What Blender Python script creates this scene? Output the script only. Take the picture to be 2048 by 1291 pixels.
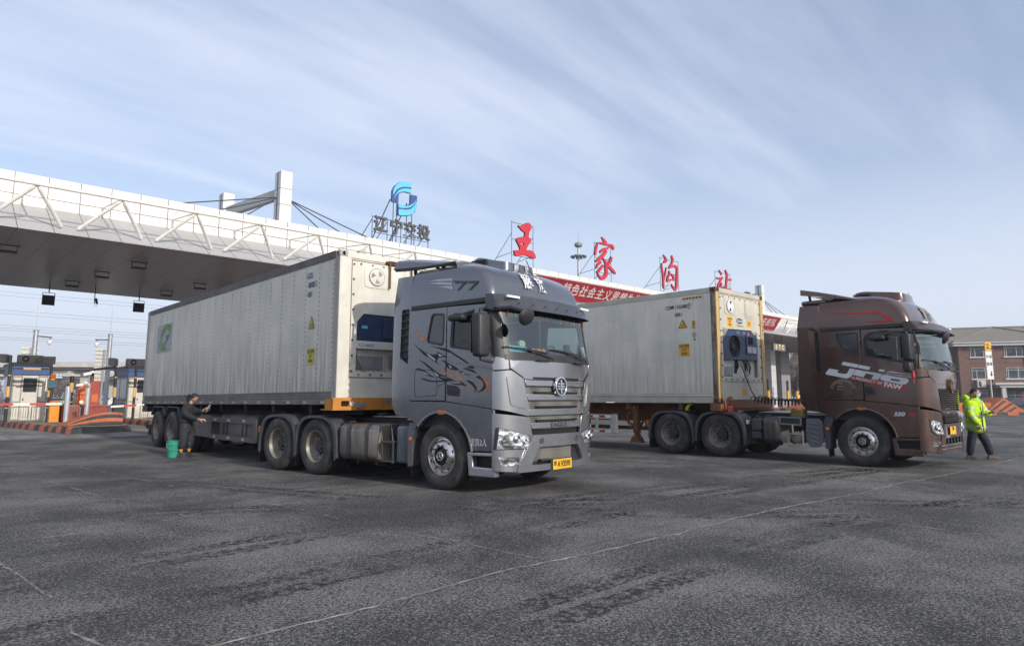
import bpy, bmesh, math, random
from mathutils import Vector, Matrix
from mathutils.geometry import tessellate_polygon

for o in list(bpy.data.objects):
    bpy.data.objects.remove(o)
SC = bpy.context.scene
COL = SC.collection
R = math.radians
random.seed(7)

# ------------------------------------------------------------------ camera
# world axes: X runs along the toll canopy, Y runs back up the lanes, trucks face -Y
cam_d = bpy.data.cameras.new('camera')
cam = bpy.data.objects.new('camera', cam_d)
COL.objects.link(cam)
cam.location = (0, 0, 1.4212)
cam.rotation_euler = (math.pi / 2 + 0.1334, 0, -(math.pi / 2 - 0.817))
cam_d.sensor_width = 36
cam_d.lens = 1334.5 / 2048 * 36
cam_d.shift_y = -29.55 / 2048
cam_d.clip_start = 0.05
cam_d.clip_end = 6000
SC.camera = cam

# ------------------------------------------------------------------ sky and sun
SUN_EL = 24.0
SUN_AZ = 0.0            # degrees the light leans towards +X while it travels along +Y
w = bpy.data.worlds.new('World')
SC.world = w
w.use_nodes = True
nt = w.node_tree
nt.nodes.clear()
def WN(t, **k):
    n = nt.nodes.new(t)
    for a, b in k.items():
        setattr(n, a, b)
    return n
wo = WN('ShaderNodeOutputWorld')
bg = WN('ShaderNodeBackground')
bg.inputs['Strength'].default_value = 0.15
sky = WN('ShaderNodeTexSky', sky_type='NISHITA', sun_disc=False)
sky.sun_elevation = R(SUN_EL)
sky.sun_rotation = R(180 + SUN_AZ)
sky.altitude = 50
sky.air_density = 1.0
sky.dust_density = 2.2
sky.ozone_density = 3.0
tc = WN('ShaderNodeTexCoord')
sep = WN('ShaderNodeSeparateXYZ')
nt.links.new(tc.outputs['Generated'], sep.inputs[0])
def wmath(op, a, b=None, c=None):
    n = WN('ShaderNodeMath', operation=op)
    for i, v in enumerate((a, b, c)):
        if v is None:
            continue
        if isinstance(v, (int, float)):
            n.inputs[i].default_value = v
        else:
            nt.links.new(v, n.inputs[i])
    return n.outputs[0]
# thin high cirrus: direction projected on a flat layer overhead
den = wmath('ADD', wmath('MAXIMUM', sep.outputs['Z'], 0.0), 0.16)
cx = wmath('DIVIDE', sep.outputs['X'], den)
cy = wmath('DIVIDE', sep.outputs['Y'], den)
comb = WN('ShaderNodeCombineXYZ')
nt.links.new(cx, comb.inputs[0])
nt.links.new(cy, comb.inputs[1])
def wnoise(rot, sc, scale, det, rough, dist):
    m = WN('ShaderNodeMapping')
    m.inputs['Rotation'].default_value = (0, 0, R(rot))
    m.inputs['Scale'].default_value = sc
    nt.links.new(comb.outputs[0], m.inputs[0])
    n = WN('ShaderNodeTexNoise')
    n.inputs['Scale'].default_value = scale
    n.inputs['Detail'].default_value = det
    n.inputs['Roughness'].default_value = rough
    n.inputs['Distortion'].default_value = dist
    nt.links.new(m.outputs[0], n.inputs['Vector'])
    return n.outputs['Fac']
n1 = wnoise(8, (0.42, 1.3, 1), 0.8, 6, 0.55, 0.3)
n2 = wnoise(20, (0.5, 2.8, 1), 1.6, 7, 0.58, 0.4)
n3 = wnoise(0, (1, 1, 1), 0.35, 3, 0.5, 0.1)
cl = wmath('ADD', wmath('MULTIPLY', n1, 0.55), wmath('ADD', wmath('MULTIPLY', n2, 0.25), wmath('MULTIPLY', n3, 0.35)))
mr = WN('ShaderNodeMapRange', interpolation_type='SMOOTHSTEP')
mr.inputs['From Min'].default_value = 0.42
mr.inputs['From Max'].default_value = 0.78
mr.inputs['To Min'].default_value = 0.20
mr.inputs['To Max'].default_value = 0.92
nt.links.new(cl, mr.inputs['Value'])
# milky haze band close to the horizon
hz = WN('ShaderNodeMapRange', interpolation_type='SMOOTHSTEP')
hz.inputs['From Min'].default_value = -0.02
hz.inputs['From Max'].default_value = 0.52
hz.inputs['To Min'].default_value = 0.93
hz.inputs['To Max'].default_value = 0.0
nt.links.new(sep.outputs['Z'], hz.inputs['Value'])
mixf = wmath('MAXIMUM', mr.outputs[0], hz.outputs[0])
mx = WN('ShaderNodeMix', data_type='RGBA')
mx.inputs['B'].default_value = (5.0, 5.35, 6.2, 1)
nt.links.new(mixf, mx.inputs['Factor'])
nt.links.new(sky.outputs[0], mx.inputs['A'])
nt.links.new(mx.outputs['Result'], bg.inputs['Color'])
nt.links.new(bg.outputs[0], wo.inputs['Surface'])

sun_d = bpy.data.lights.new('sun', 'SUN')
sun_d.energy = 2.9
sun_d.angle = R(0.6)
sun_d.color = (1.0, 0.93, 0.83)
sun = bpy.data.objects.new('sun', sun_d)
COL.objects.link(sun)
_d = Vector((math.sin(R(SUN_AZ)) * math.cos(R(SUN_EL)), math.cos(R(SUN_AZ)) * math.cos(R(SUN_EL)), -math.sin(R(SUN_EL))))
sun.rotation_euler = _d.to_track_quat('-Z', 'Y').to_euler()
SC.view_settings.view_transform = 'Standard'
SC.view_settings.look = 'None'
SC.view_settings.exposure = 0.3
SC.view_settings.gamma = 1.0
SC.cycles.max_bounces = 6
SC.cycles.diffuse_bounces = 3
SC.cycles.glossy_bounces = 3
SC.cycles.transmission_bounces = 4
SC.cycles.transparent_max_bounces = 10
SC.cycles.caustics_reflective = False
SC.cycles.caustics_refractive = False
SC.cycles.use_denoising = True

# ------------------------------------------------------------------ materials
def new_mat(name):
    m = bpy.data.materials.new(name)
    m.use_nodes = True
    n = m.node_tree
    return m, n, n.nodes['Principled BSDF']
def nmath(t, op, a, b=None, clamp=False):
    n = t.nodes.new('ShaderNodeMath')
    n.operation = op
    n.use_clamp = clamp
    for i, v in enumerate((a, b)):
        if v is None:
            continue
        if isinstance(v, (int, float)):
            n.inputs[i].default_value = v
        else:
            t.links.new(v, n.inputs[i])
    return n.outputs[0]
def nnoise(t, vec, scale, det=4, rough=0.55, dist=0.0, sc=None, rot=None):
    if sc or rot:
        m = t.nodes.new('ShaderNodeMapping')
        if sc:
            m.inputs['Scale'].default_value = sc
        if rot:
            m.inputs['Rotation'].default_value = rot
        t.links.new(vec, m.inputs[0])
        vec = m.outputs[0]
    n = t.nodes.new('ShaderNodeTexNoise')
    n.inputs['Scale'].default_value = scale
    n.inputs['Detail'].default_value = det
    n.inputs['Roughness'].default_value = rough
    n.inputs['Distortion'].default_value = dist
    t.links.new(vec, n.inputs['Vector'])
    return n.outputs['Fac']
def nramp(t, fac, a, b, lo=0.0, hi=1.0):
    n = t.nodes.new('ShaderNodeMapRange')
    n.interpolation_type = 'SMOOTHSTEP'
    n.inputs['From Min'].default_value = a
    n.inputs['From Max'].default_value = b
    n.inputs['To Min'].default_value = lo
    n.inputs['To Max'].default_value = hi
    t.links.new(fac, n.inputs['Value'])
    return n.outputs[0]
def nmix(t, fac, a, b):
    n = t.nodes.new('ShaderNodeMix')
    n.data_type = 'RGBA'
    if isinstance(fac, (int, float)):
        n.inputs['Factor'].default_value = fac
    else:
        t.links.new(fac, n.inputs['Factor'])
    for k, v in (('A', a), ('B', b)):
        if isinstance(v, tuple):
            n.inputs[k].default_value = (v[0], v[1], v[2], 1)
        else:
            t.links.new(v, n.inputs[k])
    return n.outputs['Result']
def ncoord(t, kind='Object'):
    return t.nodes.new('ShaderNodeTexCoord').outputs[kind]
def nbump(t, bsdf, h, strength, dist=0.01):
    b = t.nodes.new('ShaderNodeBump')
    b.inputs['Strength'].default_value = strength
    b.inputs['Distance'].default_value = dist
    t.links.new(h, b.inputs['Height'])
    t.links.new(b.outputs[0], bsdf.inputs['Normal'])

def mat(name, col, rough=0.5, metal=0.0, var=0.0, vs=3.0, dirt=None, dcol=(0.10, 0.085, 0.07), dlo=0.52, dhi=0.72,
        dsc=None, bump=0.0, bs=30.0, coat=0.0, emit=None, es=1.0, rv=0.0, spec=None):
    """plain procedural material: base colour with broad variation, dirt patches, fine bump"""
    m, t, b = new_mat(name)
    b.inputs['Roughness'].default_value = rough
    b.inputs['Metallic'].default_value = metal
    b.inputs['Coat Weight'].default_value = coat
    b.inputs['Coat Roughness'].default_value = 0.08
    if spec is not None:
        b.inputs['Specular IOR Level'].default_value = spec
    c = (col[0], col[1], col[2])
    out = None
    if var or dirt or bump or rv:
        vec = ncoord(t)
    if var:
        f = nramp(t, nnoise(t, vec, vs, 5, 0.6), 0.3, 0.7)
        lo = tuple(x * (1 - var) for x in c)
        hi = tuple(min(1, x * (1 + var)) for x in c)
        out = nmix(t, f, lo, hi)
    if dirt:
        f = nramp(t, nnoise(t, vec, 2.2, 7, 0.68, 0.3, sc=dsc), dlo, dhi, 0, dirt)
        out = nmix(t, f, out if out is not None else c, dcol)
    if out is not None:
        t.links.new(out, b.inputs['Base Color'])
    else:
        b.inputs['Base Color'].default_value = (*c, 1)
    if rv:
        f = nramp(t, nnoise(t, vec, vs * 1.7, 4, 0.6), 0.3, 0.7, max(0.02, rough - rv), min(1, rough + rv))
        t.links.new(f, b.inputs['Roughness'])
    if bump:
        nbump(t, b, nnoise(t, vec, bs, 4, 0.6), bump, 0.01)
    if emit:
        b.inputs['Emission Color'].default_value = (*emit, 1)
        b.inputs['Emission Strength'].default_value = es
    return m

# ------------------------------------------------------------------ mesh builder
class MB:
    def __init__(s):
        s.bm = bmesh.new()
        s.mi = 0
    def v(s, p):
        return s.bm.verts.new(p)
    def f(s, vs):
        try:
            fc = s.bm.faces.new(vs)
        except ValueError:
            return None
        fc.material_index = s.mi
        return fc
    def box(s, x0, x1, y0, y1, z0, z1, bev=0.0, M=None, seg=1):
        vs = [s.v((x, y, z)) for z in (z0, z1) for y in (y0, y1) for x in (x0, x1)]
        fs = [s.f([vs[i] for i in q]) for q in ((0, 2, 3, 1), (4, 5, 7, 6), (0, 1, 5, 4), (2, 6, 7, 3), (0, 4, 6, 2), (1, 3, 7, 5))]
        if bev:
            es = list({e for q in fs for e in q.edges})
            r = bmesh.ops.bevel(s.bm, geom=es, offset=bev, segments=seg, affect='EDGES', profile=0.5)
            vs = list({x for q in r['faces'] for x in q.verts} | {x for x in vs if x.is_valid})
            for q in r['faces']:
                q.material_index = s.mi
        if M is not None:
            for q in vs:
                q.co = M @ q.co
        return s
    def rod(s, a, b, r, n=8, r1=None):
        a, b = Vector(a), Vector(b)
        d = (b - a)
        if d.length < 1e-6:
            return s
        q = d.to_track_quat('Z', 'Y')
        r1 = r if r1 is None else r1
        A = [s.v(a + q @ Vector((r * math.cos(2 * math.pi * i / n), r * math.sin(2 * math.pi * i / n), 0))) for i in range(n)]
        B = [s.v(b + q @ Vector((r1 * math.cos(2 * math.pi * i / n), r1 * math.sin(2 * math.pi * i / n), 0))) for i in range(n)]
        for i in range(n):
            s.f([A[i], A[(i + 1) % n], B[(i + 1) % n], B[i]])
        s.f(A[::-1])
        s.f(B)
        return s
    def bar(s, a, b, w, h):
        """rectangular bar from a to b"""
        a, b = Vector(a), Vector(b)
        d = b - a
        q = d.to_track_quat('Y', 'Z')
        M = Matrix.Translation(a) @ q.to_matrix().to_4x4()
        return s.box(-w / 2, w / 2, 0, d.length, -h / 2, h / 2, M=M)
    def tube(s, pts, r, n=8):
        pts = [Vector(p) for p in pts]
        rings = []
        up = None
        for i, p in enumerate(pts):
            d = (pts[min(i + 1, len(pts) - 1)] - pts[max(i - 1, 0)]).normalized()
            if up is None:
                up = d.orthogonal().normalized()
            up = (up - d * up.dot(d))
            up = up.normalized() if up.length > 1e-4 else d.orthogonal().normalized()
            sd = d.cross(up)
            rr = r[i] if isinstance(r, (list, tuple)) else r
            rings.append([s.v(p + (up * math.cos(2 * math.pi * k / n) + sd * math.sin(2 * math.pi * k / n)) * rr) for k in range(n)])
        for a, b in zip(rings, rings[1:]):
            for k in range(n):
                s.f([a[k], a[(k + 1) % n], b[(k + 1) % n], b[k]])
        s.f(rings[0][::-1])
        s.f(rings[-1])
        return s
    def lathe(s, prof, c=(0, 0, 0), ax='x', n=24, a0=0.0, a1=2 * math.pi):
        """prof: (radius, position along axis); axis through c"""
        full = abs(a1 - a0 - 2 * math.pi) < 1e-6
        m = n if full else n + 1
        rings = []
        for (r, t) in prof:
            ring = []
            for k in range(m):
                a = a0 + (a1 - a0) * k / n
                ca, sa = r * math.cos(a), r * math.sin(a)
                p = {'x': (t, ca, sa), 'y': (ca, t, sa), 'z': (ca, sa, t)}[ax]
                ring.append(s.v((c[0] + p[0], c[1] + p[1], c[2] + p[2])))
            rings.append(ring)
        for a, b in zip(rings, rings[1:]):
            for k in range(m if full else m - 1):
                j = (k + 1) % m
                s.f([a[k], a[j], b[j], b[k]])
        return s
    def grid(s, rows, closed=False):
        V = [[s.v(p) for p in r] for r in rows]
        for a, b in zip(V, V[1:]):
            n = len(a)
            for k in range(n if closed else n - 1):
                j = (k + 1) % n
                s.f([a[k], a[j], b[j], b[k]])
        return V
    def shape(s, outs, th, mapf, cu=(), cv=(), back=True):
        """2D polygon with holes (u, v) given thickness th and mapped by mapf(u, v, d); d runs 0 (back) .. th (front)"""
        t = bmesh.new()
        outs = [[(float(a), float(b)) for a, b in o] for o in outs]
        flat = [p for o in outs for p in o]
        tri = tessellate_polygon([[Vector((a, b, 0)) for a, b in o] for o in outs])
        tv = [t.verts.new((a, b, 0)) for a, b in flat]
        for q in tri:
            try:
                t.faces.new([tv[i] for i in q])
            except ValueError:
                pass
        for u in cu:
            bmesh.ops.bisect_plane(t, geom=t.verts[:] + t.edges[:] + t.faces[:], plane_co=(u, 0, 0), plane_no=(1, 0, 0))
        for u in cv:
            bmesh.ops.bisect_plane(t, geom=t.verts[:] + t.edges[:] + t.faces[:], plane_co=(0, u, 0), plane_no=(0, 1, 0))
        t.verts.index_update()
        F = [s.v(mapf(x.co.x, x.co.y, th)) for x in t.verts]
        for q in t.faces:
            s.f([F[x.index] for x in q.verts])
        if th:
            B = [s.v(mapf(x.co.x, x.co.y, 0.0)) for x in t.verts]
            if back:
                for q in t.faces:
                    s.f([B[x.index] for x in q.verts][::-1])
            for e in t.edges:
                if len(e.link_faces) == 1:
                    a, b = e.verts[0].index, e.verts[1].index
                    s.f([F[a], F[b], B[b], B[a]])
        t.free()
        return s
    def stroke(s, pts, mapf, th, d0=0.0):
        """brush stroke: (u, v, half width) points swept into one flat outline"""
        L, Rr = [], []
        pts = smooth_pts(pts, 3)
        for i, p in enumerate(pts):
            a, b = pts[max(i - 1, 0)], pts[min(i + 1, len(pts) - 1)]
            dx, dy = b[0] - a[0], b[1] - a[1]
            l = math.hypot(dx, dy) or 1
            nx, ny = -dy / l * p[2], dx / l * p[2]
            L.append((p[0] + nx, p[1] + ny))
            Rr.append((p[0] - nx, p[1] - ny))
        F, B = [], []
        for a, b in zip(L, Rr):
            F.append((s.v(mapf(a[0], a[1], d0 + th)), s.v(mapf(b[0], b[1], d0 + th))))
            B.append((s.v(mapf(a[0], a[1], 0)), s.v(mapf(b[0], b[1], 0))))
        for i in range(len(F) - 1):
            s.f([F[i][0], F[i][1], F[i + 1][1], F[i + 1][0]])
            s.f([B[i][0], B[i + 1][0], B[i + 1][1], B[i][1]])
            s.f([F[i][0], F[i + 1][0], B[i + 1][0], B[i][0]])
            s.f([F[i][1], B[i][1], B[i + 1][1], F[i + 1][1]])
        s.f([F[0][0], B[0][0], B[0][1], F[0][1]])
        s.f([F[-1][0], F[-1][1], B[-1][1], B[-1][0]])
        return s
    def build(s, name, m, parent=None, smooth=35, bevel=0.0, seg=2, weld=False, loc=None, recalc=True):
        if weld:
            bmesh.ops.remove_doubles(s.bm, verts=s.bm.verts[:], dist=0.0005)
        if recalc:
            bmesh.ops.recalc_face_normals(s.bm, faces=s.bm.faces[:])
        me = bpy.data.meshes.new(name)
        s.bm.to_mesh(me)
        s.bm.free()
        for q in (m if isinstance(m, (list, tuple)) else [m]):
            me.materials.append(q)
        if smooth:
            me.polygons.foreach_set('use_smooth', [True] * len(me.polygons))
            me.set_sharp_from_angle(angle=R(smooth))
        o = bpy.data.objects.new(name, me)
        COL.objects.link(o)
        if parent is not None:
            o.parent = parent
        if loc is not None:
            o.location = loc
        if bevel:
            b = o.modifiers.new('bevel', 'BEVEL')
            b.width = bevel
            b.segments = seg
            b.limit_method = 'ANGLE'
            b.angle_limit = R(40)
        return o

def smooth_pts(p, k):
    """Catmull-Rom resampling of tuples"""
    if len(p) < 3:
        return p
    out = []
    n = len(p)
    for i in range(n - 1):
        a, b, c, d = p[max(i - 1, 0)], p[i], p[i + 1], p[min(i + 2, n - 1)]
        for j in range(k):
            t = j / k
            out.append(tuple(0.5 * ((2 * b[q]) + (-a[q] + c[q]) * t + (2 * a[q] - 5 * b[q] + 4 * c[q] - d[q]) * t * t
                                    + (-a[q] + 3 * b[q] - 3 * c[q] + d[q]) * t ** 3) for q in range(len(b))))
    out.append(tuple(p[-1]))
    return out
def smooth_loop(p, k):
    n = len(p)
    out = []
    for i in range(n):
        a, b, c, d = p[i - 1], p[i], p[(i + 1) % n], p[(i + 2) % n]
        for j in range(k):
            t = j / k
            out.append(tuple(0.5 * ((2 * b[q]) + (-a[q] + c[q]) * t + (2 * a[q] - 5 * b[q] + 4 * c[q] - d[q]) * t * t
                                    + (-a[q] + 3 * b[q] - 3 * c[q] + d[q]) * t ** 3) for q in range(2)))
    return out
def rrect(x0, y0, x1, y1, r, n=4):
    out = []
    for cx_, cy_, a in ((x1 - r, y0 + r, -90), (x1 - r, y1 - r, 0), (x0 + r, y1 - r, 90), (x0 + r, y0 + r, 180)):
        for i in range(n + 1):
            t = R(a + 90 * i / n)
            out.append((cx_ + r * math.cos(t), cy_ + r * math.sin(t)))
    return out
def rpoly(pts, r, n=3):
    """polygon with rounded corners"""
    out = []
    m = len(pts)
    for i in range(m):
        p0, p, p1 = (Vector((*pts[(i + k) % m][:2], 0)) for k in (-1, 0, 1))
        a, b = (p0 - p), (p1 - p)
        rr = min(r, a.length * 0.45, b.length * 0.45)
        A, B = p + a.normalized() * rr, p + b.normalized() * rr
        for k in range(n + 1):
            t = k / n
            q = A * (1 - t) ** 2 + p * 2 * t * (1 - t) + B * t * t
            out.append((q.x, q.y))
    return out
def circ(cx_, cy_, r, n=20, r2=None):
    r2 = r if r2 is None else r2
    return [(cx_ + r * math.cos(2 * math.pi * i / n), cy_ + r2 * math.sin(2 * math.pi * i / n)) for i in range(n)]

def tag(o, label=None, cat=None, group=None, kind=None):
    if label:
        o['label'] = label
    if cat:
        o['category'] = cat
    if group:
        o['group'] = group
    if kind:
        o['kind'] = kind
    return o
def thing(name, label, cat, loc=(0, 0, 0), rz=0.0, group=None, rx=0.0):
    o = bpy.data.objects.new(name, None)
    o.empty_display_size = 0.2
    COL.objects.link(o)
    o.location = loc
    o.rotation_euler = (rx, 0, rz)
    return tag(o, label, cat, group)
def kids(o):
    return [c for c in bpy.data.objects if c.parent == o]
def dup(o, loc=None, rz=None, label=None, parent=None, group=None):
    c = o.copy()
    COL.objects.link(c)
    c.parent = parent
    for k in kids(o):
        dup(k, parent=c)
    if loc is not None:
        c.location = loc
    if rz is not None:
        c.rotation_euler = (0, 0, rz)
    if label:
        c['label'] = label
    if group:
        c['group'] = group
    return c

def text_mesh(body, size, depth, mapf, name, m, parent, bold=0.0, align='CENTER', shear=0.0, sx=1.0, spacing=1.0, cuts=0):
    """flat lettering turned into mesh, mapped by mapf(u, v, d)"""
    c = bpy.data.curves.new('lettering', 'FONT')
    c.body = body
    c.size = size
    c.extrude = depth / 2
    c.offset = bold
    c.shear = shear
    c.align_x = align
    c.align_y = 'CENTER'
    c.space_character = spacing
    c.resolution_u = 4
    o = bpy.data.objects.new('lettering', c)
    COL.objects.link(o)
    me = bpy.data.meshes.new_from_object(o.evaluated_get(bpy.context.evaluated_depsgraph_get()))
    bpy.data.objects.remove(o)
    if cuts:
        t = bmesh.new()
        t.from_mesh(me)
        for ax_ in (0, 1):
            for k in range(-cuts, cuts + 1):
                co = [0, 0, 0]
                no = [0, 0, 0]
                co[ax_] = k * size * .55 / cuts
                no[ax_] = 1
                bmesh.ops.bisect_plane(t, geom=t.verts[:] + t.edges[:] + t.faces[:], plane_co=co, plane_no=no)
        t.to_mesh(me)
        t.free()
    for vtx in me.vertices:
        x, y, z = vtx.co
        vtx.co = mapf(x * sx, y, z + depth / 2)
    me.materials.clear()
    me.materials.append(m)
    ob = bpy.data.objects.new(name, me)
    me.name = name
    COL.objects.link(ob)
    ob.parent = parent
    return ob

# ------------------------------------------------------------------ shared materials
M = {}
M['black'] = mat('black_plastic', (0.022, 0.023, 0.026), 0.5, var=0.25, dirt=0.25, dcol=(0.07, 0.065, 0.06))
M['chassis'] = mat('chassis_black', (0.014, 0.014, 0.015), 0.65, var=0.3, dirt=0.5, dcol=(0.055, 0.05, 0.045), bump=0.2, bs=40)
M['mudguard'] = mat('mudguard_plastic', (0.045, 0.05, 0.06), 0.6, var=0.3, dirt=0.5, dcol=(0.11, 0.10, 0.09), dlo=0.42)
M['rubber'] = mat('tyre_rubber', (0.028, 0.028, 0.029), 0.85, var=0.3, vs=6, dirt=0.75, dcol=(0.075, 0.066, 0.057), dlo=0.42, dhi=0.66, bump=0.3, bs=60)
M['alloy'] = mat('polished_alloy', (0.62, 0.60, 0.57), 0.28, 1.0, var=0.15, vs=8, dirt=0.45, dcol=(0.20, 0.16, 0.12))
M['steel_rim'] = mat('painted_rim', (0.25, 0.235, 0.20), 0.5, 0.3, var=0.25, vs=6, dirt=0.6, dcol=(0.10, 0.08, 0.06), dlo=0.42)
M['hub'] = mat('dark_hub', (0.03, 0.03, 0.032), 0.6, dirt=0.6, dcol=(0.06, 0.05, 0.04))
M['chrome'] = mat('chrome', (0.72, 0.73, 0.75), 0.12, 1.0)
M['satin'] = mat('satin_silver', (0.50, 0.51, 0.53), 0.3, 0.85, var=0.08, dirt=0.2, dcol=(0.3, 0.28, 0.26))
M['gap'] = mat('panel_gap', (0.008, 0.008, 0.009), 0.9)
M['white'] = mat('white_paint', (0.78, 0.78, 0.76), 0.5, var=0.05)
M['lampw'] = mat('lamp_white', (0.75, 0.75, 0.76), 0.2, var=0.1)
M['amber'] = mat('amber_lens', (0.62, 0.14, 0.02), 0.3, var=0.2, vs=20)
M['redlens'] = mat('red_lens', (0.32, 0.02, 0.02), 0.35, var=0.2, vs=20)
M['yplate'] = mat('yellow_plate', (0.80, 0.45, 0.02), 0.4, var=0.08, dirt=0.25)
M['ink'] = mat('black_ink', (0.012, 0.012, 0.014), 0.6)
M['orange_ink'] = mat('orange_ink', (0.55, 0.17, 0.03), 0.4, var=0.35, vs=8)
M['white_ink'] = mat('white_ink', (0.62, 0.63, 0.64), 0.45, var=0.1)
M['red_ink'] = mat('red_ink', (0.45, 0.02, 0.03), 0.4, var=0.15)
M['cloth'] = mat('seat_cloth', (0.05, 0.05, 0.055), 0.9, var=0.2)
M['grey_in'] = mat('cab_lining', (0.16, 0.165, 0.17), 0.8, var=0.1)
M['fruit'] = mat('orange_peel', (0.75, 0.26, 0.02), 0.45, bump=0.3, bs=200)
M['card'] = mat('blue_card', (0.12, 0.42, 0.62), 0.5, var=0.3, vs=30)
M['galv'] = mat('galvanised_steel', (0.42, 0.43, 0.44), 0.45, 0.6, var=0.12, vs=5, dirt=0.25, dcol=(0.25, 0.22, 0.2))
M['tank'] = mat('brushed_tank', (0.30, 0.275, 0.24), 0.42, 0.75, var=0.2, vs=3, dirt=0.7, dcol=(0.12, 0.095, 0.07), dlo=0.4, dhi=0.7, dsc=(1, 1, 0.5))
M['tankend'] = mat('dusty_tank_end', (0.36, 0.32, 0.25), 0.55, 0.3, var=0.2, dirt=0.4)
M['strap'] = mat('tank_strap', (0.07, 0.07, 0.072), 0.55, 0.3, dirt=0.4)

def paint_mat(name, col, dcol, metal=0.75, amt=0.7):
    """metallic truck paint with road film: fine flake, dusty lower body"""
    m, t, b = new_mat(name)
    vec = ncoord(t)
    f = nramp(t, nnoise(t, vec, 1.6, 6, 0.62), 0.35, 0.7)
    c = nmix(t, f, tuple(x * 0.92 for x in col), tuple(x * 1.06 for x in col))
    # rain-streaked dust film
    st = nnoise(t, vec, 2.0, 7, 0.7, 0.3, sc=(1.6, 1.6, 0.6))
    sep_ = t.nodes.new('ShaderNodeSeparateXYZ')
    t.links.new(vec, sep_.inputs[0])
    low = nramp(t, sep_.outputs['Z'], 0.2, 2.1, amt, amt * 0.04)
    d = nmath(t, 'MULTIPLY', nramp(t, st, 0.38, 0.72), low, True)
    c = nmix(t, d, c, dcol)
    t.links.new(c, b.inputs['Base Color'])
    t.links.new(nmath(t, 'SUBTRACT', metal, nmath(t, 'MULTIPLY', d, 0.6)), b.inputs['Metallic'])
    t.links.new(nmath(t, 'ADD', 0.24, nmath(t, 'MULTIPLY', d, 0.45)), b.inputs['Roughness'])
    b.inputs['Coat Weight'].default_value = 0.9
    b.inputs['Coat Roughness'].default_value = 0.06
    return m
M['silver'] = paint_mat('gunmetal_silver_paint', (0.15, 0.156, 0.172), (0.13, 0.122, 0.116))
M['silver_lit'] = paint_mat('sunlit_silver_paint', (0.40, 0.408, 0.425), (0.30, 0.29, 0.28), 0.8, 0.12)  # same cab paint, sunlight put into a lighter base for the front panels
M['brown'] = paint_mat('bronze_brown_paint', (0.098, 0.05, 0.039), (0.12, 0.09, 0.07), 0.6, 0.45)
M['brown_gloss'] = paint_mat('bronze_brown_front_paint', (0.125, 0.07, 0.054), (0.13, 0.10, 0.085), 0.65, 0.3)

def glass_mat(name, tint, fres=1.5, rough=0.02):
    m, t, b = new_mat(name)
    out = t.nodes['Material Output']
    t.nodes.remove(b)
    tr = t.nodes.new('ShaderNodeBsdfTransparent')
    tr.inputs['Color'].default_value = (*tint, 1)
    gl = t.nodes.new('ShaderNodeBsdfGlossy')
    gl.inputs['Roughness'].default_value = rough
    gl.inputs['Color'].default_value = (0.9, 0.95, 0.95, 1)
    fr = t.nodes.new('ShaderNodeFresnel')
    fr.inputs['IOR'].default_value = fres
    mx_ = t.nodes.new('ShaderNodeMixShader')
    t.links.new(fr.outputs[0], mx_.inputs[0])
    t.links.new(tr.outputs[0], mx_.inputs[1])
    t.links.new(gl.outputs[0], mx_.inputs[2])
    t.links.new(mx_.outputs[0], out.inputs['Surface'])
    return m
M['wsglass'] = glass_mat('windscreen_glass', (0.64, 0.80, 0.76), 2.05)
M['sideglass'] = glass_mat('tinted_side_glass', (0.30, 0.36, 0.36), 1.6)
M['clearglass'] = glass_mat('clear_side_glass', (0.80, 0.86, 0.84), 1.5)
M['darkglass'] = mat('dark_glass', (0.035, 0.04, 0.045), 0.06, spec=0.9)
def lamp_mat():
    m, t, b = new_mat('headlamp_optics')
    vec = ncoord(t)
    v = t.nodes.new('ShaderNodeTexVoronoi')
    v.inputs['Scale'].default_value = 11
    v.inputs['Randomness'].default_value = .7
    t.links.new(vec, v.inputs['Vector'])
    t.links.new(nmix(t, nramp(t, nnoise(t, vec, 5, 2, .5), .40, .56), (.16, .165, .175), (.86, .87, .89)), b.inputs['Base Color'])
    b.inputs['Metallic'].default_value = 0.75
    b.inputs['Roughness'].default_value = 0.16
    b.inputs['Coat Weight'].default_value = 1.0
    nbump(t, b, v.outputs['Distance'], .6, .03)
    return m
M['lamp'] = lamp_mat()
def mesh_mat(name, a, bcol, sc):
    m, t, b = new_mat(name)
    v = t.nodes.new('ShaderNodeTexVoronoi')
    v.inputs['Scale'].default_value = sc
    v.inputs['Randomness'].default_value = 0.0
    t.links.new(ncoord(t), v.inputs['Vector'])
    f = nramp(t, v.outputs['Distance'], 0.32, 0.44)
    t.links.new(nmix(t, f, bcol, a), b.inputs['Base Color'])
    b.inputs['Roughness'].default_value = 0.45
    return m
M['mesh'] = mesh_mat('grille_mesh', (0.16, 0.155, 0.14), (0.008, 0.008, 0.008), 34)

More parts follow.
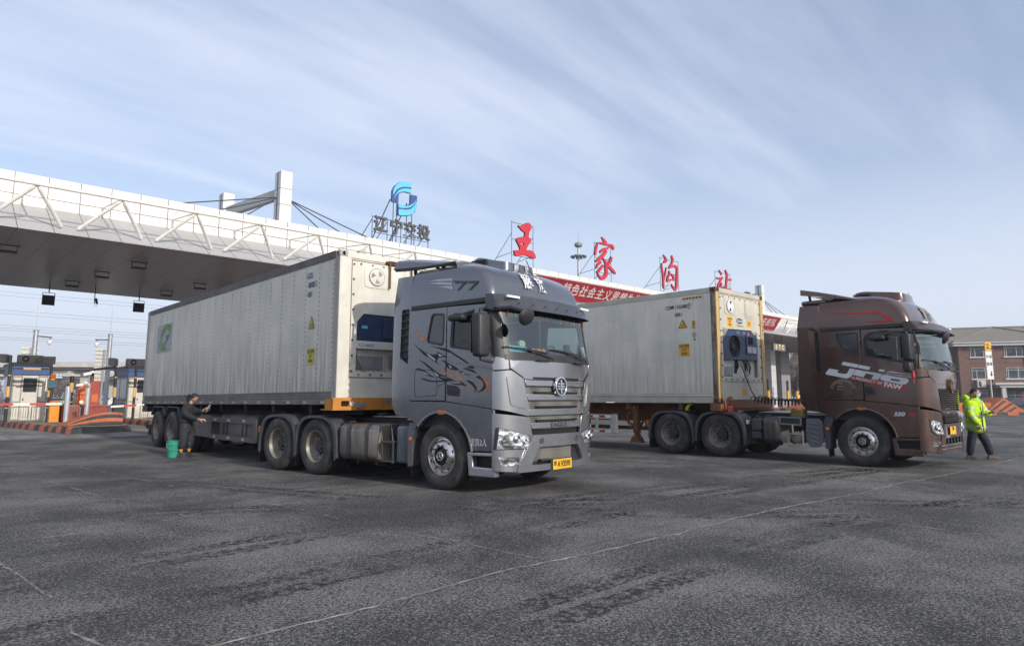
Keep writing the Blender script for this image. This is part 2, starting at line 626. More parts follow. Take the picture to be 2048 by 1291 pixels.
# ------------------------------------------------------------------ wheel
def wheel_parts(front):
    """axis along x, outer face at x = 0 looking to -x, tyre 1.05 m"""
    tb = MB()
    P = [(0.292, 0.022), (0.31, 0.006), (0.37, -0.006), (0.43, -0.008), (0.475, 0.006), (0.5, 0.024), (0.517, 0.042), (0.523, 0.06),
         (0.525, 0.088), (0.511, 0.09), (0.511, 0.1), (0.525, 0.102), (0.525, 0.138), (0.511, 0.14), (0.511, 0.15), (0.525, 0.152),
         (0.525, 0.188), (0.511, 0.19), (0.511, 0.2), (0.525, 0.202), (0.523, 0.23), (0.517, 0.25), (0.5, 0.27), (0.43, 0.298),
         (0.37, 0.296), (0.31, 0.284), (0.292, 0.27)]
    tb.lathe(P, n=56)
    if not front:
        tb.lathe([(r, t + 0.335) for r, t in P], n=56)
    rb = MB()
    if front:
        rb.lathe([(0.296, 0.03), (0.298, 0.012), (0.288, 0.012), (0.278, 0.03), (0.27, 0.052), (0.25, 0.05), (0.222, 0.02), (0.2, -0.002), (0.186, -0.008),
                  (0.150, -0.008), (0.142, 0.0), (0.138, 0.03), (0.138, 0.09)], n=48)
    else:
        rb.lathe([(0.296, 0.03), (0.298, 0.012), (0.288, 0.012), (0.28, 0.03), (0.272, 0.05), (0.262, 0.075), (0.256, 0.15), (0.235, 0.172), (0.205, 0.18),
                  (0.14, 0.182), (0.14, 0.2)], n=48)
        rb.lathe([(0.292, 0.26), (0.27, 0.3), (0.27, 0.6), (0.292, 0.63)], n=32)
    hb = MB()
    d0 = 0.0 if front else 0.185
    for k in range(10):
        a = 2 * math.pi * k / 10
        ca, sa = math.cos(a), math.sin(a)
        hb.rod((d0 - 0.03, 0.168 * ca, 0.168 * sa), (d0 + 0.01, 0.168 * ca, 0.168 * sa), 0.017, 6)
        a += 0.31
        ca, sa = math.cos(a), math.sin(a)
        rr = 0.232
        dd = 0.028 if front else 0.17
        hb.lathe([(0.0, -0.002), (0.024, -0.002), (0.024, 0.004)], c=(dd, rr * ca, rr * sa), n=12)
    if front:
        hb.lathe([(0.138, 0.06), (0.125, 0.04), (0.09, 0.02), (0.085, -0.012), (0.06, -0.022), (0.0, -0.024)], n=24)
        cb = MB()
        cb.lathe([(0.07, -0.02), (0.066, -0.03), (0.056, -0.03), (0.052, -0.02)], n=24)
        for k in range(3):
            a = R(90 + 120 * k)
            cb.rod((-0.026, 0, 0), (-0.026, 0.05 * math.cos(a), 0.05 * math.sin(a)), 0.008, 6)
    else:
        hb.lathe([(0.14, 0.19), (0.13, 0.12), (0.105, 0.1), (0.095, 0.075), (0.0, 0.07)], n=24)
        cb = MB()
        for k in range(8):
            a = 2 * math.pi * k / 8
            cb.rod((0.085, 0.115 * math.cos(a), 0.115 * math.sin(a)), (0.13, 0.115 * math.cos(a), 0.115 * math.sin(a)), 0.01, 6)
    return tb, rb, hb, cb
def make_wheel(front, parent, loc, rz, rim_mat):
    tb, rb, hb, cb = wheel_parts(front)
    w_ = tb.build('wheel', M['rubber'], parent, smooth=40)
    w_.location = loc
    w_.rotation_euler = (0, 0, rz)
    rb.build('rim', rim_mat, w_, smooth=40)
    hb.build('hub', M['hub'], w_, smooth=40)
    cb.build('hub_cap', M['galv'], w_, smooth=40)
    return w_
def wheel_copy(src, parent, loc, rz, spin=0.0):
    c = dup(src, parent=parent)
    c.location = loc
    c.rotation_euler = (spin, 0, rz)
    return c

# ------------------------------------------------------------------ tractor cab geometry
XT = [0, .3, .6, .85, 1.0, 1.1, 1.18, 1.225, 1.246]
YT = [-1.375, -1.37, -1.352, -1.322, -1.285, -1.245, -1.195, -1.15, -1.10]
def FS(x, z):
    a = min(abs(x), 1.246)
    for i in range(len(XT) - 1):
        if a <= XT[i + 1]:
            t = (a - XT[i]) / (XT[i + 1] - XT[i])
            y = YT[i] + (YT[i + 1] - YT[i]) * t
            break
    if z > 2.0:
        y += (z - 2.0) * 0.17
    return y
CUX = [-1.225, -1.18, -1.1, -1.0, -.85, -.6, -.3, 0, .3, .6, .85, 1.0, 1.1, 1.18, 1.225]
def fm(off=0.0):
    return lambda x, z, d: (x, FS(x, z) - d - off, z)
def sidem(sgn, x0):
    return lambda y, z, d: (sgn * (x0 + d), y, z)
def mir(p):
    return [(-a, b) for a, b in reversed(p)]
def fp(name, polys, m, parent, th=0.03, off=0.0, bevel=0.006, cv=()):
    b = MB()
    for p in polys:
        b.shape(p if isinstance(p[0], list) else [p], th, fm(off - th), CUX, cv)
    return b.build(name, m, parent, bevel=bevel)
ARCH = [(-0.66 * math.cos(R(a)), 0.525 + 0.66 * math.sin(R(a))) for a in range(12, 142, 9)]

DEC_BLACK = [
    [(0.66, 2.34), (0.57, 2.25), (0.45, 2.19), (0.33, 2.13), (0.19, 2.11), (0.09, 2.12), (0.12, 2.16), (0.02, 2.12), (-0.09, 2.08), (-0.15, 2.05), (-0.04, 2.06), (0.06, 2.06), (0.11, 2.01), (0.09, 1.97), (0.02, 1.94), (0.10, 1.96), (0.16, 2.00), (0.27, 2.06), (0.41, 2.11), (0.51, 2.19), (0.59, 2.25)],
    [(0.28, 2.26), (0.11, 2.23), (-0.08, 2.20), (-0.17, 2.17), (-0.30, 2.10), (-0.43, 2.04), (-0.55, 1.98), (-0.67, 1.91), (-0.72, 1.86), (-0.60, 1.87), (-0.45, 1.88), (-0.56, 1.89), (-0.63, 1.90), (-0.52, 1.96), (-0.36, 2.04), (-0.20, 2.12), (-0.06, 2.16), (0.11, 2.21)],
    [(-0.45, 1.87), (-0.62, 1.86), (-0.69, 1.84), (-0.77, 1.78), (-0.63, 1.82)],
    [(0.02, 2.02), (-0.05, 2.01), (-0.16, 1.96), (-0.29, 1.91), (-0.40, 1.85), (-0.30, 1.84), (-0.18, 1.87), (-0.10, 1.91), (-0.08, 1.97)],
    [(-0.38, 1.82), (-0.43, 1.84), (-0.50, 1.80), (-0.66, 1.76), (-0.54, 1.77), (-0.43, 1.79)],
    [(-0.73, 1.73), (-0.81, 1.76), (-0.89, 1.70), (-0.94, 1.62), (-0.95, 1.57), (-0.89, 1.52), (-0.75, 1.50), (-0.84, 1.54), (-0.89, 1.59), (-0.90, 1.64), (-0.85, 1.69)],
    [(0.54, 2.05), (0.39, 1.99), (0.27, 1.93), (0.16, 1.86), (0.04, 1.80), (-0.10, 1.75), (-0.21, 1.72), (-0.34, 1.67), (-0.18, 1.69), (-0.04, 1.70), (0.05, 1.73), (0.12, 1.78), (0.26, 1.88), (0.39, 1.96)],
    [(0.64, 1.90), (0.52, 1.90), (0.40, 1.87), (0.31, 1.82), (0.21, 1.77), (0.12, 1.75), (0.21, 1.75), (0.33, 1.78), (0.41, 1.84), (0.52, 1.87)],
    [(0.52, 1.74), (0.38, 1.73), (0.25, 1.70), (0.12, 1.69), (-0.04, 1.70), (-0.18, 1.70), (-0.24, 1.68), (-0.05, 1.67), (0.15, 1.67), (0.29, 1.68), (0.41, 1.71)],
    [(-0.18, 1.65), (-0.32, 1.64), (-0.44, 1.64), (-0.38, 1.68), (-0.48, 1.65), (-0.54, 1.61), (-0.54, 1.59), (-0.48, 1.61), (-0.32, 1.62)],
    [(-0.53, 1.69), (-0.59, 1.69), (-0.68, 1.66), (-0.76, 1.58), (-0.76, 1.54), (-0.72, 1.50), (-0.72, 1.55), (-0.67, 1.61), (-0.59, 1.65)],
    [(-0.10, 1.64), (-0.03, 1.64), (0.04, 1.61), (0.06, 1.59), (0.08, 1.59), (0.07, 1.61), (0.02, 1.63), (-0.05, 1.65)],
]
DEC_ORANGE = [
    [(0.64, 2.56), (0.58, 2.49), (0.49, 2.43), (0.39, 2.38), (0.41, 2.33), (0.49, 2.38), (0.58, 2.46)],
    [(-0.35, 2.08), (-0.40, 2.06), (-0.52, 2.00), (-0.67, 1.91), (-0.66, 1.91), (-0.51, 2.00)],
    [(-0.81, 1.76), (-0.92, 1.70), (-1.00, 1.64), (-1.01, 1.60), (-0.98, 1.54), (-0.89, 1.51), (-0.95, 1.57), (-0.95, 1.63), (-0.89, 1.70)],
    [(-0.54, 1.61), (-0.59, 1.60), (-0.68, 1.56), (-0.56, 1.58)],
    [(0.10, 1.87), (-0.03, 1.84), (-0.21, 1.79), (-0.37, 1.74), (-0.55, 1.69), (-0.54, 1.68), (-0.34, 1.72), (-0.18, 1.77), (-0.01, 1.82)],
    [(0.06, 1.59), (0.06, 1.57), (0.03, 1.53), (0.08, 1.56), (0.08, 1.59)],
    [(-0.18, 1.86), (-0.29, 1.84), (-0.37, 1.84), (-0.26, 1.83)],
]
DEC_WHITE = [
    [(0.35, 2.13), (0.28, 2.11), (0.19, 2.06), (0.13, 2.02), (0.14, 2.01), (0.20, 2.04), (0.29, 2.09)],
    [(0.08, 2.12), (0.02, 2.10), (-0.04, 2.08), (0.05, 2.08)],
    [(-0.16, 1.94), (-0.21, 1.91), (-0.23, 1.88), (-0.19, 1.89)],
    [(0.18, 1.85), (0.10, 1.80), (0.05, 1.76), (0.10, 1.77)],
    [(0.44, 1.85), (0.35, 1.82), (0.27, 1.78), (0.34, 1.80)],
    [(0.04, 1.76), (-0.14, 1.73), (-0.10, 1.73), (0.01, 1.75)],
    [(-0.41, 1.82), (-0.47, 1.80), (-0.54, 1.78), (-0.47, 1.79)],
]
DEC_ROOF = [
    [(-0.23, 3.27), (-0.54, 3.23), (-0.36, 3.10), (-0.33, 3.10), (-0.45, 3.21), (-0.27, 3.23)],
    [(-0.53, 3.23), (-0.78, 3.21), (-0.77, 3.18), (-0.62, 3.08), (-0.57, 3.08), (-0.70, 3.18), (-0.55, 3.20)],
]
DEC_FLAME = [
    [(0.36, 3.33), (0.06, 3.33), (-0.20, 3.31), (-0.22, 3.27), (0.11, 3.30)],
    [(0.36, 3.29), (0.06, 3.28), (-0.20, 3.24), (-0.21, 3.20), (0.06, 3.24)],
    [(0.11, 3.21), (-0.10, 3.20), (-0.22, 3.18), (-0.24, 3.13), (-0.21, 3.13), (-0.08, 3.17)],
]
JH_STRIPE = [(0.58, 3.26), (0.00, 3.25), (-0.42, 3.23), (-0.61, 3.16), (-0.72, 3.07), (-0.77, 2.99), (-0.51, 2.98), (-0.25, 3.00), (-0.52, 3.02), (-0.63, 3.02), (-0.58, 3.10), (-0.44, 3.17), (0.01, 3.21)]
JH_J = [
    [[(0.573, 2.059), (0.386, 2.014), (0.419, 1.960), (0.265, 1.928), (0.212, 1.939), (0.154, 2.046), (0.046, 2.022), (0.112, 1.905), (0.151, 1.860), (0.226, 1.831), (0.642, 1.926), (0.663, 1.958)]],
    [[(0.278, 2.193), (-0.047, 2.116), (0.011, 2.053), (0.323, 2.129)]],
    [[(-0.057, 2.111), (-0.257, 2.063), (-0.224, 1.996), (-0.007, 2.053)]],
    [[(0.036, 2.017), (-0.117, 1.985), (-0.168, 1.935), (-0.109, 1.854), (0.004, 1.881), (0.101, 1.908)]],
    [[(-0.120, 1.985), (-0.361, 1.938), (-0.470, 1.909), (-0.386, 1.788), (-0.255, 1.813), (-0.312, 1.892), (-0.171, 1.929)]],
    [[(-0.431, 2.012), (-0.533, 1.990), (-0.487, 1.928), (-0.381, 1.952)]],
    [[(-0.505, 1.925), (-0.562, 1.953), (-0.644, 1.961), (-1.022, 1.878), (-0.999, 1.828), (-0.758, 1.870), (-0.653, 1.896), (-0.585, 1.900)]],
    [[(-0.487, 1.900), (-0.913, 1.815), (-0.953, 1.780), (-0.941, 1.741), (-0.892, 1.698), (-0.826, 1.689), (-0.468, 1.779), (-0.428, 1.810), (-0.434, 1.850)], [(-0.641, 1.816), (-0.779, 1.788), (-0.804, 1.766), (-0.770, 1.747), (-0.644, 1.769), (-0.612, 1.790)]],
]
JH_BAND = [(0.120, 1.896), (-0.939, 1.625), (-0.856, 1.560), (0.182, 1.833)]


CAP = [(2.94, 1.24, -1.12, .14), (3.02, 1.24, -1.115, .16), (3.12, 1.238, -1.09, .18), (3.22, 1.232, -1.05, .2), (3.32, 1.22, -.99, .22), (3.40, 1.205, -.92, .24), (3.46, 1.18, -.84, .26),
       (3.51, 1.14, -.73, .28), (3.555, 1.07, -.58, .3), (3.595, .96, -.38, .32), (3.63, .78, -.12, .32), (3.655, .5, .15, .25), (3.665, .1, .4, .1)]
def capy(x, z):
    for a, b in zip(CAP, CAP[1:]):
        if a[0] <= z <= b[0]:
            t = (z - a[0]) / (b[0] - a[0])
            yf = a[2] + (b[2] - a[2]) * t
            xr = a[1] - a[3]
            return yf + .09 * min(1, abs(x) / xr) ** 2
    return 0
def caphw(z):
    for a, b in zip(CAP, CAP[1:]):
        if a[0] <= z <= b[0]:
            return a[1] + (b[1] - a[1]) * (z - a[0]) / (b[0] - a[0])
    return 1.24
def roof_cap(m, parent, top=3.68):
    """tall rounded roof: plan outline shrinks with height"""
    prof = CAP
    rows = []
    for z, hw, yf, rc in prof:
        z = 2.94 + (z - 2.94) * (top - 2.94) / 0.74
        half = []
        for y in (0.74, 0.6, 0.4):
            half.append((hw, y))
        for k in range(0, 8):
            a = math.pi / 2 * k / 7
            half.append((hw - rc * (1 - math.cos(a)), yf + 0.09 * (hw / 1.24) + rc - rc * math.sin(a)))
        xr = hw - rc
        for k in range(1, 6):
            t = k / 5
            half.append((xr * (1 - t), yf + 0.09 * (hw / 1.24) * (1 - t) ** 2 if k < 5 else yf))
        row = [(-x, y, z) for x, y in half] + [(x, y, z) for x, y in half[::-1][1:]]
        rows.append(row)
    b = MB()
    b.grid(rows)
    # flat rear wall of the cap
    n = len(rows[0])
    V = [[b.v(r[0]), b.v(r[-1])] for r in rows]
    for p, q in zip(V, V[1:]):
        b.f([p[0], p[1], q[1], q[0]])
    return b.build('roof_cap', m, parent, smooth=50)

def visor_strip(b, prot, z0, z1, yside, drop=0.0, thick=0.02):
    """sun visor wrapping round the front corners"""
    rows = []
    for (z, p) in ((z1, 0.02), ((z0 + z1) / 2, prot * 0.65), (z0, prot), (z0, prot - thick), ((z0 + z1) / 2, prot * 0.65 - thick), (z1, 0.0)):
        row = []
        half = [(1.255, yside, 0.0), (1.256, -0.98, 0.25), (1.25, -1.06, 0.5)] + [(x * 1.012, FS(x, 2.62) + 0.02, 1.0) for x in (1.225, 1.18, 1.1, 1.0, .8, .55, .3, .1)]
        pts = [(-x, y, k) for x, y, k in half] + [(x, y, k) for x, y, k in half[::-1]]
        for x, y, k in pts:
            zz = z + drop * (1 - min(1, abs(x) / 1.25) ** 2) * 0
            row.append((x * (1 + 0.012 * (p / max(prot, .01)) * k), y - p * k, zz))
        rows.append(row)
    b.grid(rows + [rows[0]])

def make_tractor(st):
    T1_ = st == 'silver'
    body = M['silver'] if T1_ else M['brown']
    frontm = M['silver_lit'] if T1_ else M['brown_gloss']
    if T1_:
        t = thing('tractor_unit', 'silver grey tractor unit with eagle graphic on its door, hitched to the nearer trailer', 'truck',
                  (7.693, 8.677, 0), 0.1296)
        ax = (3.34, 4.63)
    else:
        t = thing('tractor_unit', 'bronze brown tractor unit with white and red lettering across its door', 'truck', (16.318, 5.368, 0), 0.0221)
        ax = (3.25, 4.62)
    # ---------------- cab sides
    for s in (-1, 1):
        near = s < 0
        if T1_:
            qwin = [(.235, 2.775), (-.055, 2.755), (-.035, 2.24), (.35, 2.315)]
            dwin = [(-.235, 2.74), (-.945, 2.69), (-1.025, 2.09), (-.19, 2.21)]
        else:
            qwin = [(.42, 2.80), (-.05, 2.80), (-.035, 2.33), (.12, 2.34), (.24, 2.43), (.33, 2.56)]
            dwin = [(-.17, 2.70), (-.30, 2.79), (-.925, 2.77), (-1.025, 2.10), (-.16, 2.29)]
        qo, qi = rpoly(qwin, .06), None
        b = MB()
        b.shape([[(-.085, 1.375), (.74, 1.375), (.74, 2.86), (-.09, 2.86)], qo], 0.03, sidem(s, 1.215))
        cs = b.build('cab_side', body, t, bevel=0.006)
        def frame(win, parent, gm):
            c0 = Vector((sum(p[0] for p in win) / len(win), sum(p[1] for p in win) / len(win)))
            inn = rpoly([tuple(c0 + (Vector(p) - c0) * 0.90) for p in win], .05)
            out_ = rpoly([tuple(c0 + (Vector(p) - c0) * 1.03) for p in win], .065)
            b = MB()
            b.shape([out_, inn], 0.012, sidem(s, 1.239))
            fr = b.build('window_frame', M['black'], parent)
            b = MB()
            b.shape([rpoly(win, .06)], 0.0, sidem(s, 1.232))
            b.build('window', gm, fr)
        frame(qwin, cs, M['darkglass'])
        b = MB()
        b.shape([[(-.105, 1.365), (-.11, 2.86), (-.955, 2.84), (-.998, 2.6), (-1.094, 2.03), (-1.105, 1.255)], rpoly(dwin, .06)], 0.03, sidem(s, 1.215))
        door = b.build('door', body, t, bevel=0.006)
        frame(dwin, door, M['sideglass'] if near or not T1_ else M['clearglass'])
        # pressed belt line on the door
        b = MB()
        b.shape([[(-.12, 2.02), (-1.09, 1.86), (-1.09, 1.835), (-.12, 1.99)]], 0.012, sidem(s, 1.243))
        b.build('belt_moulding', body, door, bevel=0.005)
        b = MB()
        if T1_:
            b.shape([rpoly([(-.12, 1.63), (-.36, 1.60), (-.42, 1.54), (-.40, 1.44), (-.14, 1.46)], .03)], 0.008, sidem(s, 1.242))
            b.shape([rpoly([(-.15, 1.56), (-.36, 1.54), (-.37, 1.52), (-.15, 1.53)], .01)], 0.03, sidem(s, 1.243))
        else:
            b.shape([rpoly([(-.10, 1.65), (-.26, 1.64), (-.33, 1.50), (-.10, 1.49)], .03)], 0.008, sidem(s, 1.242))
            b.shape([rpoly([(-.12, 1.60), (-.27, 1.58), (-.28, 1.55), (-.12, 1.56)], .01)], 0.03, sidem(s, 1.243))
        b.build('handle', M['black'], door, bevel=0.004)
        # locker flap line
        lk = [(.09, 1.45), (.62, 1.43), (.63, 1.88), (.11, 1.86)]
        b = MB()
        b.shape([rpoly(lk, .07), rpoly([(.098, 1.459), (.612, 1.439), (.622, 1.871), (.118, 1.851)], .065)], 0.0015, sidem(s, 1.2455))
        b.build('locker_flap', M['gap'], cs)
        # dark band under the roof cap
        b = MB()
        b.box(s * 1.2 if s > 0 else -1.247, 1.247 if s > 0 else -1.2, -1.0, .74, 2.865, 2.94)
        b.build('roof_band', M['black'], t, bevel=0.01)
        # front corner post
        fp('windscreen_pillar', [[(s * 1.12, 2.0), (s * 1.246, 2.04), (s * 1.246, 2.86), (s * 1.12, 2.86)][::s]], M['black'], t, 0.02, 0.0, 0.004, [2.3, 2.6])
        # lower cab side with the wheel arch
        low = [(.80, 1.365), (-.10, 1.355), (-1.105, 1.245), (-1.105, 0.64), (-.65, 0.635)] + ARCH + [(.56, 0.97), (.66, 1.05), (.80, 1.13)]
        b = MB()
        b.shape([low], 0.04, sidem(s, 1.205))
        lo = b.build('wheel_arch_panel', body, t, bevel=0.006)
        b = MB()
        lip = [(-0.675 * math.cos(R(a)), 0.525 + 0.675 * math.sin(R(a))) for a in range(8, 146, 6)]
        b.tube([(s * 1.245, y, z) for y, z in lip], 0.022, 6)
        b.build('arch_lip', body, lo)
        b = MB()
        b.shape([rpoly([(.06, 1.225), (-.11, 1.215), (-.10, 1.165), (.05, 1.165)], .015)], 0.02, sidem(s, 1.243))
        b.build('marker_lamp', M['amber'], lo, bevel=0.004)
        # arch liner
        b = MB()
        A = [(-0.66 * math.cos(R(a)), 0.525 + 0.66 * math.sin(R(a))) for a in range(4, 150, 8)]
        b.grid([[(s * 1.2, y, z) for y, z in A], [(s * 0.72, y, z) for y, z in A]])
        b.build('arch_liner', M['chassis'], t)
        # mudguard behind the front wheel, mud flap
        b = MB()
        b.shape([rpoly([(.55, 1.0), (.72, 1.02), (.77, .88), (.755, .32), (.66, .32), (.64, .75)], .03)], 0.36, lambda y, z, d: (s * (0.885 + d), y, z))
        mg = b.build('mudguard', M['silver'] if T1_ else M['mudguard'], t, bevel=0.012)
        b = MB()
        b.box(min(s * 1.2, s * .9), max(s * 1.2, s * .9), .70, .715, .16, .36)
        b.build('mud_flap', M['chassis'], mg)
        b = MB()
        b.lathe([(0, .012), (.03, .012), (.034, 0)], c=(0, 0, 0), ax='x', n=14)
        for v_ in b.bm.verts:
            v_.co = Vector((s * (1.246 + v_.co.x), .70 + v_.co.y, .76 + v_.co.z))
        b.build('reflector', M['amber'], mg)
        # steps below the door
        b = MB()
        b.shape([[(-.56, .61), (-1.105, .62), (-1.105, .27), (-.60, .265)], [(-.66, .56), (-1.07, .57), (-1.07, .40), (-.68, .40)]], 0.12, sidem(s, 1.12))
        stp = b.build('entry_step', M['satin'] if T1_ else body, t, bevel=0.012)
        b = MB()
        b.box(min(s * 1.1, s * 1.0), max(s * 1.1, s * 1.0), -1.1, -.58, .30, .62)
        b.box(min(s * 1.23, s * 1.0), max(s * 1.23, s * 1.0), -1.06, -.67, .385, .41)
        b.build('step_tread', M['chassis'], stp)
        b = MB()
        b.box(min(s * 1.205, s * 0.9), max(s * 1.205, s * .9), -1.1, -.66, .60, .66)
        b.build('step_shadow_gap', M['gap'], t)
        # side fairing behind the cab
        fout = [(.742, 1.10), (1.13, 1.14), (1.27, 1.30), (1.30, 1.6), (1.26, 3.0), (1.18, 3.48), (.742, 3.46)]
        vent = rpoly([(.78, 2.90), (.99, 2.90), (1.03, 2.10), (.80, 1.97)] if T1_ else [(.775, 2.88), (.86, 2.88), (.86, 2.02), (.775, 1.98)], .02)
        def fair(y, z, d):
            k = max(0, (y - .72) / .58)
            return (s * (1.2015 - .09 * k * k - .06 * max(0, z - 3.0) + d), y, z)
        b = MB()
        b.shape([fout, vent], 0.04, fair, cu=[.9, 1.0, 1.1, 1.2], cv=[3.0, 3.2])
        sf = b.build('side_fairing', body, t, bevel=0.008)
        b = MB()
        b.box(min(s * 1.12, s * 1.2), max(s * 1.12, s * 1.2), .68, .82, 1.2, 3.4)
        b.box(min(s * 1.12, s * 1.21), max(s * 1.12, s * 1.21), -1.0, .74, 1.34, 1.40)
        b.build('seam_light_block', M['gap'], t)  # dark blocks added behind the panel seams to stop light leaking through
        b = MB()
        b.shape([vent], 0.0, lambda y, z, d: (fair(y, z, 0)[0] - s * .0, y, z))
        vb = b.build('vent_backing', M['black'], sf)
        b = MB()
        nsl = 7 if T1_ else 13
        for k in range(nsl):
            z = 2.02 + (k + .4) * 0.86 / nsl
            y0, y1 = (.80, 1.0) if T1_ else (.78, .855)
            b.bar((s * 1.236, y0, z + .03), (s * 1.225, y1, z), .035, .012)
        b.build('vent_slats', M['mudguard'], vb)
        # headlamp corner
        c = [(s * 1.246, 1.19), (s * .70, 1.135), (s * .645, .865), (s * .935, .46), (s * .955, .335), (s * 1.246, .36)]
        bc = fp('bumper_corner', [c if s < 0 else c[::-1]], frontm, t, 0.05, 0.01, 0.012)
        if T1_:
            h = [(s * 1.215, .975), (s * .67, .845), (s * .735, .675), (s * 1.236, .68)]
            fg = [(s * 1.228, .565), (s * .80, .56), (s * .86, .445), (s * 1.19, .435)]
        else:
            h = [(s * 1.13, .985), (s * .86, .93), (s * .72, .70), (s * .98, .69), (s * 1.12, .76)]
            fg = [(s * 1.12, .56), (s * .74, .56), (s * .74, .47), (s * 1.10, .47)]
        hr = [p for p in h]
        hc = Vector((sum(p[0] for p in h) / len(h), sum(p[1] for p in h) / len(h)))
        hb_ = [tuple(hc + (Vector(p) - hc) * 1.09) for p in h]
        fp('lamp_surround', [hb_ if s < 0 else hb_[::-1]], M['black'], bc, 0.014, 0.018, 0.0)
        hl = fp('headlight', [h if s < 0 else h[::-1]], M['lamp'], bc, 0.012, 0.034, 0.003)
        b = MB()
        for hx, hz_, hr_ in (((.98, .82, .06), (.84, .78, .045)) if T1_ else ((1.0, .84, .06), (.9, .8, .05))):
            y = FS(hx, hz_) - .05
            b.lathe([(hr_, .02), (hr_, -.005), (hr_ * .8, -.012), (hr_ * .55, .004), (0, -.004)], c=(s * hx, y, hz_), ax='y', n=18)
        b.build('lamp_reflector', M['chrome'], hl)
        fp('fog_lamp', [fg if s < 0 else fg[::-1]], M['lamp'], bc, 0.012, 0.022, 0.004)
        # mirrors
        if near:
            b = MB()
            b.box(-.105, .105, -.10, .10, -.33, .33, bev=0.05, seg=3)
            for v_ in b.bm.verts:
                x, y, z = v_.co
                v_.co = Vector((x * (1 + .12 * (z > 0)), y * (0.9 + .3 * (x * s < 0)), z))
            mhz = (2.02, 2.66) if T1_ else (2.16, 2.70)
            k = (mhz[1] - mhz[0]) / .66
            for v_ in b.bm.verts:
                v_.co = Vector((s * 1.47 + v_.co.x * 1.0, -1.03 + v_.co.y, (mhz[0] + mhz[1]) / 2 + v_.co.z * k))
            mh = b.build('mirror', M['black'], t, smooth=50)
            b = MB()
            b.box(s * 1.47 - .1, s * 1.47 + .1, -.932, -.926, mhz[0] + .06, mhz[1] - .06)
            b.build('mirror_glass', M['darkglass'], mh)
            b = MB()
            b.tube([(s * 1.22, -.92, 2.74), (s * 1.34, -.98, 2.745), (s * 1.47, -1.03, 2.72), (s * 1.47, -1.03, 2.6)], .028, 8)
            b.tube([(s * 1.22, -1.07, 2.74), (s * 1.36, -1.05, 2.76)], .03, 8)
            b.tube([(s * 1.47, -1.02, mhz[0] + .05), (s * 1.46, -1.03, 1.98), (s * 1.25, -1.07, 1.95)], .022, 8)
            if not T1_:
                b.box(s * 1.47 - .13, s * 1.47 + .13, -1.1, -.95, 1.93, 2.13, bev=.04, seg=2)
                b.tube([(s * 1.4, -1.14, 2.75), (s * 1.38, -1.2, 2.4), (s * 1.3, -1.16, 2.0)], .015, 6)
            b.build('mirror_arm', M['black'], mh, smooth=50)
            # kerb mirror over the door
            b = MB()
            b.box(min(s * 1.28, s * 1.42), max(s * 1.28, s * 1.42), -.60, -.28, 2.60, 2.70, bev=.035, seg=2)
            b.tube([(s * 1.24, -.7, 2.76), (s * 1.35, -.5, 2.69)], .018, 6)
            b.build('kerb_mirror', M['black'], t, smooth=50)
        if near:
            # round front mirror hung from the visor corner
            b = MB()
            b.lathe([(0, -.05), (.10, -.045), (.15, -.015), (.155, .01), (.12, .02), (0, .02)], ax='y', n=24)
            for v_ in b.bm.verts:
                x, y, z = v_.co
                v_.co = Vector((s * 1.12 + x * 1.05, -1.62 + y - z * .25, 2.60 + z * .82))
            fmr = b.build('front_mirror', M['black'], t, smooth=50)
            b = MB()
            b.tube([(s * 1.2, -1.1, 2.74), (s * 1.2, -1.4, 2.74), (s * 1.14, -1.58, 2.68)], [.045, .035, .03], 8)
            b.build('mirror_arm', M['black'], fmr, smooth=50)
    # ---------------- front
    hood = [(-1.065, 1.99), (1.065, 1.99), (1.055, 1.86), (.84, 1.735), (.80, 1.70), (-.80, 1.70), (-.84, 1.735), (-1.055, 1.86)]
    fp('hood_panel', [hood[::-1]], frontm, t, 0.04, 0.0, 0.008)
    for s in (-1, 1):
        c = [(s * 1.246, 2.035), (s * 1.08, 1.995), (s * 1.07, 1.84), (s * 1.246, 1.825)]
        fp('corner_panel', [c if s > 0 else c[::-1]], body if not T1_ else M['silver_lit'], t, 0.04, 0.004, 0.01)
        c = [(s * 1.246, 1.81), (s * 1.06, 1.83), (s * .835, 1.70), (s * .70, 1.165), (s * .76, 1.15), (s * 1.246, 1.255)]
        ck = fp('cheek_panel', [c if s > 0 else c[::-1]], frontm, t, 0.05, 0.02, 0.014)
        if T1_:
            c = [(s * 1.14, 1.75), (s * .93, 1.66), (s * .80, 1.25), (s * 1.08, 1.31)]
            fp('air_deflector', [rpoly(c, .05)], frontm, ck, 0.02, 0.035, 0.008)
            if s < 0:
                continue
            b = MB()
            c = [(s * 1.24, 1.74), (s * 1.19, 1.74), (s * 1.19, 1.34), (s * 1.24, 1.30)]
            b.shape([c], 0.006, fm(.0245), CUX)
            for k in range(6):
                z = 1.36 + k * .065
                b.bar((s * 1.243, FS(1.24, z) - .035, z), (s * 1.185, FS(1.185, z) - .035, z), .012, .012)
            b.build('side_vent', M['black'], ck)
    if T1_:
        fp('grille', [[(-.815, 1.735), (-.66, .94), (.66, .94), (.815, 1.735)]], M['mesh'], t, 0.01, -0.03, 0.0)
        gx = lambda z: .80 - (1.70 - z) * .187
        for (za, zb) in ((1.69, 1.596), (1.478, 1.382), (1.250, 1.154), (1.047, .958)):
            fp('grille_bar', [[(-gx(za), za), (-gx(zb), zb), (gx(zb), zb), (gx(za), za)]], M['silver_lit'], t, 0.05, 0.012, 0.012)
        for z, hx in ((1.722, .62), (1.50, .60), (1.283, .56), (1.075, .55)):
            fp('grille_slot', [[(-hx, z + .014), (-hx + .02, z - .014), (hx - .02, z - .014), (hx, z + .014)],], M['gap'], t, 0.03, 0.01 if z < 1.7 else .012, 0.003)
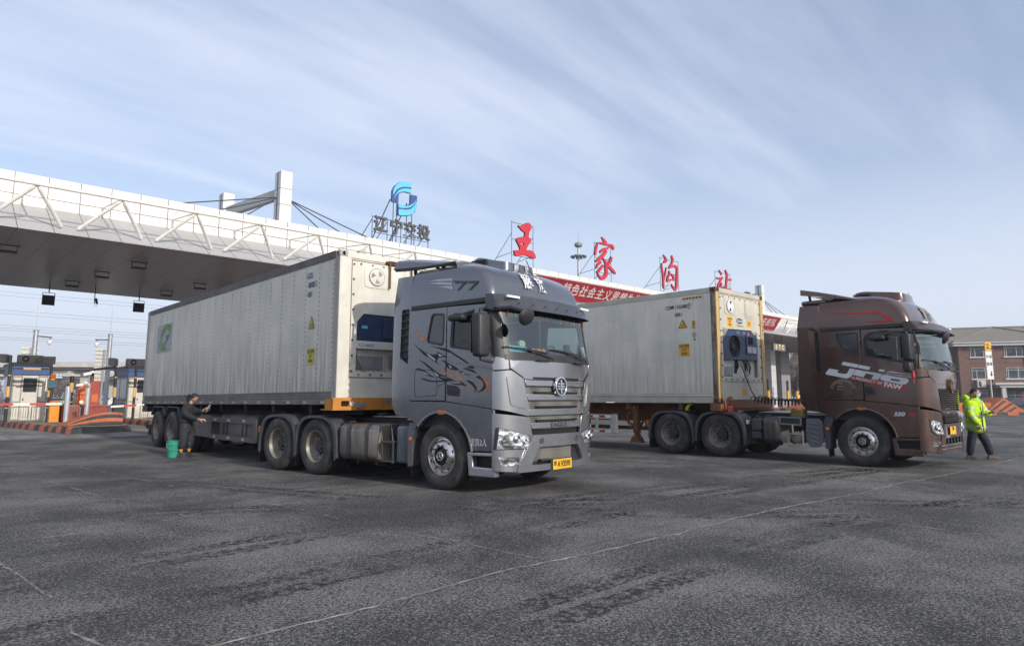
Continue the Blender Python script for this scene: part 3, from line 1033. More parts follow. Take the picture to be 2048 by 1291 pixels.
        fp('lower_intake', [[(-.64, .955), (-.62, .86), (.62, .86), (.64, .955)]], M['gap'], t, 0.01, -0.05, 0)
        text_mesh('EAGLE', .098, .006, lambda x, z, d: (x, FS(x, 1.0) - .0135 - d, 1.003 + z), 'lettering', M['strap'], t, bold=.004, sx=1.45, spacing=1.1)
        # round winged badge
        b = MB()
        ring = lambda r0, r1, d0, d1: b.lathe([(r0, -d0), (r0, -d1), (r1, -d1), (r1, -d0)], c=(0, FS(0, 1.6), 1.6), ax='y', n=40)
        ring(.155, .125, .02, .075)
        bd = b.build('badge_ring', M['chrome'], t, bevel=.006)
        b = MB()
        b.lathe([(.128, -.03), (.128, -.05), (0, -.05)], c=(0, FS(0, 1.6), 1.6), ax='y', n=40)
        b.build('badge_disc', M['black'], bd)
        b = MB()
        bmf = lambda u, v, d: (u, FS(0, 1.6) - .052 - d, 1.6 + v)
        b.shape([[(-.016, -.105), (.03, -.105), (.03, -.09), (.016, -.09), (.016, .105), (-.004, .105), (-.03, .085), (-.03, .075), (-.016, .078)]], .02, bmf)
        for z, hx in ((.04, .095), (0.0, .105), (-.04, .095)):
            for s in (-1, 1):
                p = [(s * .026, z + .012), (s * hx, z + .014), (s * (hx - .012), z - .006), (s * .026, z - .012)]
                b.shape([p], .016, bmf)
        b.build('badge_emblem', M['chrome'], bd)
        # bumper
        out = [(-.64, .865), (.64, .865), (.935, .46), (.95, .33), (-.95, .33), (-.935, .46)]
        hole = rpoly([(-.52, .68), (.52, .68), (.70, .425), (-.70, .425)], .04)
        bp = fp('bumper', [[out, hole]], M['silver_lit'], t, 0.09, 0.035, 0.014)
        fp('bumper_intake', [[(-.72, .70), (.72, .70), (.8, .40), (-.8, .40)]], M['black'], bp, 0.01, -0.045, 0)
        fp('intake_mesh', [[(-.50, .68), (.40, .68), (.40, .46), (-.58, .46)]], M['mesh'], bp, 0.01, -0.03, 0)
        b = MB()
        for s in (-1, 1):
            b.lathe([(.045, .0), (.045, -.008), (.036, -.008), (.036, -.003), (0, -.003)], c=(s * .46, FS(.46, .78) - .037, .775), ax='y', n=20)
        b.build('tow_eye_cover', M['silver'], bp)
        b = MB()
        b.box(-.50, -.26, -1.42, -1.34, .465, .50, bev=.01)
        b.box(-.25, .30, -1.425, -1.38, .33, .49, bev=.012)
        b.build('plate_bracket', M['black'], bp)
        b = MB()
        b.box(-.225, .275, -1.437, -1.428, .325, .478, bev=.004)
        pl = b.build('number_plate', M['yplate'], t)
        text_mesh('吉', .075, .003, lambda x, z, d: (-.175 + x, -1.4375 - d, .415 + z), 'lettering', M['ink'], pl, bold=.003)
        text_mesh('A V3595', .122, .003, lambda x, z, d: (.06 + x, -1.4375 - d, .40 + z), 'lettering', M['ink'], pl, bold=.003, sx=.80)
    else:
        # ribbed grille, oval badge
        fp('grille', [[(-.83, 1.60), (-.67, .94), (.67, .94), (.83, 1.60)]], M['black'], t, 0.01, -0.03, 0.0)
        fp('grille_panel', [[(-.80, 1.70), (-.78, 1.60), (.78, 1.60), (.80, 1.70)]], body, t, .04, .0, .006)
        for k in range(9):
            z = 1.575 - k * .046
            hx = .80 - (1.70 - z) * .187
            b = MB()
            rows = []
            for dz, dy in ((.016, -.02), (.006, .035), (-.012, .028), (-.016, -.02)):
                rows.append([(x, FS(x, z) - dy, z + dz) for x in [-hx] + [q for q in CUX if abs(q) < hx] + [hx]])
            b.grid(rows)
            b.build('grille_bar', M['brown_gloss'], t, smooth=20)
        fp('grille_chin', [[(-.70, 1.15), (-.66, 1.10), (.66, 1.10), (.70, 1.15)]], body, t, .06, .02, .01)
        for k in range(4):
            z = 1.055 - k * .04
            b = MB()
            rows = []
            for dz, dy in ((.014, -.02), (.006, .04), (-.01, .034), (-.014, -.02)):
                rows.append([(x, FS(x, z) - dy, z + dz) for x in [-.62] + [q for q in CUX if abs(q) < .62] + [.62]])
            b.grid(rows)
            b.build('grille_bar', M['brown_gloss'], t, smooth=20)
        b = MB()
        n_ = 32
        b.grid([[(r_ * .115 * math.cos(2 * math.pi * k / n_), FS(0, 1.66) - dd, 1.66 + r_ * .15 * math.sin(2 * math.pi * k / n_)) for k in range(n_)]
                for r_, dd in ((1.0, .0), (1.0, .05), (.8, .05), (.8, .03), (0.02, .03))], closed=True)
        bd = b.build('badge_ring', mat('bronze_badge', (.24, .17, .08), .35, .8), t)
        b = MB()
        bmf = lambda u, v, d: (u, FS(0, 1.66) - .032 - d, 1.66 + v)
        b.shape([[(-.012, -.09), (.012, -.09), (.012, .10), (-.012, .10)]], .014, bmf)
        for z in (.03, 0, -.03):
            for s in (-1, 1):
                b.shape([[(s * .014, z + .009), (s * .07, z + .012), (s * .065, z - .004), (s * .014, z - .009)]], .012, bmf)
        b.build('badge_emblem', mat('bronze_emblem', (.42, .32, .16), .3, .8), bd)
        out = [(-.66, .90), (.66, .90), (.935, .46), (.95, .33), (-.95, .33), (-.935, .46)]
        hole = rpoly([(-.62, .62), (.62, .62), (.66, .50), (-.66, .50)], .02)
        bp = fp('bumper', [[out, hole]], M['brown_gloss'], t, 0.09, 0.03, 0.014)
        fp('bumper_intake', [[(-.68, .64), (.68, .64), (.70, .48), (-.70, .48)]], M['gap'], bp, 0.01, -0.03, 0)
        b = MB()
        for k in range(5):
            b.box(-.5 + k * .25 - .03, -.5 + k * .25 + .03, -1.39, -1.35, .50, .62, bev=.006)
        b.build('intake_ribs', M['black'], bp)
        for z in (.47, .40):
            fp('bumper_ridge', [[(-.93, z + .012), (-.93, z - .012), (.93, z - .012), (.93, z + .012)]], M['brown_gloss'], bp, .02, .052, .006)
        b = MB()
        b.box(-.45, -.01, -1.425, -1.413, .68, .84, bev=.004)
        pl = b.build('number_plate', M['yplate'], t)
        text_mesh('吉A', .085, .003, lambda x, z, d: (-.23 + x, -1.4255 - d, .80 + z), 'lettering', M['ink'], pl, bold=.003)
    # windscreen, cowl, wipers
    b = MB()
    b.shape([[(-1.13, 2.0), (1.13, 2.0), (1.13, 2.84), (-1.13, 2.84)]], 0.0, fm(.004), CUX, [2.2, 2.4, 2.6])
    b.build('windscreen', M['wsglass'], t, smooth=60)
    fp('cowl_panel', [[(-1.14, 1.985), (1.14, 1.985), (1.13, 2.06), (.9, 2.10), (-.9, 2.10), (-1.13, 2.06)]], M['black'], t, .012, .012, .004)
    for s0 in (-.55, .45):
        b = MB()
        y = lambda x, z: FS(x, z) - .035
        b.tube([(s0 + .32, y(s0 + .3, 1.98) - .03, 1.99), (s0 + .36, y(s0 + .3, 2.03) - .02, 2.04), (s0 - .25, y(s0 - .25, 2.15), 2.16)], .012, 6)
        b.tube([(s0 - .62, y(s0 - .6, 2.16) + .012, 2.175), (s0 - .2, y(s0 - .2, 2.15), 2.155), (s0 + .28, y(s0 + .2, 2.1) + .008, 2.115)], .011, 6)
        b.box(s0 + .0, s0 + .3, FS(s0, 2.0) - .06, FS(s0, 2.0) - .02, 1.975, 2.005, bev=.01)
        b.build('wiper', M['black'], t)
    # visor
    b = MB()
    if T1_:
        visor_strip(b, .13, 2.765, 2.985, -.93)
    else:
        visor_strip(b, .17, 2.79, 2.97, -.93)
    vs_ = b.build('sun_visor', mat('visor_plastic', (.035, .038, .045), .3, var=.2, coat=.4) if T1_ else mat('visor_brown', (.055, .042, .04), .35, var=.2), t, smooth=50)
    for s in (-1, 1):
        b = MB()
        x0 = s * .98
        b.bar((x0 - .14, FS(.98, 2.62) - .075 + (.02 if s < 0 else .0), 2.945), (x0 + .14, FS(.98, 2.62) - .075 + (.0 if s < 0 else .02), 2.945), .03, .035)
        b.build('roof_lamp', M['lampw'], vs_)
    b = MB()
    for k in range(7):
        x = -.9 + k * .3
        b.lathe([(.012, 0), (.012, -.01), (0, -.01)], c=(x, FS(x, 2.62) - .095, 2.85), ax='y', n=8)
    b.build('visor_studs', M['gap'], vs_)
    # roof cap, deflector, roof air conditioner
    roof_cap(body, t)
    b = MB()
    if T1_:
        for sgn, thk in ((1, 0), ):
            rows = []
            for y, zt, k in ((-.2, 3.64, .2), (.2, 3.70, .5), (.6, 3.77, .8), (.95, 3.825, 1.0), (1.28, 3.85, 1.0)):
                prof = [(-1.165, -.21 * k), (-1.16, -.15 * k), (-1.14, -.08), (-1.06, -.03), (-.9, 0), (-.4, .02), (0, .025)]
                prof = prof + [(-x, z) for x, z in prof[::-1][1:]]
                rows.append([(x, y, zt + z) for x, z in prof])
            inner = [[(x * .975, y - .005, z - .035) for x, y, z in r] for r in rows]
            b.grid(rows)
            b.grid(inner)
            b.grid([rows[-1], inner[-1]])
            b.grid([rows[0], inner[0]])
            b.grid([[r[0] for r in rows], [r[0] for r in inner]])
            b.grid([[r[-1] for r in rows], [r[-1] for r in inner]])
    else:
        rows = []
        for y, zt in ((-.02, 3.565), (.4, 3.69), (.8, 3.80), (1.16, 3.885)):
            prof = [(-1.12, -.02), (-1.0, 0), (0, .03), (1.0, 0), (1.12, -.02)]
            rows.append([(x, y, zt + z) for x, z in prof])
        inner = [[(x, y, z - .03 - .10 * (y + .02) / 1.18) for x, y, z in r] for r in rows]
        b.grid(rows)
        b.grid(inner)
        b.grid([rows[-1], inner[-1]])
        b.grid([[r[0] for r in rows], [r[0] for r in inner]])
        b.grid([[r[-1] for r in rows], [r[-1] for r in inner]])
        b.box(-1.12, 1.12, .62, 1.16, 3.49, 3.6, bev=.03)
    df = b.build('roof_deflector', body, t, smooth=50, weld=True)
    b = MB()
    for s in (-1, 1):
        b.bar((s * .9, .45, 3.5), (s * .9, .5, 3.72), .05, .04)
        b.bar((s * .9, 1.0, 3.4), (s * .9, 1.05, 3.78), .05, .04)
        b.bar((s * 1.0, .2, 3.42), (s * 1.0, .24, 3.63), .06, .04)
    b.build('deflector_strut', M['black'], df)
    b = MB()
    zt, ya_, yb_, hw_ = (3.83, .18, -.64, .43) if T1_ else (3.79, .30, -.76, .46)
    ym_, yl_ = (ya_ + yb_) / 2, (ya_ - yb_) / 2
    ACF = yb_ + .03
    rows = []
    sq = [(math.copysign(abs(math.cos(a)) ** .35, math.cos(a)), math.copysign(abs(math.sin(a)) ** .35, math.sin(a))) for a in [2 * math.pi * q / 36 for q in range(36)]]
    for z, k, fz in ((3.45, 1.0, 0), (3.58, 1.0, 0.0), (zt - .06, .97, .6), (zt - .02, .92, .85), (zt, .8, 1), (zt + .004, .0, 1)):
        rows.append([(px_ * hw_ * (k if k < .9 or px_ else k), ym_ + py_ * yl_ * k, z - fz * (.20 if T1_ else .10) * max(0, (ym_ + .25 - (ym_ + py_ * yl_ * k))) / .75) for px_, py_ in sq])
    b.grid(rows, closed=True)
    ac = b.build('roof_air_conditioner', body, t, smooth=45)
    for s in (-1, 1):
        b = MB()
        for k in range(12):
            b.box(s * hw_ - .012, s * hw_ + .012, ya_ - .07 - k * .03, ya_ - .055 - k * .03, 3.67, zt - .07)
        b.build('vent_slats', M['black'], ac)
    if T1_:
        b = MB()
        b.lathe([(.05, 0), (.045, .03), (.02, .045), (0, .045)], c=(.10, -.80, 3.44), ax='z', n=12)
        b.tube([(.10, -.80, 3.47), (.05, -.70, 3.74)], .008, 6)
        b.build('roof_aerial', M['black'], t)
        for ch, xx, zz, sz in (('解', -.34, 3.27, .30), ('放', .0, 3.26, .30)):
            text_mesh(ch, sz, .004, lambda x, z, d, xx=xx, zz=zz: (xx + x, capy(xx + x, zz + z) - d * .9 - .016, zz + z + d * .4 + .006), 'lettering', M['white_ink'], t, bold=.006, shear=.15, sx=.8, cuts=6)
        for ch, xx in (('解', -.16), ('放', .12)):
            text_mesh(ch, .15, .004, lambda x, z, d, xx=xx: (xx + x, yb_ + .012 - d - .02, 3.585 + z * .8), 'lettering', M['white_ink'], ac, bold=.003, shear=.12, sx=.8)
        # graphics on the near side
        b = MB()
        for k_, (L, d0) in enumerate(((DEC_BLACK, .0455), (DEC_ORANGE, .0475), (DEC_WHITE, .0475))):
            b.mi = k_
            for p in L:
                b.shape([p], .001, sidem(-1, 1.2 + d0))
        b.build('eagle_graphic', [M['ink'], M['orange_ink'], M['white_ink']], t, smooth=0)
        for nm, L, mm, d0 in (('roof_graphic', DEC_ROOF, mat('graphic_blue_grey', (.03, .035, .045), .3), .004), ('roof_flame', DEC_FLAME, mat('graphic_pale', (.36, .38, .42), .35), .0025)):
            b = MB()
            for p in L:
                b.shape([p], .003, lambda y, z, d, d0=d0: (-(caphw(z) + d0 + .006 + d), y, z))
            b.build(nm, mm, t, smooth=0)
        text_mesh('定员2人', .12, .002, lambda x, z, d: (-1.2455 - d, -.80 - x, .755 + z), 'lettering', M['white_ink'], t, sx=.8)
    else:
        b = MB()
        for k, p in enumerate(JH_J):
            b.shape(p, .002, sidem(-1, 1.2475))
        b.build('door_lettering', M['white_ink'], t, smooth=0)
        b = MB()
        b.shape([JH_BAND], .001, sidem(-1, 1.2455))
        b.build('door_band', M['red_ink'], t, smooth=0)
        b = MB()
        b.shape([JH_STRIPE], .003, lambda y, z, d: (-(caphw(z) + .008 + d), y, z))
        b.build('roof_graphic', M['red_ink'], t, smooth=0)
        sl = -.226
        text_mesh('A PRODUCT OF', .082, .001, lambda x, z, d: (-1.2475 - d, -.165 - x, 1.782 + x * sl + z), 'lettering', M['white_ink'], t, bold=.002, shear=.1)
        text_mesh('FAW', .135, .001, lambda x, z, d: (-1.2475 - d, -.645 - x, 1.662 + x * sl + z), 'lettering', M['white_ink'], t, bold=.006, shear=.15, sx=1.1)
        text_mesh('550', .105, .002, lambda x, z, d: (-1.2455 - d, -.73 - x, 1.09 + z), 'lettering', M['white_ink'], t, bold=.004, shear=.25, sx=1.25)
        text_mesh('HP', .095, .002, lambda x, z, d: (-1.2455 - d, -.96 - x, 1.085 + z), 'lettering', M['red_ink'], t, bold=.004, shear=.25, sx=1.1)
        # faded company name arched over the locker flap
        gold = mat('faded_gold_ink', (.30, .25, .20), .6)
        chs = '辽宁自由通货运有限公司'
        for k, ch in enumerate(chs):
            a = R(162 - k * 14.4)
            text_mesh(ch, .075, .0015, lambda x, z, d, a=a: (-1.247 - d, .325 - (.23 * math.cos(a) + x * math.sin(a) + z * math.cos(a)), 1.585 + .20 * math.sin(a) + z * math.sin(a) - x * math.cos(a)), 'lettering', gold, t)
        for ch, zz in (('核载', 1.72), ('准牵引', 1.66), ('定员2人', 1.60)):
            text_mesh(ch, .05, .0015, lambda x, z, d, zz=zz: (-1.247 - d, .36 - x, zz + z), 'lettering', gold, t)
        for ch, xx, zz, sz in (('解', -.20, 3.205, .30), ('放', .17, 3.195, .30)):
            text_mesh(ch, sz, .004, lambda x, z, d, xx=xx, zz=zz: (xx + x, capy(xx + x, zz + z) - d * .9 - .016, zz + z + d * .4 + .006), 'lettering', gold, t, bold=.006, shear=.12, sx=.8, cuts=6)
        b = MB()
        b.tube([(.5, -.75, 3.45), (.45, -.62, 3.78)], .006, 5)
        b.build('roof_aerial', M['black'], t)
        # red ribbon tied to the mirror stay
        b = MB()
        b.box(-1.47, -1.40, -1.12, -1.06, 1.80, 1.96, bev=.02)
        b.box(-1.45, -1.43, -1.10, -1.08, 1.70, 1.82, bev=.008)
        b.build('mirror_ribbon', M['red_ink'], t)
        # convex mirror on the bumper
        b = MB()
        b.lathe([(.0, -.05), (.07, -.03), (.09, .02), (.0, .05)], c=(.1, -1.5, 1.06), ax='y', n=14)
        b.build('bumper_mirror', M['galv'], t)
    # ---------------- cab interior
    b = MB()
    b.box(-1.2, 1.2, .70, .735, 1.2, 2.94)
    b.box(-1.2, 1.2, -1.0, .7, 2.90, 2.935)
    b.build('cab_lining', M['grey_in'], t)
    b = MB()
    b.box(-1.2, 1.2, -1.08, .72, 1.12, 1.2)
    b.box(-1.15, 1.15, -1.0, .5, .95, 1.12)
    b.build('cab_floor', M['chassis'], t)
    b = MB()
    rows = [[(x, FS(x * .97, 2.0) + .06, z) for x in (-1.15, -.9, -.5, 0, .5, .9, 1.15)] for z in (1.5, 2.05)]
    rows.append([(x, -1.0, 2.125) for x in (-1.15, -.9, -.5, 0, .5, .9, 1.15)])
    rows.append([(x, -.80, 2.09) for x in (-1.15, -.9, -.5, 0, .5, .9, 1.15)])
    rows.append([(x, -.78, 1.5) for x in (-1.15, -.9, -.5, 0, .5, .9, 1.15)])
    b.grid(rows)
    b.box(.30, 1.0, -1.02, -.78, 2.05, 2.24, bev=.04)
    b.box(.74, .84, -1.05, -.95, 2.1, 2.33, bev=.02)
    b.build('dashboard', M['black'], t)
    b = MB()
    b.lathe([(.23, -.015), (.245, 0), (.23, .015), (.215, 0), (.23, -.015)], ax='z', n=28)
    b.rod((0, 0, -.25), (0, 0, 0), .03)
    b.bar((-.22, 0, 0), (.22, 0, 0), .05, .02)
    for v_ in b.bm.verts:
        v_.co = Matrix.Translation((.62, -.62, 2.16)) @ Matrix.Rotation(R(-38), 4, 'X') @ v_.co
    b.build('steering_wheel', M['black'], t)
    for s in (-1, 1):
        b = MB()
        b.box(s * .62 - .27, s * .62 + .27, -.45, .05, 1.55, 1.75, bev=.05)
        b.box(s * .62 - .25, s * .62 + .25, .02, .18, 1.72, 2.35, bev=.05)
        b.box(s * .62 - .15, s * .62 + .15, .05, .16, 2.36, 2.58, bev=.04)
        b.build('seat', M['cloth'], t)
    if T1_:
        fr = [mat('tassel_' + n_, c_, .8) for n_, c_ in (('red', (.30, .03, .03)), ('green', (.05, .18, .05)), ('gold', (.35, .22, .04)), ('dark', (.03, .03, .035)))]
        b = MB()
        b.mi = 3
        b.box(-1.05, 1.05, -1.17, -1.155, 2.74, 2.82)
        for k in range(42):
            b.mi = [0, 3, 1, 3, 2, 3, 3, 0][k % 8]
            x = -1.03 + k * .05
            b.box(x, x + .028, -1.175, -1.16, 2.64 + .02 * random.random(), 2.745)
        b.build('tassel_fringe', fr, t)
        b = MB()
        b.shape([rpoly([(-1.04, 2.11), (-.66, 2.11), (-.70, 2.20), (-1.03, 2.21)], .02)], .002, lambda x, z, d: (x, FS(x, z) + .02 - d, z))
        b.build('permit_card', M['card'], t)
        b = MB()
        b.shape([rpoly([(1.0, 2.30), (.86, 2.28), (1.03, 2.08), (1.1, 2.10)], .02)], .002, lambda x, z, d: (x, FS(x, z) + .02 - d, z))
        b.build('permit_card', mat('pale_green_card', (.50, .66, .55), .5, var=.3, vs=25), t)
        b = MB()
        b.shape([rpoly([(-.74, 2.21), (-.60, 2.21), (-.58, 2.27), (-.66, 2.31), (-.74, 2.29)], .03)], .05, lambda x, z, d: (x, -1.13 - d, z))
        b.build('dashboard_ornament', mat('cream_ornament', (.66, .62, .42), .6), t)
    else:
        b = MB()
        b.shape([rpoly([(.55, 2.10), (.95, 2.08), (.98, 2.25), (.62, 2.22)], .01)], .002, lambda x, z, d: (x, FS(x, z) + .03 - d, z))
        b.build('permit_card', M['white'], t)
        b = MB()
        b.box(-1.19, -1.17, -.35, -.18, 2.2, 2.66, bev=.008)
        b.build('window_curtain', mat('curtain_olive', (.22, .22, .10), .9), t)
    # ---------------- chassis
    b = MB()
    for s in (-1, 1):
        b.box(s * .43 - .04, s * .43 + .04, -1.0, 5.35, .78, 1.04)
    for y in (.9, 1.9, 2.7, 3.95, 5.2):
        b.box(-.4, .4, y - .05, y + .05, .82, 1.0)
    b.box(-.40, .40, -1.0, 1.3, .50, 1.08)
    b.box(-1.0, 1.0, -.08, .08, .44, .56)
    for y in ax:
        b.rod((-.9, y, .52), (.9, y, .52), .11, 10)
        b.lathe([(.0, -.2), (.2, -.14), (.24, 0), (.2, .14), (0, .2)], c=(0, y, .52), ax='y', n=14)
    b.build('chassis_frame', M['chassis'], t)
    b = MB()
    b.lathe([(0, 1.2), (.42, 1.2), (.45, 1.17), (.45, 1.12), (.3, 1.08), (0, 1.08)], c=(0, 3.9, 0), ax='z', n=28)
    b.box(-.45, .45, 3.6, 4.3, 1.0, 1.1, bev=.02)
    b.build('fifth_wheel', M['chassis'], t)
    b = MB()
    b.box(-.5, .5, .98, 1.6, 1.02, 1.06)
    b.box(-.48, .48, 1.05, 2.6, 1.065, 1.08)
    b.build('catwalk', M['galv'], t)
    # drive axle mudguards
    for y0 in ax:
        for s in (-1, 1):
            P = [(-.66, .33), (-.645, .62), (-.6, .82), (-.5, .96), (-.36, 1.04), (-.15, 1.075), (.15, 1.075), (.36, 1.04), (.5, .96), (.6, .82), (.645, .62), (.66, .36)]
            P = smooth_pts(P, 2)
            b = MB()
            x0, x1 = s * .66, s * 1.255
            outr = [(y * 1.03, z + .02) for y, z in P]
            b.grid([[(x0, y0 + y, z) for y, z in P], [(x1, y0 + y, z) for y, z in P], [(x1, y0 + y, z) for y, z in outr], [(x0, y0 + y, z) for y, z in outr]])
            lip = [(y * .94, z - .035) for y, z in P]
            b.grid([[(s * 1.256, y0 + y, z) for y, z in outr], [(s * 1.262, y0 + y, z) for y, z in lip], [(s * 1.23, y0 + y, z) for y, z in lip]])
            g = b.build('mudguard', M['mudguard'], t, smooth=40)
            b = MB()
            b.box(min(s * .72, s * 1.22), max(s * .72, s * 1.22), y0 + .665, y0 + .675, .12, .38)
            b.build('mud_flap', M['chassis'], g)
    # near side: tank, steps, battery box; far side: a second tank
    def dtank(s, ya, yb, z0=.33, z1=.97, mm=M['tank']):
        prof = rrect(-.33, z0, .33, z1, .14, 5)
        b = MB()
        rows = []
        for y, k in ((ya, .93), (ya + .03, 1), (yb - .03, 1), (yb, .93)):
            rows.append([(s * .90 + x * k, y, (z0 + z1) / 2 + (z - (z0 + z1) / 2) * k) for x, z in prof])
        b.grid(rows, closed=True)
        tk = b.build('fuel_tank', mm, t, smooth=40)
        b = MB()
        for r_ in (rows[0], rows[-1]):
            b.f([b.v(p) for p in r_])
        b.build('tank_end', M['tankend'], tk)
        b = MB()
        sp = rrect(-.338, z0 - .008, .338, z1 + .008, .148, 5)
        for fy in (.22, .70):
            y = ya + (yb - ya) * fy
            b.grid([[(s * .90 + x, y, z) for x, z in sp], [(s * .90 + x, y + .10, z) for x, z in sp]], closed=True)
            b.box(s * .90 - .1, s * .9 + .1, y + .02, y + .08, z0 - .07, z0 - .008)
        b.build('tank_strap', M['strap'], tk)
        b = MB()
        b.lathe([(.07, 0), (.07, .05), (.055, .06), (0, .06)], c=(s * 1.05, ya + (yb - ya) * .85, z1 - .02), ax='z', n=14)
        b.build('tank_cap', M['strap'], tk)
        return tk
    if T1_:
        dtank(-1, 1.55, 2.62)
        b = MB()
        for y in (1.14, 1.42):
            b.bar((-1.16, y + .14, 1.0), (-1.23, y, .68), .016, .02)
            b.bar((-1.23, y, .70), (-1.23, y, .34), .02, .03)
        b.box(-1.24, -.95, 1.12, 1.44, .665, .70, bev=.006)
        b.box(-1.24, -.95, 1.12, 1.44, .35, .385, bev=.006)
        b.build('catwalk_step', M['strap'], t)
        b = MB()
        b.box(-1.0, -.6, 1.1, 1.5, .40, .98, bev=.02)
        b.tube([(-1.0, 1.2, .95), (-1.08, 1.25, .8), (-1.02, 1.32, .72), (-.95, 1.3, .6)], .015, 6)
        b.tube([(-1.0, 1.28, .97), (-1.1, 1.33, .85), (-1.0, 1.4, .75)], .012, 6)
        b.build('air_dryer', M['chassis'], t)
        b = MB()
        b.box(-1.22, -.75, .76, 1.08, .35, .96, bev=.05, seg=3)
        b.build('side_shield', mat('worn_grey_plastic', (.09, .105, .12), .5, var=.4, dirt=.6, dcol=(.03, .03, .03)), t, smooth=50)
    else:
        # exhaust-side silencer box, battery box, air bottles, shield
        b = MB()
        b.box(-1.2, -.75, 2.2, 2.45, .66, .94, bev=.03)
        b.box(-1.2, -.75, 2.22, 2.47, .46, .65, bev=.04)
        b.tube([(-1.12, 2.22, .95), (-1.14, 2.3, 1.0), (-1.12, 2.4, .95)], .018, 6)
        b.build('urea_tank', M['mudguard'], t)
        dtank(-1, 1.78, 2.14, .40, .98, mat('dusty_brown_tank', (.13, .105, .085), .45, .4, var=.3, dirt=.6))
        b = MB()
        b.box(-1.2, -.7, 1.28, 1.74, .83, .985, bev=.008)
        bt = b.build('battery_box', mat('battery_lid', (.03, .04, .055), .4, var=.3), t)
        b = MB()
        b.shape([[(1.26, .80), (1.76, .82), (1.76, 1.0), (1.26, .99)], [(1.29, .835), (1.73, .855), (1.73, .97), (1.29, .96)]], .03, sidem(-1, 1.19))
        b.build('battery_rail', M['satin'], bt)
        for y in (1.65, 1.38):
            b = MB()
            b.lathe([(0, -1.22), (.10, -1.215), (.135, -1.19), (.14, -1.15), (.14, -.7)], c=(0, y, .54), ax='x', n=22)
            b.build('air_bottle', mat('air_bottle_grey', (.26, .24, .21), .5, .2, var=.2, dirt=.5) if y > 1.5 else bpy.data.materials['air_bottle_grey'], t)
        b = MB()
        for y in (1.56, 1.23):
            b.bar((-1.24, y, .70), (-1.25, y, .34), .03, .03)
        b.bar((-1.25, 1.56, .36), (-1.25, 1.23, .36), .03, .035)
        b.bar((-1.25, 1.56, .62), (-1.25, 1.23, .62), .02, .03)
        b.bar((-1.24, 1.46, .82), (-1.24, 1.45, .64), .05, .02)
        b.build('step_frame', M['tankend'], t)
        b = MB()
        b.shape([rpoly([(1.15, .97), (.86, .97), (.79, .88), (.785, .5), (.86, .36), (1.06, .34), (1.16, .44)], .04)], .02, sidem(-1, 1.215))
        sh = b.build('side_shield', mat('grey_heat_shield', (.14, .155, .175), .45, .4, var=.15, dirt=.3), t, bevel=.006)
        b = MB()
        for k in range(5):
            z = .88 - k * .1
            b.bar((-1.238, 1.07, z), (-1.238, .90, z - .035), .02, .03)
        b.build('shield_louvre', bpy.data.materials['grey_heat_shield'], sh, bevel=.008)
        b = MB()
        b.box(-1.2, -.95, 1.22, 1.5, 1.0, 1.15, bev=.01)
        b.build('tool_box', mat('dirty_yellow_box', (.20, .15, .03), .7, var=.3, dirt=.6), t)
        # coiled air lines to the trailer
        b = MB()
        for j, (xo, zo) in enumerate(((-.25, 1.52), (-.05, 1.50), (.15, 1.54))):
            pts = []
            for k in range(150):
                u = k / 149
                a = k * .95
                rr = .065
                pts.append((xo + rr * math.cos(a), .95 + u * 1.9, zo - .14 * math.sin(math.pi * u) - .12 * u + rr * math.sin(a)))
            b.tube(pts, .011, 5)
        b.build('air_line_coil', M['ink'], t, smooth=60)
        b = MB()
        b.tube([(-.3, .76, 1.55), (-.3, .9, 1.55)], .02, 6)
        b.tube([(0, .76, 1.5), (0, .95, 1.5)], .02, 6)
        b.build('air_line_coupling', M['red_ink'], t)
    dtank(1, 1.5, 2.6)
    # rear lamps near the last mudguard
    for s in (-1, 1):
        b = MB()
        b.box(s * 1.12 - .06, s * 1.12 + .06, ax[0] - .70, ax[0] - .66, .80, .90, bev=.01)
        b.build('marker_lamp', M['redlens'] if T1_ else M['lampw'], t)
        b = MB()
        b.box(s * 1.1 - .12, s * 1.1 + .12, ax[1] + .70, ax[1] + .76, .70, .84, bev=.01)
        b.build('tail_lamp', M['amber'], t)
    # wheels
    if T1_:
        WH['front'] = make_wheel(True, t, (-1.235, 0, .52), 0, M['alloy'])
        WH['rear'] = make_wheel(False, t, (-1.25, ax[0], .52), 0, M['steel_rim'])
    else:
        wheel_copy(WH['front'], t, (-1.235, 0, .52), 0, .4)
        wheel_copy(WH['rear'], t, (-1.25, ax[0], .52), 0, .7)
    wheel_copy(WH['front'], t, (1.235, 0, .52), math.pi, .3)
    wheel_copy(WH['rear'], t, (-1.25, ax[1], .52), 0, .9)
    for y in ax:
        wheel_copy(WH['rear'], t, (1.25, y, .52), math.pi, .2)
    return t
WH = {}
TR1 = make_tractor('silver')
TR2 = make_tractor('brown')

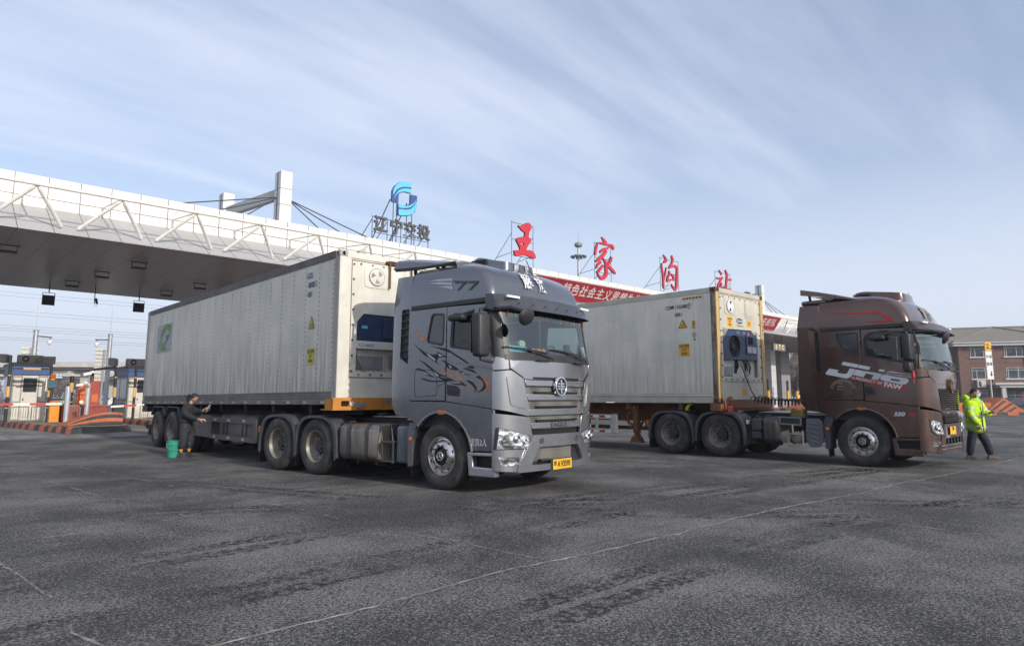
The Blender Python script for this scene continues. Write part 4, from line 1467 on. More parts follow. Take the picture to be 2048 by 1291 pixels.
# ------------------------------------------------------------------ containers
def container_paint(name, col, dcol, amt, streak, pitch):
    m, t, b = new_mat(name)
    vec = ncoord(t)
    f = nramp(t, nnoise(t, vec, 1.1, 6, 0.65), 0.35, 0.68)
    c = nmix(t, f, tuple(x * 0.88 for x in col), col)
    # every sheet weathers a little differently; pale square repairs here and there
    s0 = t.nodes.new('ShaderNodeSeparateXYZ')
    t.links.new(vec, s0.inputs[0])
    iy = nmath(t, 'FLOOR', nmath(t, 'DIVIDE', nmath(t, 'SUBTRACT', s0.outputs['Y'], .24), pitch))
    wn = t.nodes.new('ShaderNodeTexWhiteNoise')
    wn.noise_dimensions = '1D'
    t.links.new(iy, wn.inputs['W'])
    c = nmix(t, nmath(t, 'MULTIPLY', wn.outputs['Value'], .22), c, tuple(x * .62 for x in col))
    cb_ = t.nodes.new('ShaderNodeCombineXYZ')
    t.links.new(nmath(t, 'FLOOR', nmath(t, 'MULTIPLY', s0.outputs['Y'], 2.0)), cb_.inputs[0])
    t.links.new(nmath(t, 'FLOOR', nmath(t, 'MULTIPLY', nmath(t, 'ADD', s0.outputs['Z'], nmath(t, 'MULTIPLY', nnoise(t, vec, 3, 4, .6), .25)), 1.7)), cb_.inputs[1])
    w2 = t.nodes.new('ShaderNodeTexWhiteNoise')
    w2.noise_dimensions = '2D'
    t.links.new(cb_.outputs[0], w2.inputs['Vector'])
    c = nmix(t, nramp(t, w2.outputs['Value'], .80, .86, 0, .30), c, tuple(x * k for x, k in zip(col, (.70, .74, .78))))
    # run-off streaks of road dirt, heavier toward the floor of the box
    st = nnoise(t, vec, 2.4, 8, 0.72, 0.15, sc=(4.0, 4.0, 0.22))
    sp = t.nodes.new('ShaderNodeSeparateXYZ')
    t.links.new(vec, sp.inputs[0])
    low = nramp(t, sp.outputs['Z'], 0.0, 2.0, 1.0, streak)
    d = nmath(t, 'MULTIPLY', nramp(t, st, 0.33, 0.70), nmath(t, 'MULTIPLY', low, amt), True)
    c = nmix(t, d, c, dcol)
    g = nramp(t, nnoise(t, vec, 0.7, 8, 0.75, 0.4), 0.56, 0.66, 0, 0.35)
    c = nmix(t, g, c, tuple(x * 0.72 for x in col))
    sc_ = nnoise(t, vec, 30, 3, 0.6)
    c = nmix(t, nramp(t, sc_, 0.66, 0.74, 0, 0.5), c, dcol)
    t.links.new(c, b.inputs['Base Color'])
    b.inputs['Roughness'].default_value = 0.48
    nbump(t, b, nnoise(t, vec, 4.5, 6, 0.55, 0.8, sc=(1, 1, 0.55)), 0.35, 0.015)
    return m
def rust_mat(name, col, rcol, lo, hi, sc=(2.5, 2.5, .5)):
    m, t, b = new_mat(name)
    vec = ncoord(t)
    f = nramp(t, nnoise(t, vec, 4, 8, 0.75, 0.3, sc=sc), lo, hi)
    r = nmix(t, nnoise(t, vec, 22, 5, 0.7), tuple(x * 0.55 for x in rcol), tuple(x * 1.5 for x in rcol))
    c = nmix(t, nramp(t, nnoise(t, vec, 2, 5, 0.6), .35, .7), tuple(x * .82 for x in col), col)
    t.links.new(nmix(t, f, c, r), b.inputs['Base Color'])
    b.inputs['Roughness'].default_value = 0.62
    nbump(t, b, nnoise(t, vec, 40, 5, 0.7), 0.25, 0.006)
    return m
M['c1_side'] = container_paint('worn_silver_white_panel', (0.73, 0.70, 0.61), (0.16, 0.145, 0.12), 0.95, 0.04, .5555)
M['c2_side'] = container_paint('weathered_white_panel', (0.80, 0.77, 0.68), (0.30, 0.26, 0.20), 0.6, 0.18, .442)
M['c1_rail'] = mat('dull_rail_paint', (0.155, 0.142, 0.132), 0.6, var=0.2, dirt=0.5, dcol=(.08, .07, .065), bump=.2, dsc=(1, .2, 1))
M['c2_rail'] = rust_mat('cream_rail', (0.52, 0.50, 0.42), (0.16, 0.085, 0.035), 0.60, 0.80, (1.2, 1.2, 1.2))
M['c1_front'] = rust_mat('white_end_paint', (0.74, 0.715, 0.63), (0.20, 0.13, 0.07), 0.66, 0.84)
M['c2_front'] = rust_mat('cream_end_paint', (0.62, 0.585, 0.49), (0.28, 0.18, 0.08), 0.60, 0.80)
M['c2_post'] = rust_mat('rust_eaten_post', (0.33, 0.29, 0.22), (0.12, 0.055, 0.022), 0.40, 0.60)
M['c2_postf'] = rust_mat('ochre_post', (0.62, 0.42, 0.16), (0.22, 0.10, 0.035), 0.50, 0.78)
M['casting1'] = rust_mat('grey_casting', (0.40, 0.385, 0.35), (0.16, 0.10, 0.06), 0.55, 0.8)
M['casting2'] = rust_mat('rusty_casting', (0.16, 0.085, 0.05), (0.10, 0.045, 0.02), 0.45, 0.7)
M['rust_pipe'] = rust_mat('rusty_pipe', (0.15, 0.075, 0.04), (0.09, 0.04, 0.02), 0.4, 0.7)
M['blue_unit'] = mat('dark_blue_housing', (0.018, 0.038, 0.105), 0.45, var=.2, dirt=.3, dcol=(.05, .05, .055))
M['grey_unit'] = mat('grey_machinery', (0.26, 0.265, 0.27), 0.5, .2, var=.2, dirt=.5, dcol=(.12, .11, .1))
M['sticker'] = mat('yellow_sticker', (0.78, 0.40, 0.015), 0.5, var=.12, dirt=.3, dcol=(.4, .25, .1))
M['sticker_old'] = mat('faded_yellow_sticker', (0.55, 0.47, 0.05), 0.55, var=.12, dirt=.3, dcol=(.3, .28, .15))
M['blue_ink'] = mat('faded_blue_ink', (0.05, 0.09, 0.20), 0.6)
M['green_ink'] = mat('faded_green_ink', (0.16, 0.27, 0.09), 0.6, var=.15)
M['pale_patch'] = mat('pale_lilac_patch', (0.40, 0.40, 0.42), 0.6, var=.08)

M['rivet'] = mat('seam_rivet_grey', (.22, .22, .21), .6)
def make_container(first):
    if first:
        t = thing('refrigerated_container', 'long grey refrigerated container with faded green emblem, on the silver truck\'s trailer', 'container', (6.0725, 11.174, 1.2966), .0053)
        t.rotation_euler = (-.0055, 0, .0053)
        side, rail, post, postf, cast, frontm = M['c1_side'], M['c1_rail'], M['casting1'], M['c1_front'], M['casting1'], M['c1_front']
        stk = M['sticker_old']
    else:
        t = thing('refrigerated_container', 'cream ribbed refrigerated container with rusty corner posts, behind the brown truck', 'container', (15.0126, 8.5542, 1.2923), -.0054)
        t.rotation_euler = (.0037, 0, -.0054)
        side, rail, post, postf, cast, frontm = M['c2_side'], M['c2_rail'], M['c2_post'], M['c2_postf'], M['casting2'], M['c2_front']
        stk = M['sticker']
    W, L, H = 2.438, 12.192, 2.896
    b = MB()
    b.box(.05, W - .05, .12, L - .05, .10, H - .03)
    b.build('container_box', side, t)
    for k, xs in enumerate((0, W)):
        sg = 1 if k == 0 else -1
        X = lambda d: xs + sg * d
        b = MB()
        b.box(min(X(.014), X(.049)), max(X(.014), X(.049)), .16, L - .14, .24, H - .14)
        if first:
            y = .24
            while y < L - .2:
                b.box(min(X(.008), X(.016)), max(X(.008), X(.016)), y - .012, y + .012, .245, H - .145)
                y += .5555
        else:
            y = .18
            ys = [.18, .32, .46, .60, .72]
            y = 1.22
            while y < L - .2:
                ys.append(y)
                y += .442
            for y in ys:
                b.box(min(X(.002), X(.016)), max(X(.002), X(.016)), y - .018, y + .018, .30, H - .17, bev=.006)
        if first and k == 0:
            # rows of rivets on every seam
            b.mi = 1
            y = .24
            while y < L - .2:
                for q in range(26):
                    z = .30 + q * .093
                    b.box(.001, .009, y - .012, y + .006, z, z + .03)
                y += .5555
        p = b.build('side_panel', [side, M['rivet']], t)
        for nm, z0, z1 in (('top_rail', H - .145, H - .005), ('bottom_rail', .0, .25)):
            b = MB()
            if first:
                b.box(min(X(.006), X(.07)), max(X(.006), X(.07)), .17, L - .16, z0, z1)
                nn = 3
                for q in range(nn):
                    z = z0 + .03 + (z1 - z0 - (.10 if nm == 'bottom_rail' else 0)) * (q + .2) / nn + (.08 if nm == 'bottom_rail' else 0) * 1
                    b.box(min(X(-.002), X(.01)), max(X(-.002), X(.01)), .18, L - .17, z, z + .022, bev=.004)
                if nm == 'bottom_rail':
                    b.box(min(X(-.006), X(.01)), max(X(-.006), X(.01)), .18, L - .17, .0, .085, bev=.003)
            else:
                b.box(min(X(.004), X(.07)), max(X(.004), X(.07)), .17, L - .16, z0, z1, bev=.004)
                if nm == 'bottom_rail':
                    b.box(min(X(-.008), X(.01)), max(X(-.008), X(.01)), .18, L - .17, .155, .20, bev=.006)
            rl = b.build(nm, rail, t)
            if first and nm == 'bottom_rail' and k == 0:
                b1, b2 = MB(), MB()
                y = .42
                while y < L - .3:
                    b1.box(-.0085, -.006, y, y + .15, .022, .066)
                    b2.box(-.0085, -.006, y + .15, y + .30, .022, .066)
                    y += .72
                b1.build('reflective_tape', mat('dusty_white_tape', (.42, .39, .37), .5, dirt=.5, dcol=(.16, .14, .13), dlo=.4), rl)
                b2.build('reflective_tape', mat('dusty_red_tape', (.21, .045, .045), .5, dirt=.5, dcol=(.14, .10, .09), dlo=.4), rl)
        # corner posts and castings
        for yy, sy in ((0, 1), (L, -1)):
            b = MB()
            b.box(min(X(.0), X(.17 if first else .10)), max(X(.0), X(.17 if first else .10)), min(yy + sy * .012, yy + sy * (.19 if first else .165)), max(yy + sy * .012, yy + sy * (.19 if first else .165)), .118, H - .118, bev=.01)
            cp = b.build('corner_post', post, t)
            b = MB()
            if first:
                b.box(min(X(.004), X(.235)), max(X(.004), X(.235)), min(yy, yy + sy * .015), max(yy, yy + sy * .015), .118, H - .118)
            else:
                b.box(min(X(.006), X(.145)), max(X(.006), X(.145)), min(yy + sy * .0, yy + sy * .02), max(yy + sy * .0, yy + sy * .02), .118, H - .118, bev=.006)
            b.build('post_face', postf, cp)
            for z in (0, H - .118):
                b = MB()
                cx0, cx1 = min(X(-.003), X(.162)), max(X(-.003), X(.162))
                cy0, cy1 = min(yy - sy * .003, yy + sy * .178), max(yy - sy * .003, yy + sy * .178)
                b.box(cx0, cx1, cy0, cy1, z, z + .118, bev=.012, seg=2)
                c_ = b.build('corner_casting', cast, t)
                b = MB()
                xh = (cx0 + cx1) / 2
                yf = yy - sy * .005
                b.shape([circ(0, 0, .03, 16, .042)], .002, lambda u, v, d: (xh + u, yf, z + .06 + v))
                xf = X(-.005)
                yh = (cy0 + cy1) / 2
                b.shape([circ(0, 0, .022, 14, .042)], .002, lambda u, v, d: (xf, yh + u, z + .06 + v))
                b.build('casting_hole', M['gap'], c_)
    # front header, sill, wall
    fm_ = lambda y0: (lambda u, v, d: (u, y0 - d, v))
    b = MB()
    b.box(.16, W - .16, .0, .1, H - .13, H - .01, bev=.006)
    b.build('front_header', postf if first else M['c2_rail'], t)
    top = 2.76
    if first:
        un = [(.40, .61), (2.04, .61), (2.05, 1.56), (1.90, 1.72), (.55, 1.72), (.41, 1.56)]
    else:
        un = [(.30, .66), (2.06, .66), (2.09, 1.60), (1.78, 1.90), (.57, 1.87), (.30, 1.56)]
    b = MB()
    b.shape([[(.14, .02), (W - .14, .02), (W - .14, top + .02), (.14, top + .02)], un], .04, fm_(.06))
    fw = b.build('front_wall', frontm, t, bevel=.004)
    b = MB()
    b.box(un[0][0] - .05, un[1][0] + .05, .46, .48, .55, 1.95)
    b.box(un[0][0] - .05, un[0][0] - .03, .06, .47, .55, 1.95)
    b.box(un[1][0] + .03, un[1][0] + .05, .06, .47, .55, 1.95)
    b.box(un[0][0] - .05, un[1][0] + .05, .06, .47, .56, .60)
    b.box(un[0][0] - .05, un[1][0] + .05, .06, .47, 1.92, 1.94)
    b.build('unit_recess', M['grey_unit'], t)
    # frame of the machinery panel and its bolts
    b = MB()
    z0, z1 = (.50, 2.74) if first else (.53, 2.74)
    x0, x1 = (.26, W - .26) if first else (.17, W - .17)
    b.shape([[(x0, z0), (x1, z0), (x1, z1), (x0, z1)], [(x0 + .012, z0 + .012), (x1 - .012, z0 + .012), (x1 - .012, z1 - .012), (x0 + .012, z1 - .012)]], .006, fm_(.019))
    b.build('panel_seam', M['rust_pipe'] if first else M['c2_post'], fw)
    b = MB()
    nb = 8
    for q in range(nb):
        z = z0 + .12 + (z1 - z0 - .2) * q / (nb - 1)
        for x in (x0 + .05, x1 - .05):
            b.lathe([(.022, .0), (.02, -.012), (0, -.014)], c=(x, .016, z), ax='y', n=10)
    for q in range(7):
        x = x0 + .2 + (x1 - x0 - .4) * q / 6
        for z in (z1 - .06, z0 + .06):
            b.lathe([(.02, .0), (.018, -.012), (0, -.014)], c=(x, .016, z), ax='y', n=10)
    b.build('panel_bolts', M['casting2'], fw)
    # round fresh-air hatch
    hx, hz = (.81, 2.46) if first else (.69, 2.46)
    b = MB()
    b.shape([rrect(hx - .27, hz - .22, hx + .27, hz + .21, .09, 5)], .012, fm_(.021))
    ht = b.build('access_hatch', frontm, fw, bevel=.005)
    b = MB()
    b.shape([circ(hx, hz, .165, 32)], .02, fm_(.010))
    cp = b.build('vent_disc', M['white'] if not first else frontm, ht, bevel=.004)
    b = MB()
    b.lathe([(.168, -.0), (.176, -.012), (.168, -.024), (.16, -.012)], c=(hx, .01, hz), ax='y', n=32)
    b.build('vent_ring', M['grey_unit'], cp)
    b = MB()
    for a0 in (60, 240) if not first else (20, 140, 250):
        seg = [(hx + .04 * math.cos(R(a0)), hz + .04 * math.sin(R(a0)))] + [(hx + .13 * math.cos(R(a0 + 9 * q)), hz + .13 * math.sin(R(a0 + 9 * q))) for q in range(7)]
        b.shape([seg], .002, fm_(-.0105))
    b.build('vent_slots', M['gap'] if not first else M['grey_unit'], cp)
    b = MB()
    b.shape([rrect(1.46, hz - .26, 1.93, hz + .22, .07, 5)], .012, fm_(.021))
    b.shape([rrect(1.5, hz - .2, 1.89, hz + .16, .05, 5)], .012, fm_(.010))
    b.build('access_hatch', frontm, fw, bevel=.005)
    if first:
        b = MB()
        b.shape([[(.42, 1.21), (2.03, 1.21), (2.04, 1.55), (1.89, 1.70), (.56, 1.70), (.43, 1.55)]], .10, fm_(.14))
        ru = b.build('refrigeration_unit', M['blue_unit'], t, bevel=.01)
        b = MB()
        b.box(.97, .99, .03, .05, 1.22, 1.69)
        b.box(1.0, 1.5, .02, .045, 1.26, 1.62, bev=.02)
        b.build('unit_door', M['blue_unit'], ru)
        b = MB()
        b.shape([rrect(.52, 1.44, .65, 1.50, .005)], .002, fm_(.039))
        b.build('unit_label', M['card'], ru)
        b = MB()
        b.box(.41, 2.03, .02, .14, 1.05, 1.20, bev=.008)
        bb = b.build('unit_shelf', frontm, ru)
        text_mesh('K.TAMAS', .085, .002, lambda x, z, d: (.62 + x, .0195 - d, 1.12 + z), 'lettering', M['card'], bb, bold=.002)
        b = MB()
        b.box(.42, 1.05, .1, .3, .66, .92, bev=.01)
        b.box(1.15, 1.9, .12, .4, .64, .98, bev=.03)
        b.tube([(.43, .08, .98), (.50, .05, .80), (.62, .05, .62), (.70, .04, .56)], .02, 6)
        b.build('compressor', M['grey_unit'], ru)
        # rusty pipe frame on the end wall
        b = MB()
        b.tube([(1.09, -.03, 2.26), (1.09, -.03, 2.80)], .02, 8)
        b.tube([(1.0, -.02, 2.78), (1.09, -.03, 2.80), (1.6, -.04, 2.80), (1.6, -.04, 2.2)], .02, 8)
        b.tube([(1.0, -.02, 2.77), (1.6, -.02, 2.73)], .015, 6)
        b.build('pipe_frame', M['rust_pipe'], t)
    else:
        b = MB()
        b.shape([[(.31, 1.08), (2.05, 1.12), (2.08, 1.60), (1.77, 1.88), (.58, 1.85), (.31, 1.55)], circ(.88, 1.44, .285, 28)], .05, fm_(.07))
        ru = b.build('refrigeration_unit', M['blue_unit'], t, bevel=.008)
        b = MB()
        b.shape([circ(.88, 1.44, .30, 28)], .01, fm_(.12))
        b.build('fan_well', M['gap'], ru)
        b = MB()
        for q in range(9):
            a = 2 * math.pi * q / 9
            b.shape([[(.88 + .07 * math.cos(a), 1.44 + .07 * math.sin(a)), (.88 + .26 * math.cos(a - .12), 1.44 + .26 * math.sin(a - .12)), (.88 + .27 * math.cos(a + .2), 1.44 + .27 * math.sin(a + .2)), (.88 + .07 * math.cos(a + .5), 1.44 + .07 * math.sin(a + .5))]], .004, fm_(.08))
        b.lathe([(.10, .0), (.09, -.03), (0, -.035)], c=(.88, .08, 1.44), ax='y', n=18)
        b.build('fan', M['black'], ru)
        b = MB()
        for r_ in (.10, .18, .26):
            b.lathe([(r_ + .006, 0), (r_, -.008), (r_ - .006, 0)], c=(.88, .03, 1.44), ax='y', n=28)
        b.build('fan_guard', M['black'], ru)
        b = MB()
        b.shape([rrect(1.46, 1.26, 2.02, 1.80, .03)], .03, fm_(.03))
        cb = b.build('control_box', M['blue_unit'], ru, bevel=.008)
        b = MB()
        b.shape([rrect(1.55, 1.52, 1.80, 1.72, .015)], .004, fm_(.0))
        b.build('display', M['gap'], cb)
        b = MB()
        b.shape([rrect(1.50, 1.30, 1.72, 1.46, .005)], .003, fm_(.0))
        b.shape([rrect(1.75, 1.30, 1.97, 1.46, .005)], .003, fm_(.0))
        b.build('instruction_label', mat('label_print', (.5, .5, .5), .5, var=.4, vs=60), cb)
        b = MB()
        b.shape([rrect(1.53, 1.75, 1.60, 1.83, .004)], .003, fm_(.0))
        b.build('warning_label', mat('pink_label', (.6, .12, .14), .5), cb)
        b = MB()
        for x in (1.0, 1.3):
            b.shape([rrect(x, 1.78, x + .14, 1.84, .008), rrect(x + .02, 1.795, x + .12, 1.825, .004)], .004, fm_(.019))
        b.build('socket', M['grey_unit'], ru)
        b = MB()
        b.box(.33, .85, .08, .3, .68, .92, bev=.01)
        b.box(1.5, 1.72, .1, .3, .68, 1.08, bev=.01)
        b.lathe([(.0, -.2), (.12, -.16), (.13, .1), (0, .14)], c=(1.08, .28, .85), ax='z', n=16)
        b.build('compressor', M['grey_unit'], ru)
        b = MB()
        random.seed(4)
        for q in range(9):
            x = .95 + random.random() * .8
            b.tube([(x, .12, 1.1), (x + random.uniform(-.1, .1), .08, .95), (x + random.uniform(-.2, .2), .14, .72)], .016, 6)
        b.build('hoses', M['ink'], ru)
        b = MB()
        b.tube([(1.2, .05, 1.0), (1.34, -.02, .6), (1.5, -.06, .3), (1.66, -.08, .12), (1.75, -.1, .06)], .013, 6)
        b.build('power_cable', M['ink'], ru)
        for s_, x in ((1, .30), (-1, 2.09)):
            b = MB()
            b.shape([[(x, 1.57), (x + s_ * .27, 1.87), (x - s_ * .02, 1.88)]], .03, fm_(.05))
            b.build('corner_gusset', frontm, ru)
        b = MB()
        b.shape([circ(1.17, 2.11, .17, 28, .075)], .003, fm_(.0195))
        ov = b.build('maker_badge', mat('oval_badge_blue', (.05, .07, .12), .45, var=.2), fw)
        text_mesh('Carrier', .10, .002, lambda x, z, d: (1.17 + x, .016 - d, 2.11 + z), 'lettering', M['white_ink'], ov, bold=.003, shear=.2)
        text_mesh('TRANSICOLD', .06, .002, lambda x, z, d: (1.19 + x, .0195 - d, 1.98 + z), 'lettering', M['green_ink'], fw, bold=.001)
        b = MB()
        b.shape([rrect(1.56, 1.98, 1.78, 2.16, .004)], .002, fm_(.0195))
        b.shape([rrect(.30, 2.02, .32, 2.03, .001)], .002, fm_(.0195)) if 0 else None
        yl = b.build('notice_sticker', M['sticker'], fw)
        text_mesh('DANGER\nNOTICE', .05, .0015, lambda x, z, d: (1.67 + x, .0174 - d, 2.07 + z), 'lettering', M['ink'], yl, sx=.85)
        b = MB()
        b.shape([rrect(.54, 1.92, .80, 2.20, .004)], .002, fm_(.0195))
        yl = b.build('height_sticker', M['sticker'], fw)
        text_mesh('CAUTION\n9\'-6"\nHIGH', .072, .0015, lambda x, z, d: (.67 + x, .0174 - d, 2.06 + z), 'lettering', M['ink'], yl, bold=.002, sx=.72)
        b = MB()
        b.shape([[(1.11, .19), (1.39, .19), (1.25, .44)]], .002, fm_(.0195))
        ts = b.build('warning_triangle', M['sticker'], fw)
        text_mesh('!', .14, .0015, lambda x, z, d: (1.25 + x, .0174 - d, .27 + z), 'lettering', M['ink'], ts, bold=.004)
        for k_, ch in enumerate('CGMU5324807'):
            text_mesh(ch, .085, .002, lambda x, z, d, k_=k_: (2.372 + x, -.001 - d, 2.15 - k_ * .105 + z), 'lettering', M['ink'], t, bold=.001)
    # stencils and stickers on the near side
    sm_ = lambda off: (lambda u, v, d: (off - d, u, v))
    ls = lambda body, size, y, z, mm, sx=.8, bold=.002, name='lettering', **k: text_mesh(body, size, .001, lambda u, v, d: (.0065 - d, y - u, z + v), name, mm, t, bold=bold, sx=sx, **k)
    if first:
        ls('LGZU', .155, 1.20, 2.55, M['blue_ink'], sx=.62)
        ls('800085 2', .155, 1.08, 2.36, M['blue_ink'], sx=.62)
        ls('45R1', .155, 1.18, 2.17, M['blue_ink'], sx=.62)
        ty, tz, tw, th_ = 1.07, 1.48, .13, .26
        sb = (1.20, .77, .92, 1.10)
    else:
        ls('CGMU', .135, 1.34, 2.475, M['ink'])
        ls('532480', .135, .99, 2.475, M['ink'])
        ls('7', .115, .76, 2.47, M['ink'])
        b = MB()
        b.shape([rrect(.70, 2.40, .81, 2.55, .004), rrect(.712, 2.412, .798, 2.538, .004)], .001, sm_(.0065))
        b.build('check_digit_box', M['ink'], t)
        ls('45R1', .135, 1.10, 2.27, M['ink'])
        ty, tz, tw, th_ = .98, 1.92, .14, .22
        sb = (1.11, 1.19, .81, 1.51)
    b = MB()
    b.shape([rpoly([(ty - tw, tz), (ty + tw, tz), (ty, tz + th_)], .02)], .001, sm_(.0065))
    tri = b.build('warning_triangle', M['ink'], t)
    b = MB()
    b.shape([rpoly([(ty - tw + .025, tz + .014), (ty + tw - .025, tz + .014), (ty, tz + th_ - .035)], .015)], .001, sm_(.005))
    b.build('triangle_face', stk, tri)
    text_mesh('CAUTION\nDANGER', .034, .001, lambda u, v, d: (.0038 - d, ty - u, tz + .07 + v), 'lettering', M['ink'], tri)
    b = MB()
    b.shape([rrect(sb[2], sb[1], sb[0], sb[3], .003)], .001, sm_(.0065))
    cs = b.build('height_sticker', stk, t)
    text_mesh('CAUTION\n9\'-6"\nHIGH', (sb[0] - sb[2]) * .29, .001, lambda u, v, d: (.0053 - d, (sb[0] + sb[2]) / 2 - u * .78, (sb[1] + sb[3]) / 2 + v * 1.12), 'lettering', M['ink'], cs, bold=.003)
    if first:
        # faded leaf emblem on a pale patch near the rear doors
        E = lambda L: [(11.10 - a * 1.40, 1.52 + c_ * .84) for a, c_ in L]
        b = MB()
        b.shape([E([(0, 0), (1, 0), (1, 1), (0, 1)])], .001, sm_(.0065))
        pt = b.build('emblem_patch', M['pale_patch'], t)
        b = MB()
        b.shape([E([(.25, .62), (.30, .75), (.42, .90), (.62, .985), (.85, .97), (.93, .85), (.90, .72), (.78, .66), (.76, .76), (.66, .80), (.56, .72), (.42, .58), (.36, .52), (.26, .50)])], .001, sm_(.005))
        for q in range(7):
            z = .46 - q * .065
            x0 = .20 - .10 * math.sin(q * .5) + (.05 * max(0, q - 4))
            b.shape([E([(x0, z), (x0 + .22 + (.04 * q if q > 1 else 0), z + .05), (x0 + .22 + (.04 * q if q > 1 else 0), z + .015), (x0 + .01, z - .03)])], .001, sm_(.005))
        b.shape([E([(.40, .30), (.55, .36), (.66, .44), (.70, .36), (.60, .26), (.45, .22)])], .001, sm_(.005))
        b.shape([E([(.36, .17), (.62, .22), (.60, .12), (.36, .06)])], .001, sm_(.005))
        b.build('emblem_leaf', M['green_ink'], pt)
        b = MB()
        b.shape([E([(.64, .60), (.80, .60), (.97, .73), (.84, .55), (.72, .38), (.64, .34)])], .001, sm_(.005))
        b.build('emblem_bird', mat('faded_emblem_blue', (.08, .14, .26), .6), pt)
    else:
        b = MB()
        b.shape([rrect(.38, 2.655, .96, 2.70, .002)], .001, sm_(.0018))
        hz_ = b.build('hazard_strip', M['sticker'], t)
        b = MB()
        for q in range(6):
            y = .41 + q * .095
            b.shape([[(y, 2.655), (y + .045, 2.655), (y + .075, 2.70), (y + .03, 2.70)]], .001, sm_(.0005))
        b.build('hazard_stripes', M['ink'], hz_)
        b = MB()
        b.shape([rrect(.59, 1.90, .72, 2.08, .004), rrect(.603, 1.913, .707, 2.067, .003)], .001, sm_(.0045))
        sq = b.build('notice_sticker', M['ink'], t)
        b = MB()
        b.shape([rrect(.602, 1.912, .708, 2.068, .003)], .001, sm_(.0046))
        b.build('sticker_face', stk, sq)
        text_mesh('2.9M\n9\'6"', .055, .001, lambda u, v, d: (.003 - d, .655 - u, 1.995 + v), 'lettering', M['ink'], sq, sx=.8, bold=.001)
        b = MB()
        b.shape([rrect(.58, 1.67, .71, 1.77, .002), rrect(.59, 1.68, .70, 1.76, .002)], .001, sm_(.0065))
        b.build('stencil_box', M['ink'], t)
        ls('CSC', .05, .645, 1.72, M['ink'])
        ls('87', .07, .635, 1.60, M['ink'])
    # hooks on the roof edge
    b = MB()
    for x in (.55, 1.75) if not first else (.5,):
        b.box(x - .08, x + .08, .02, .14, H - .02, H + .05, bev=.01)
    b.build('roof_bracket', cast, t)
    return t
CN1 = make_container(True)
CN2 = make_container(False)

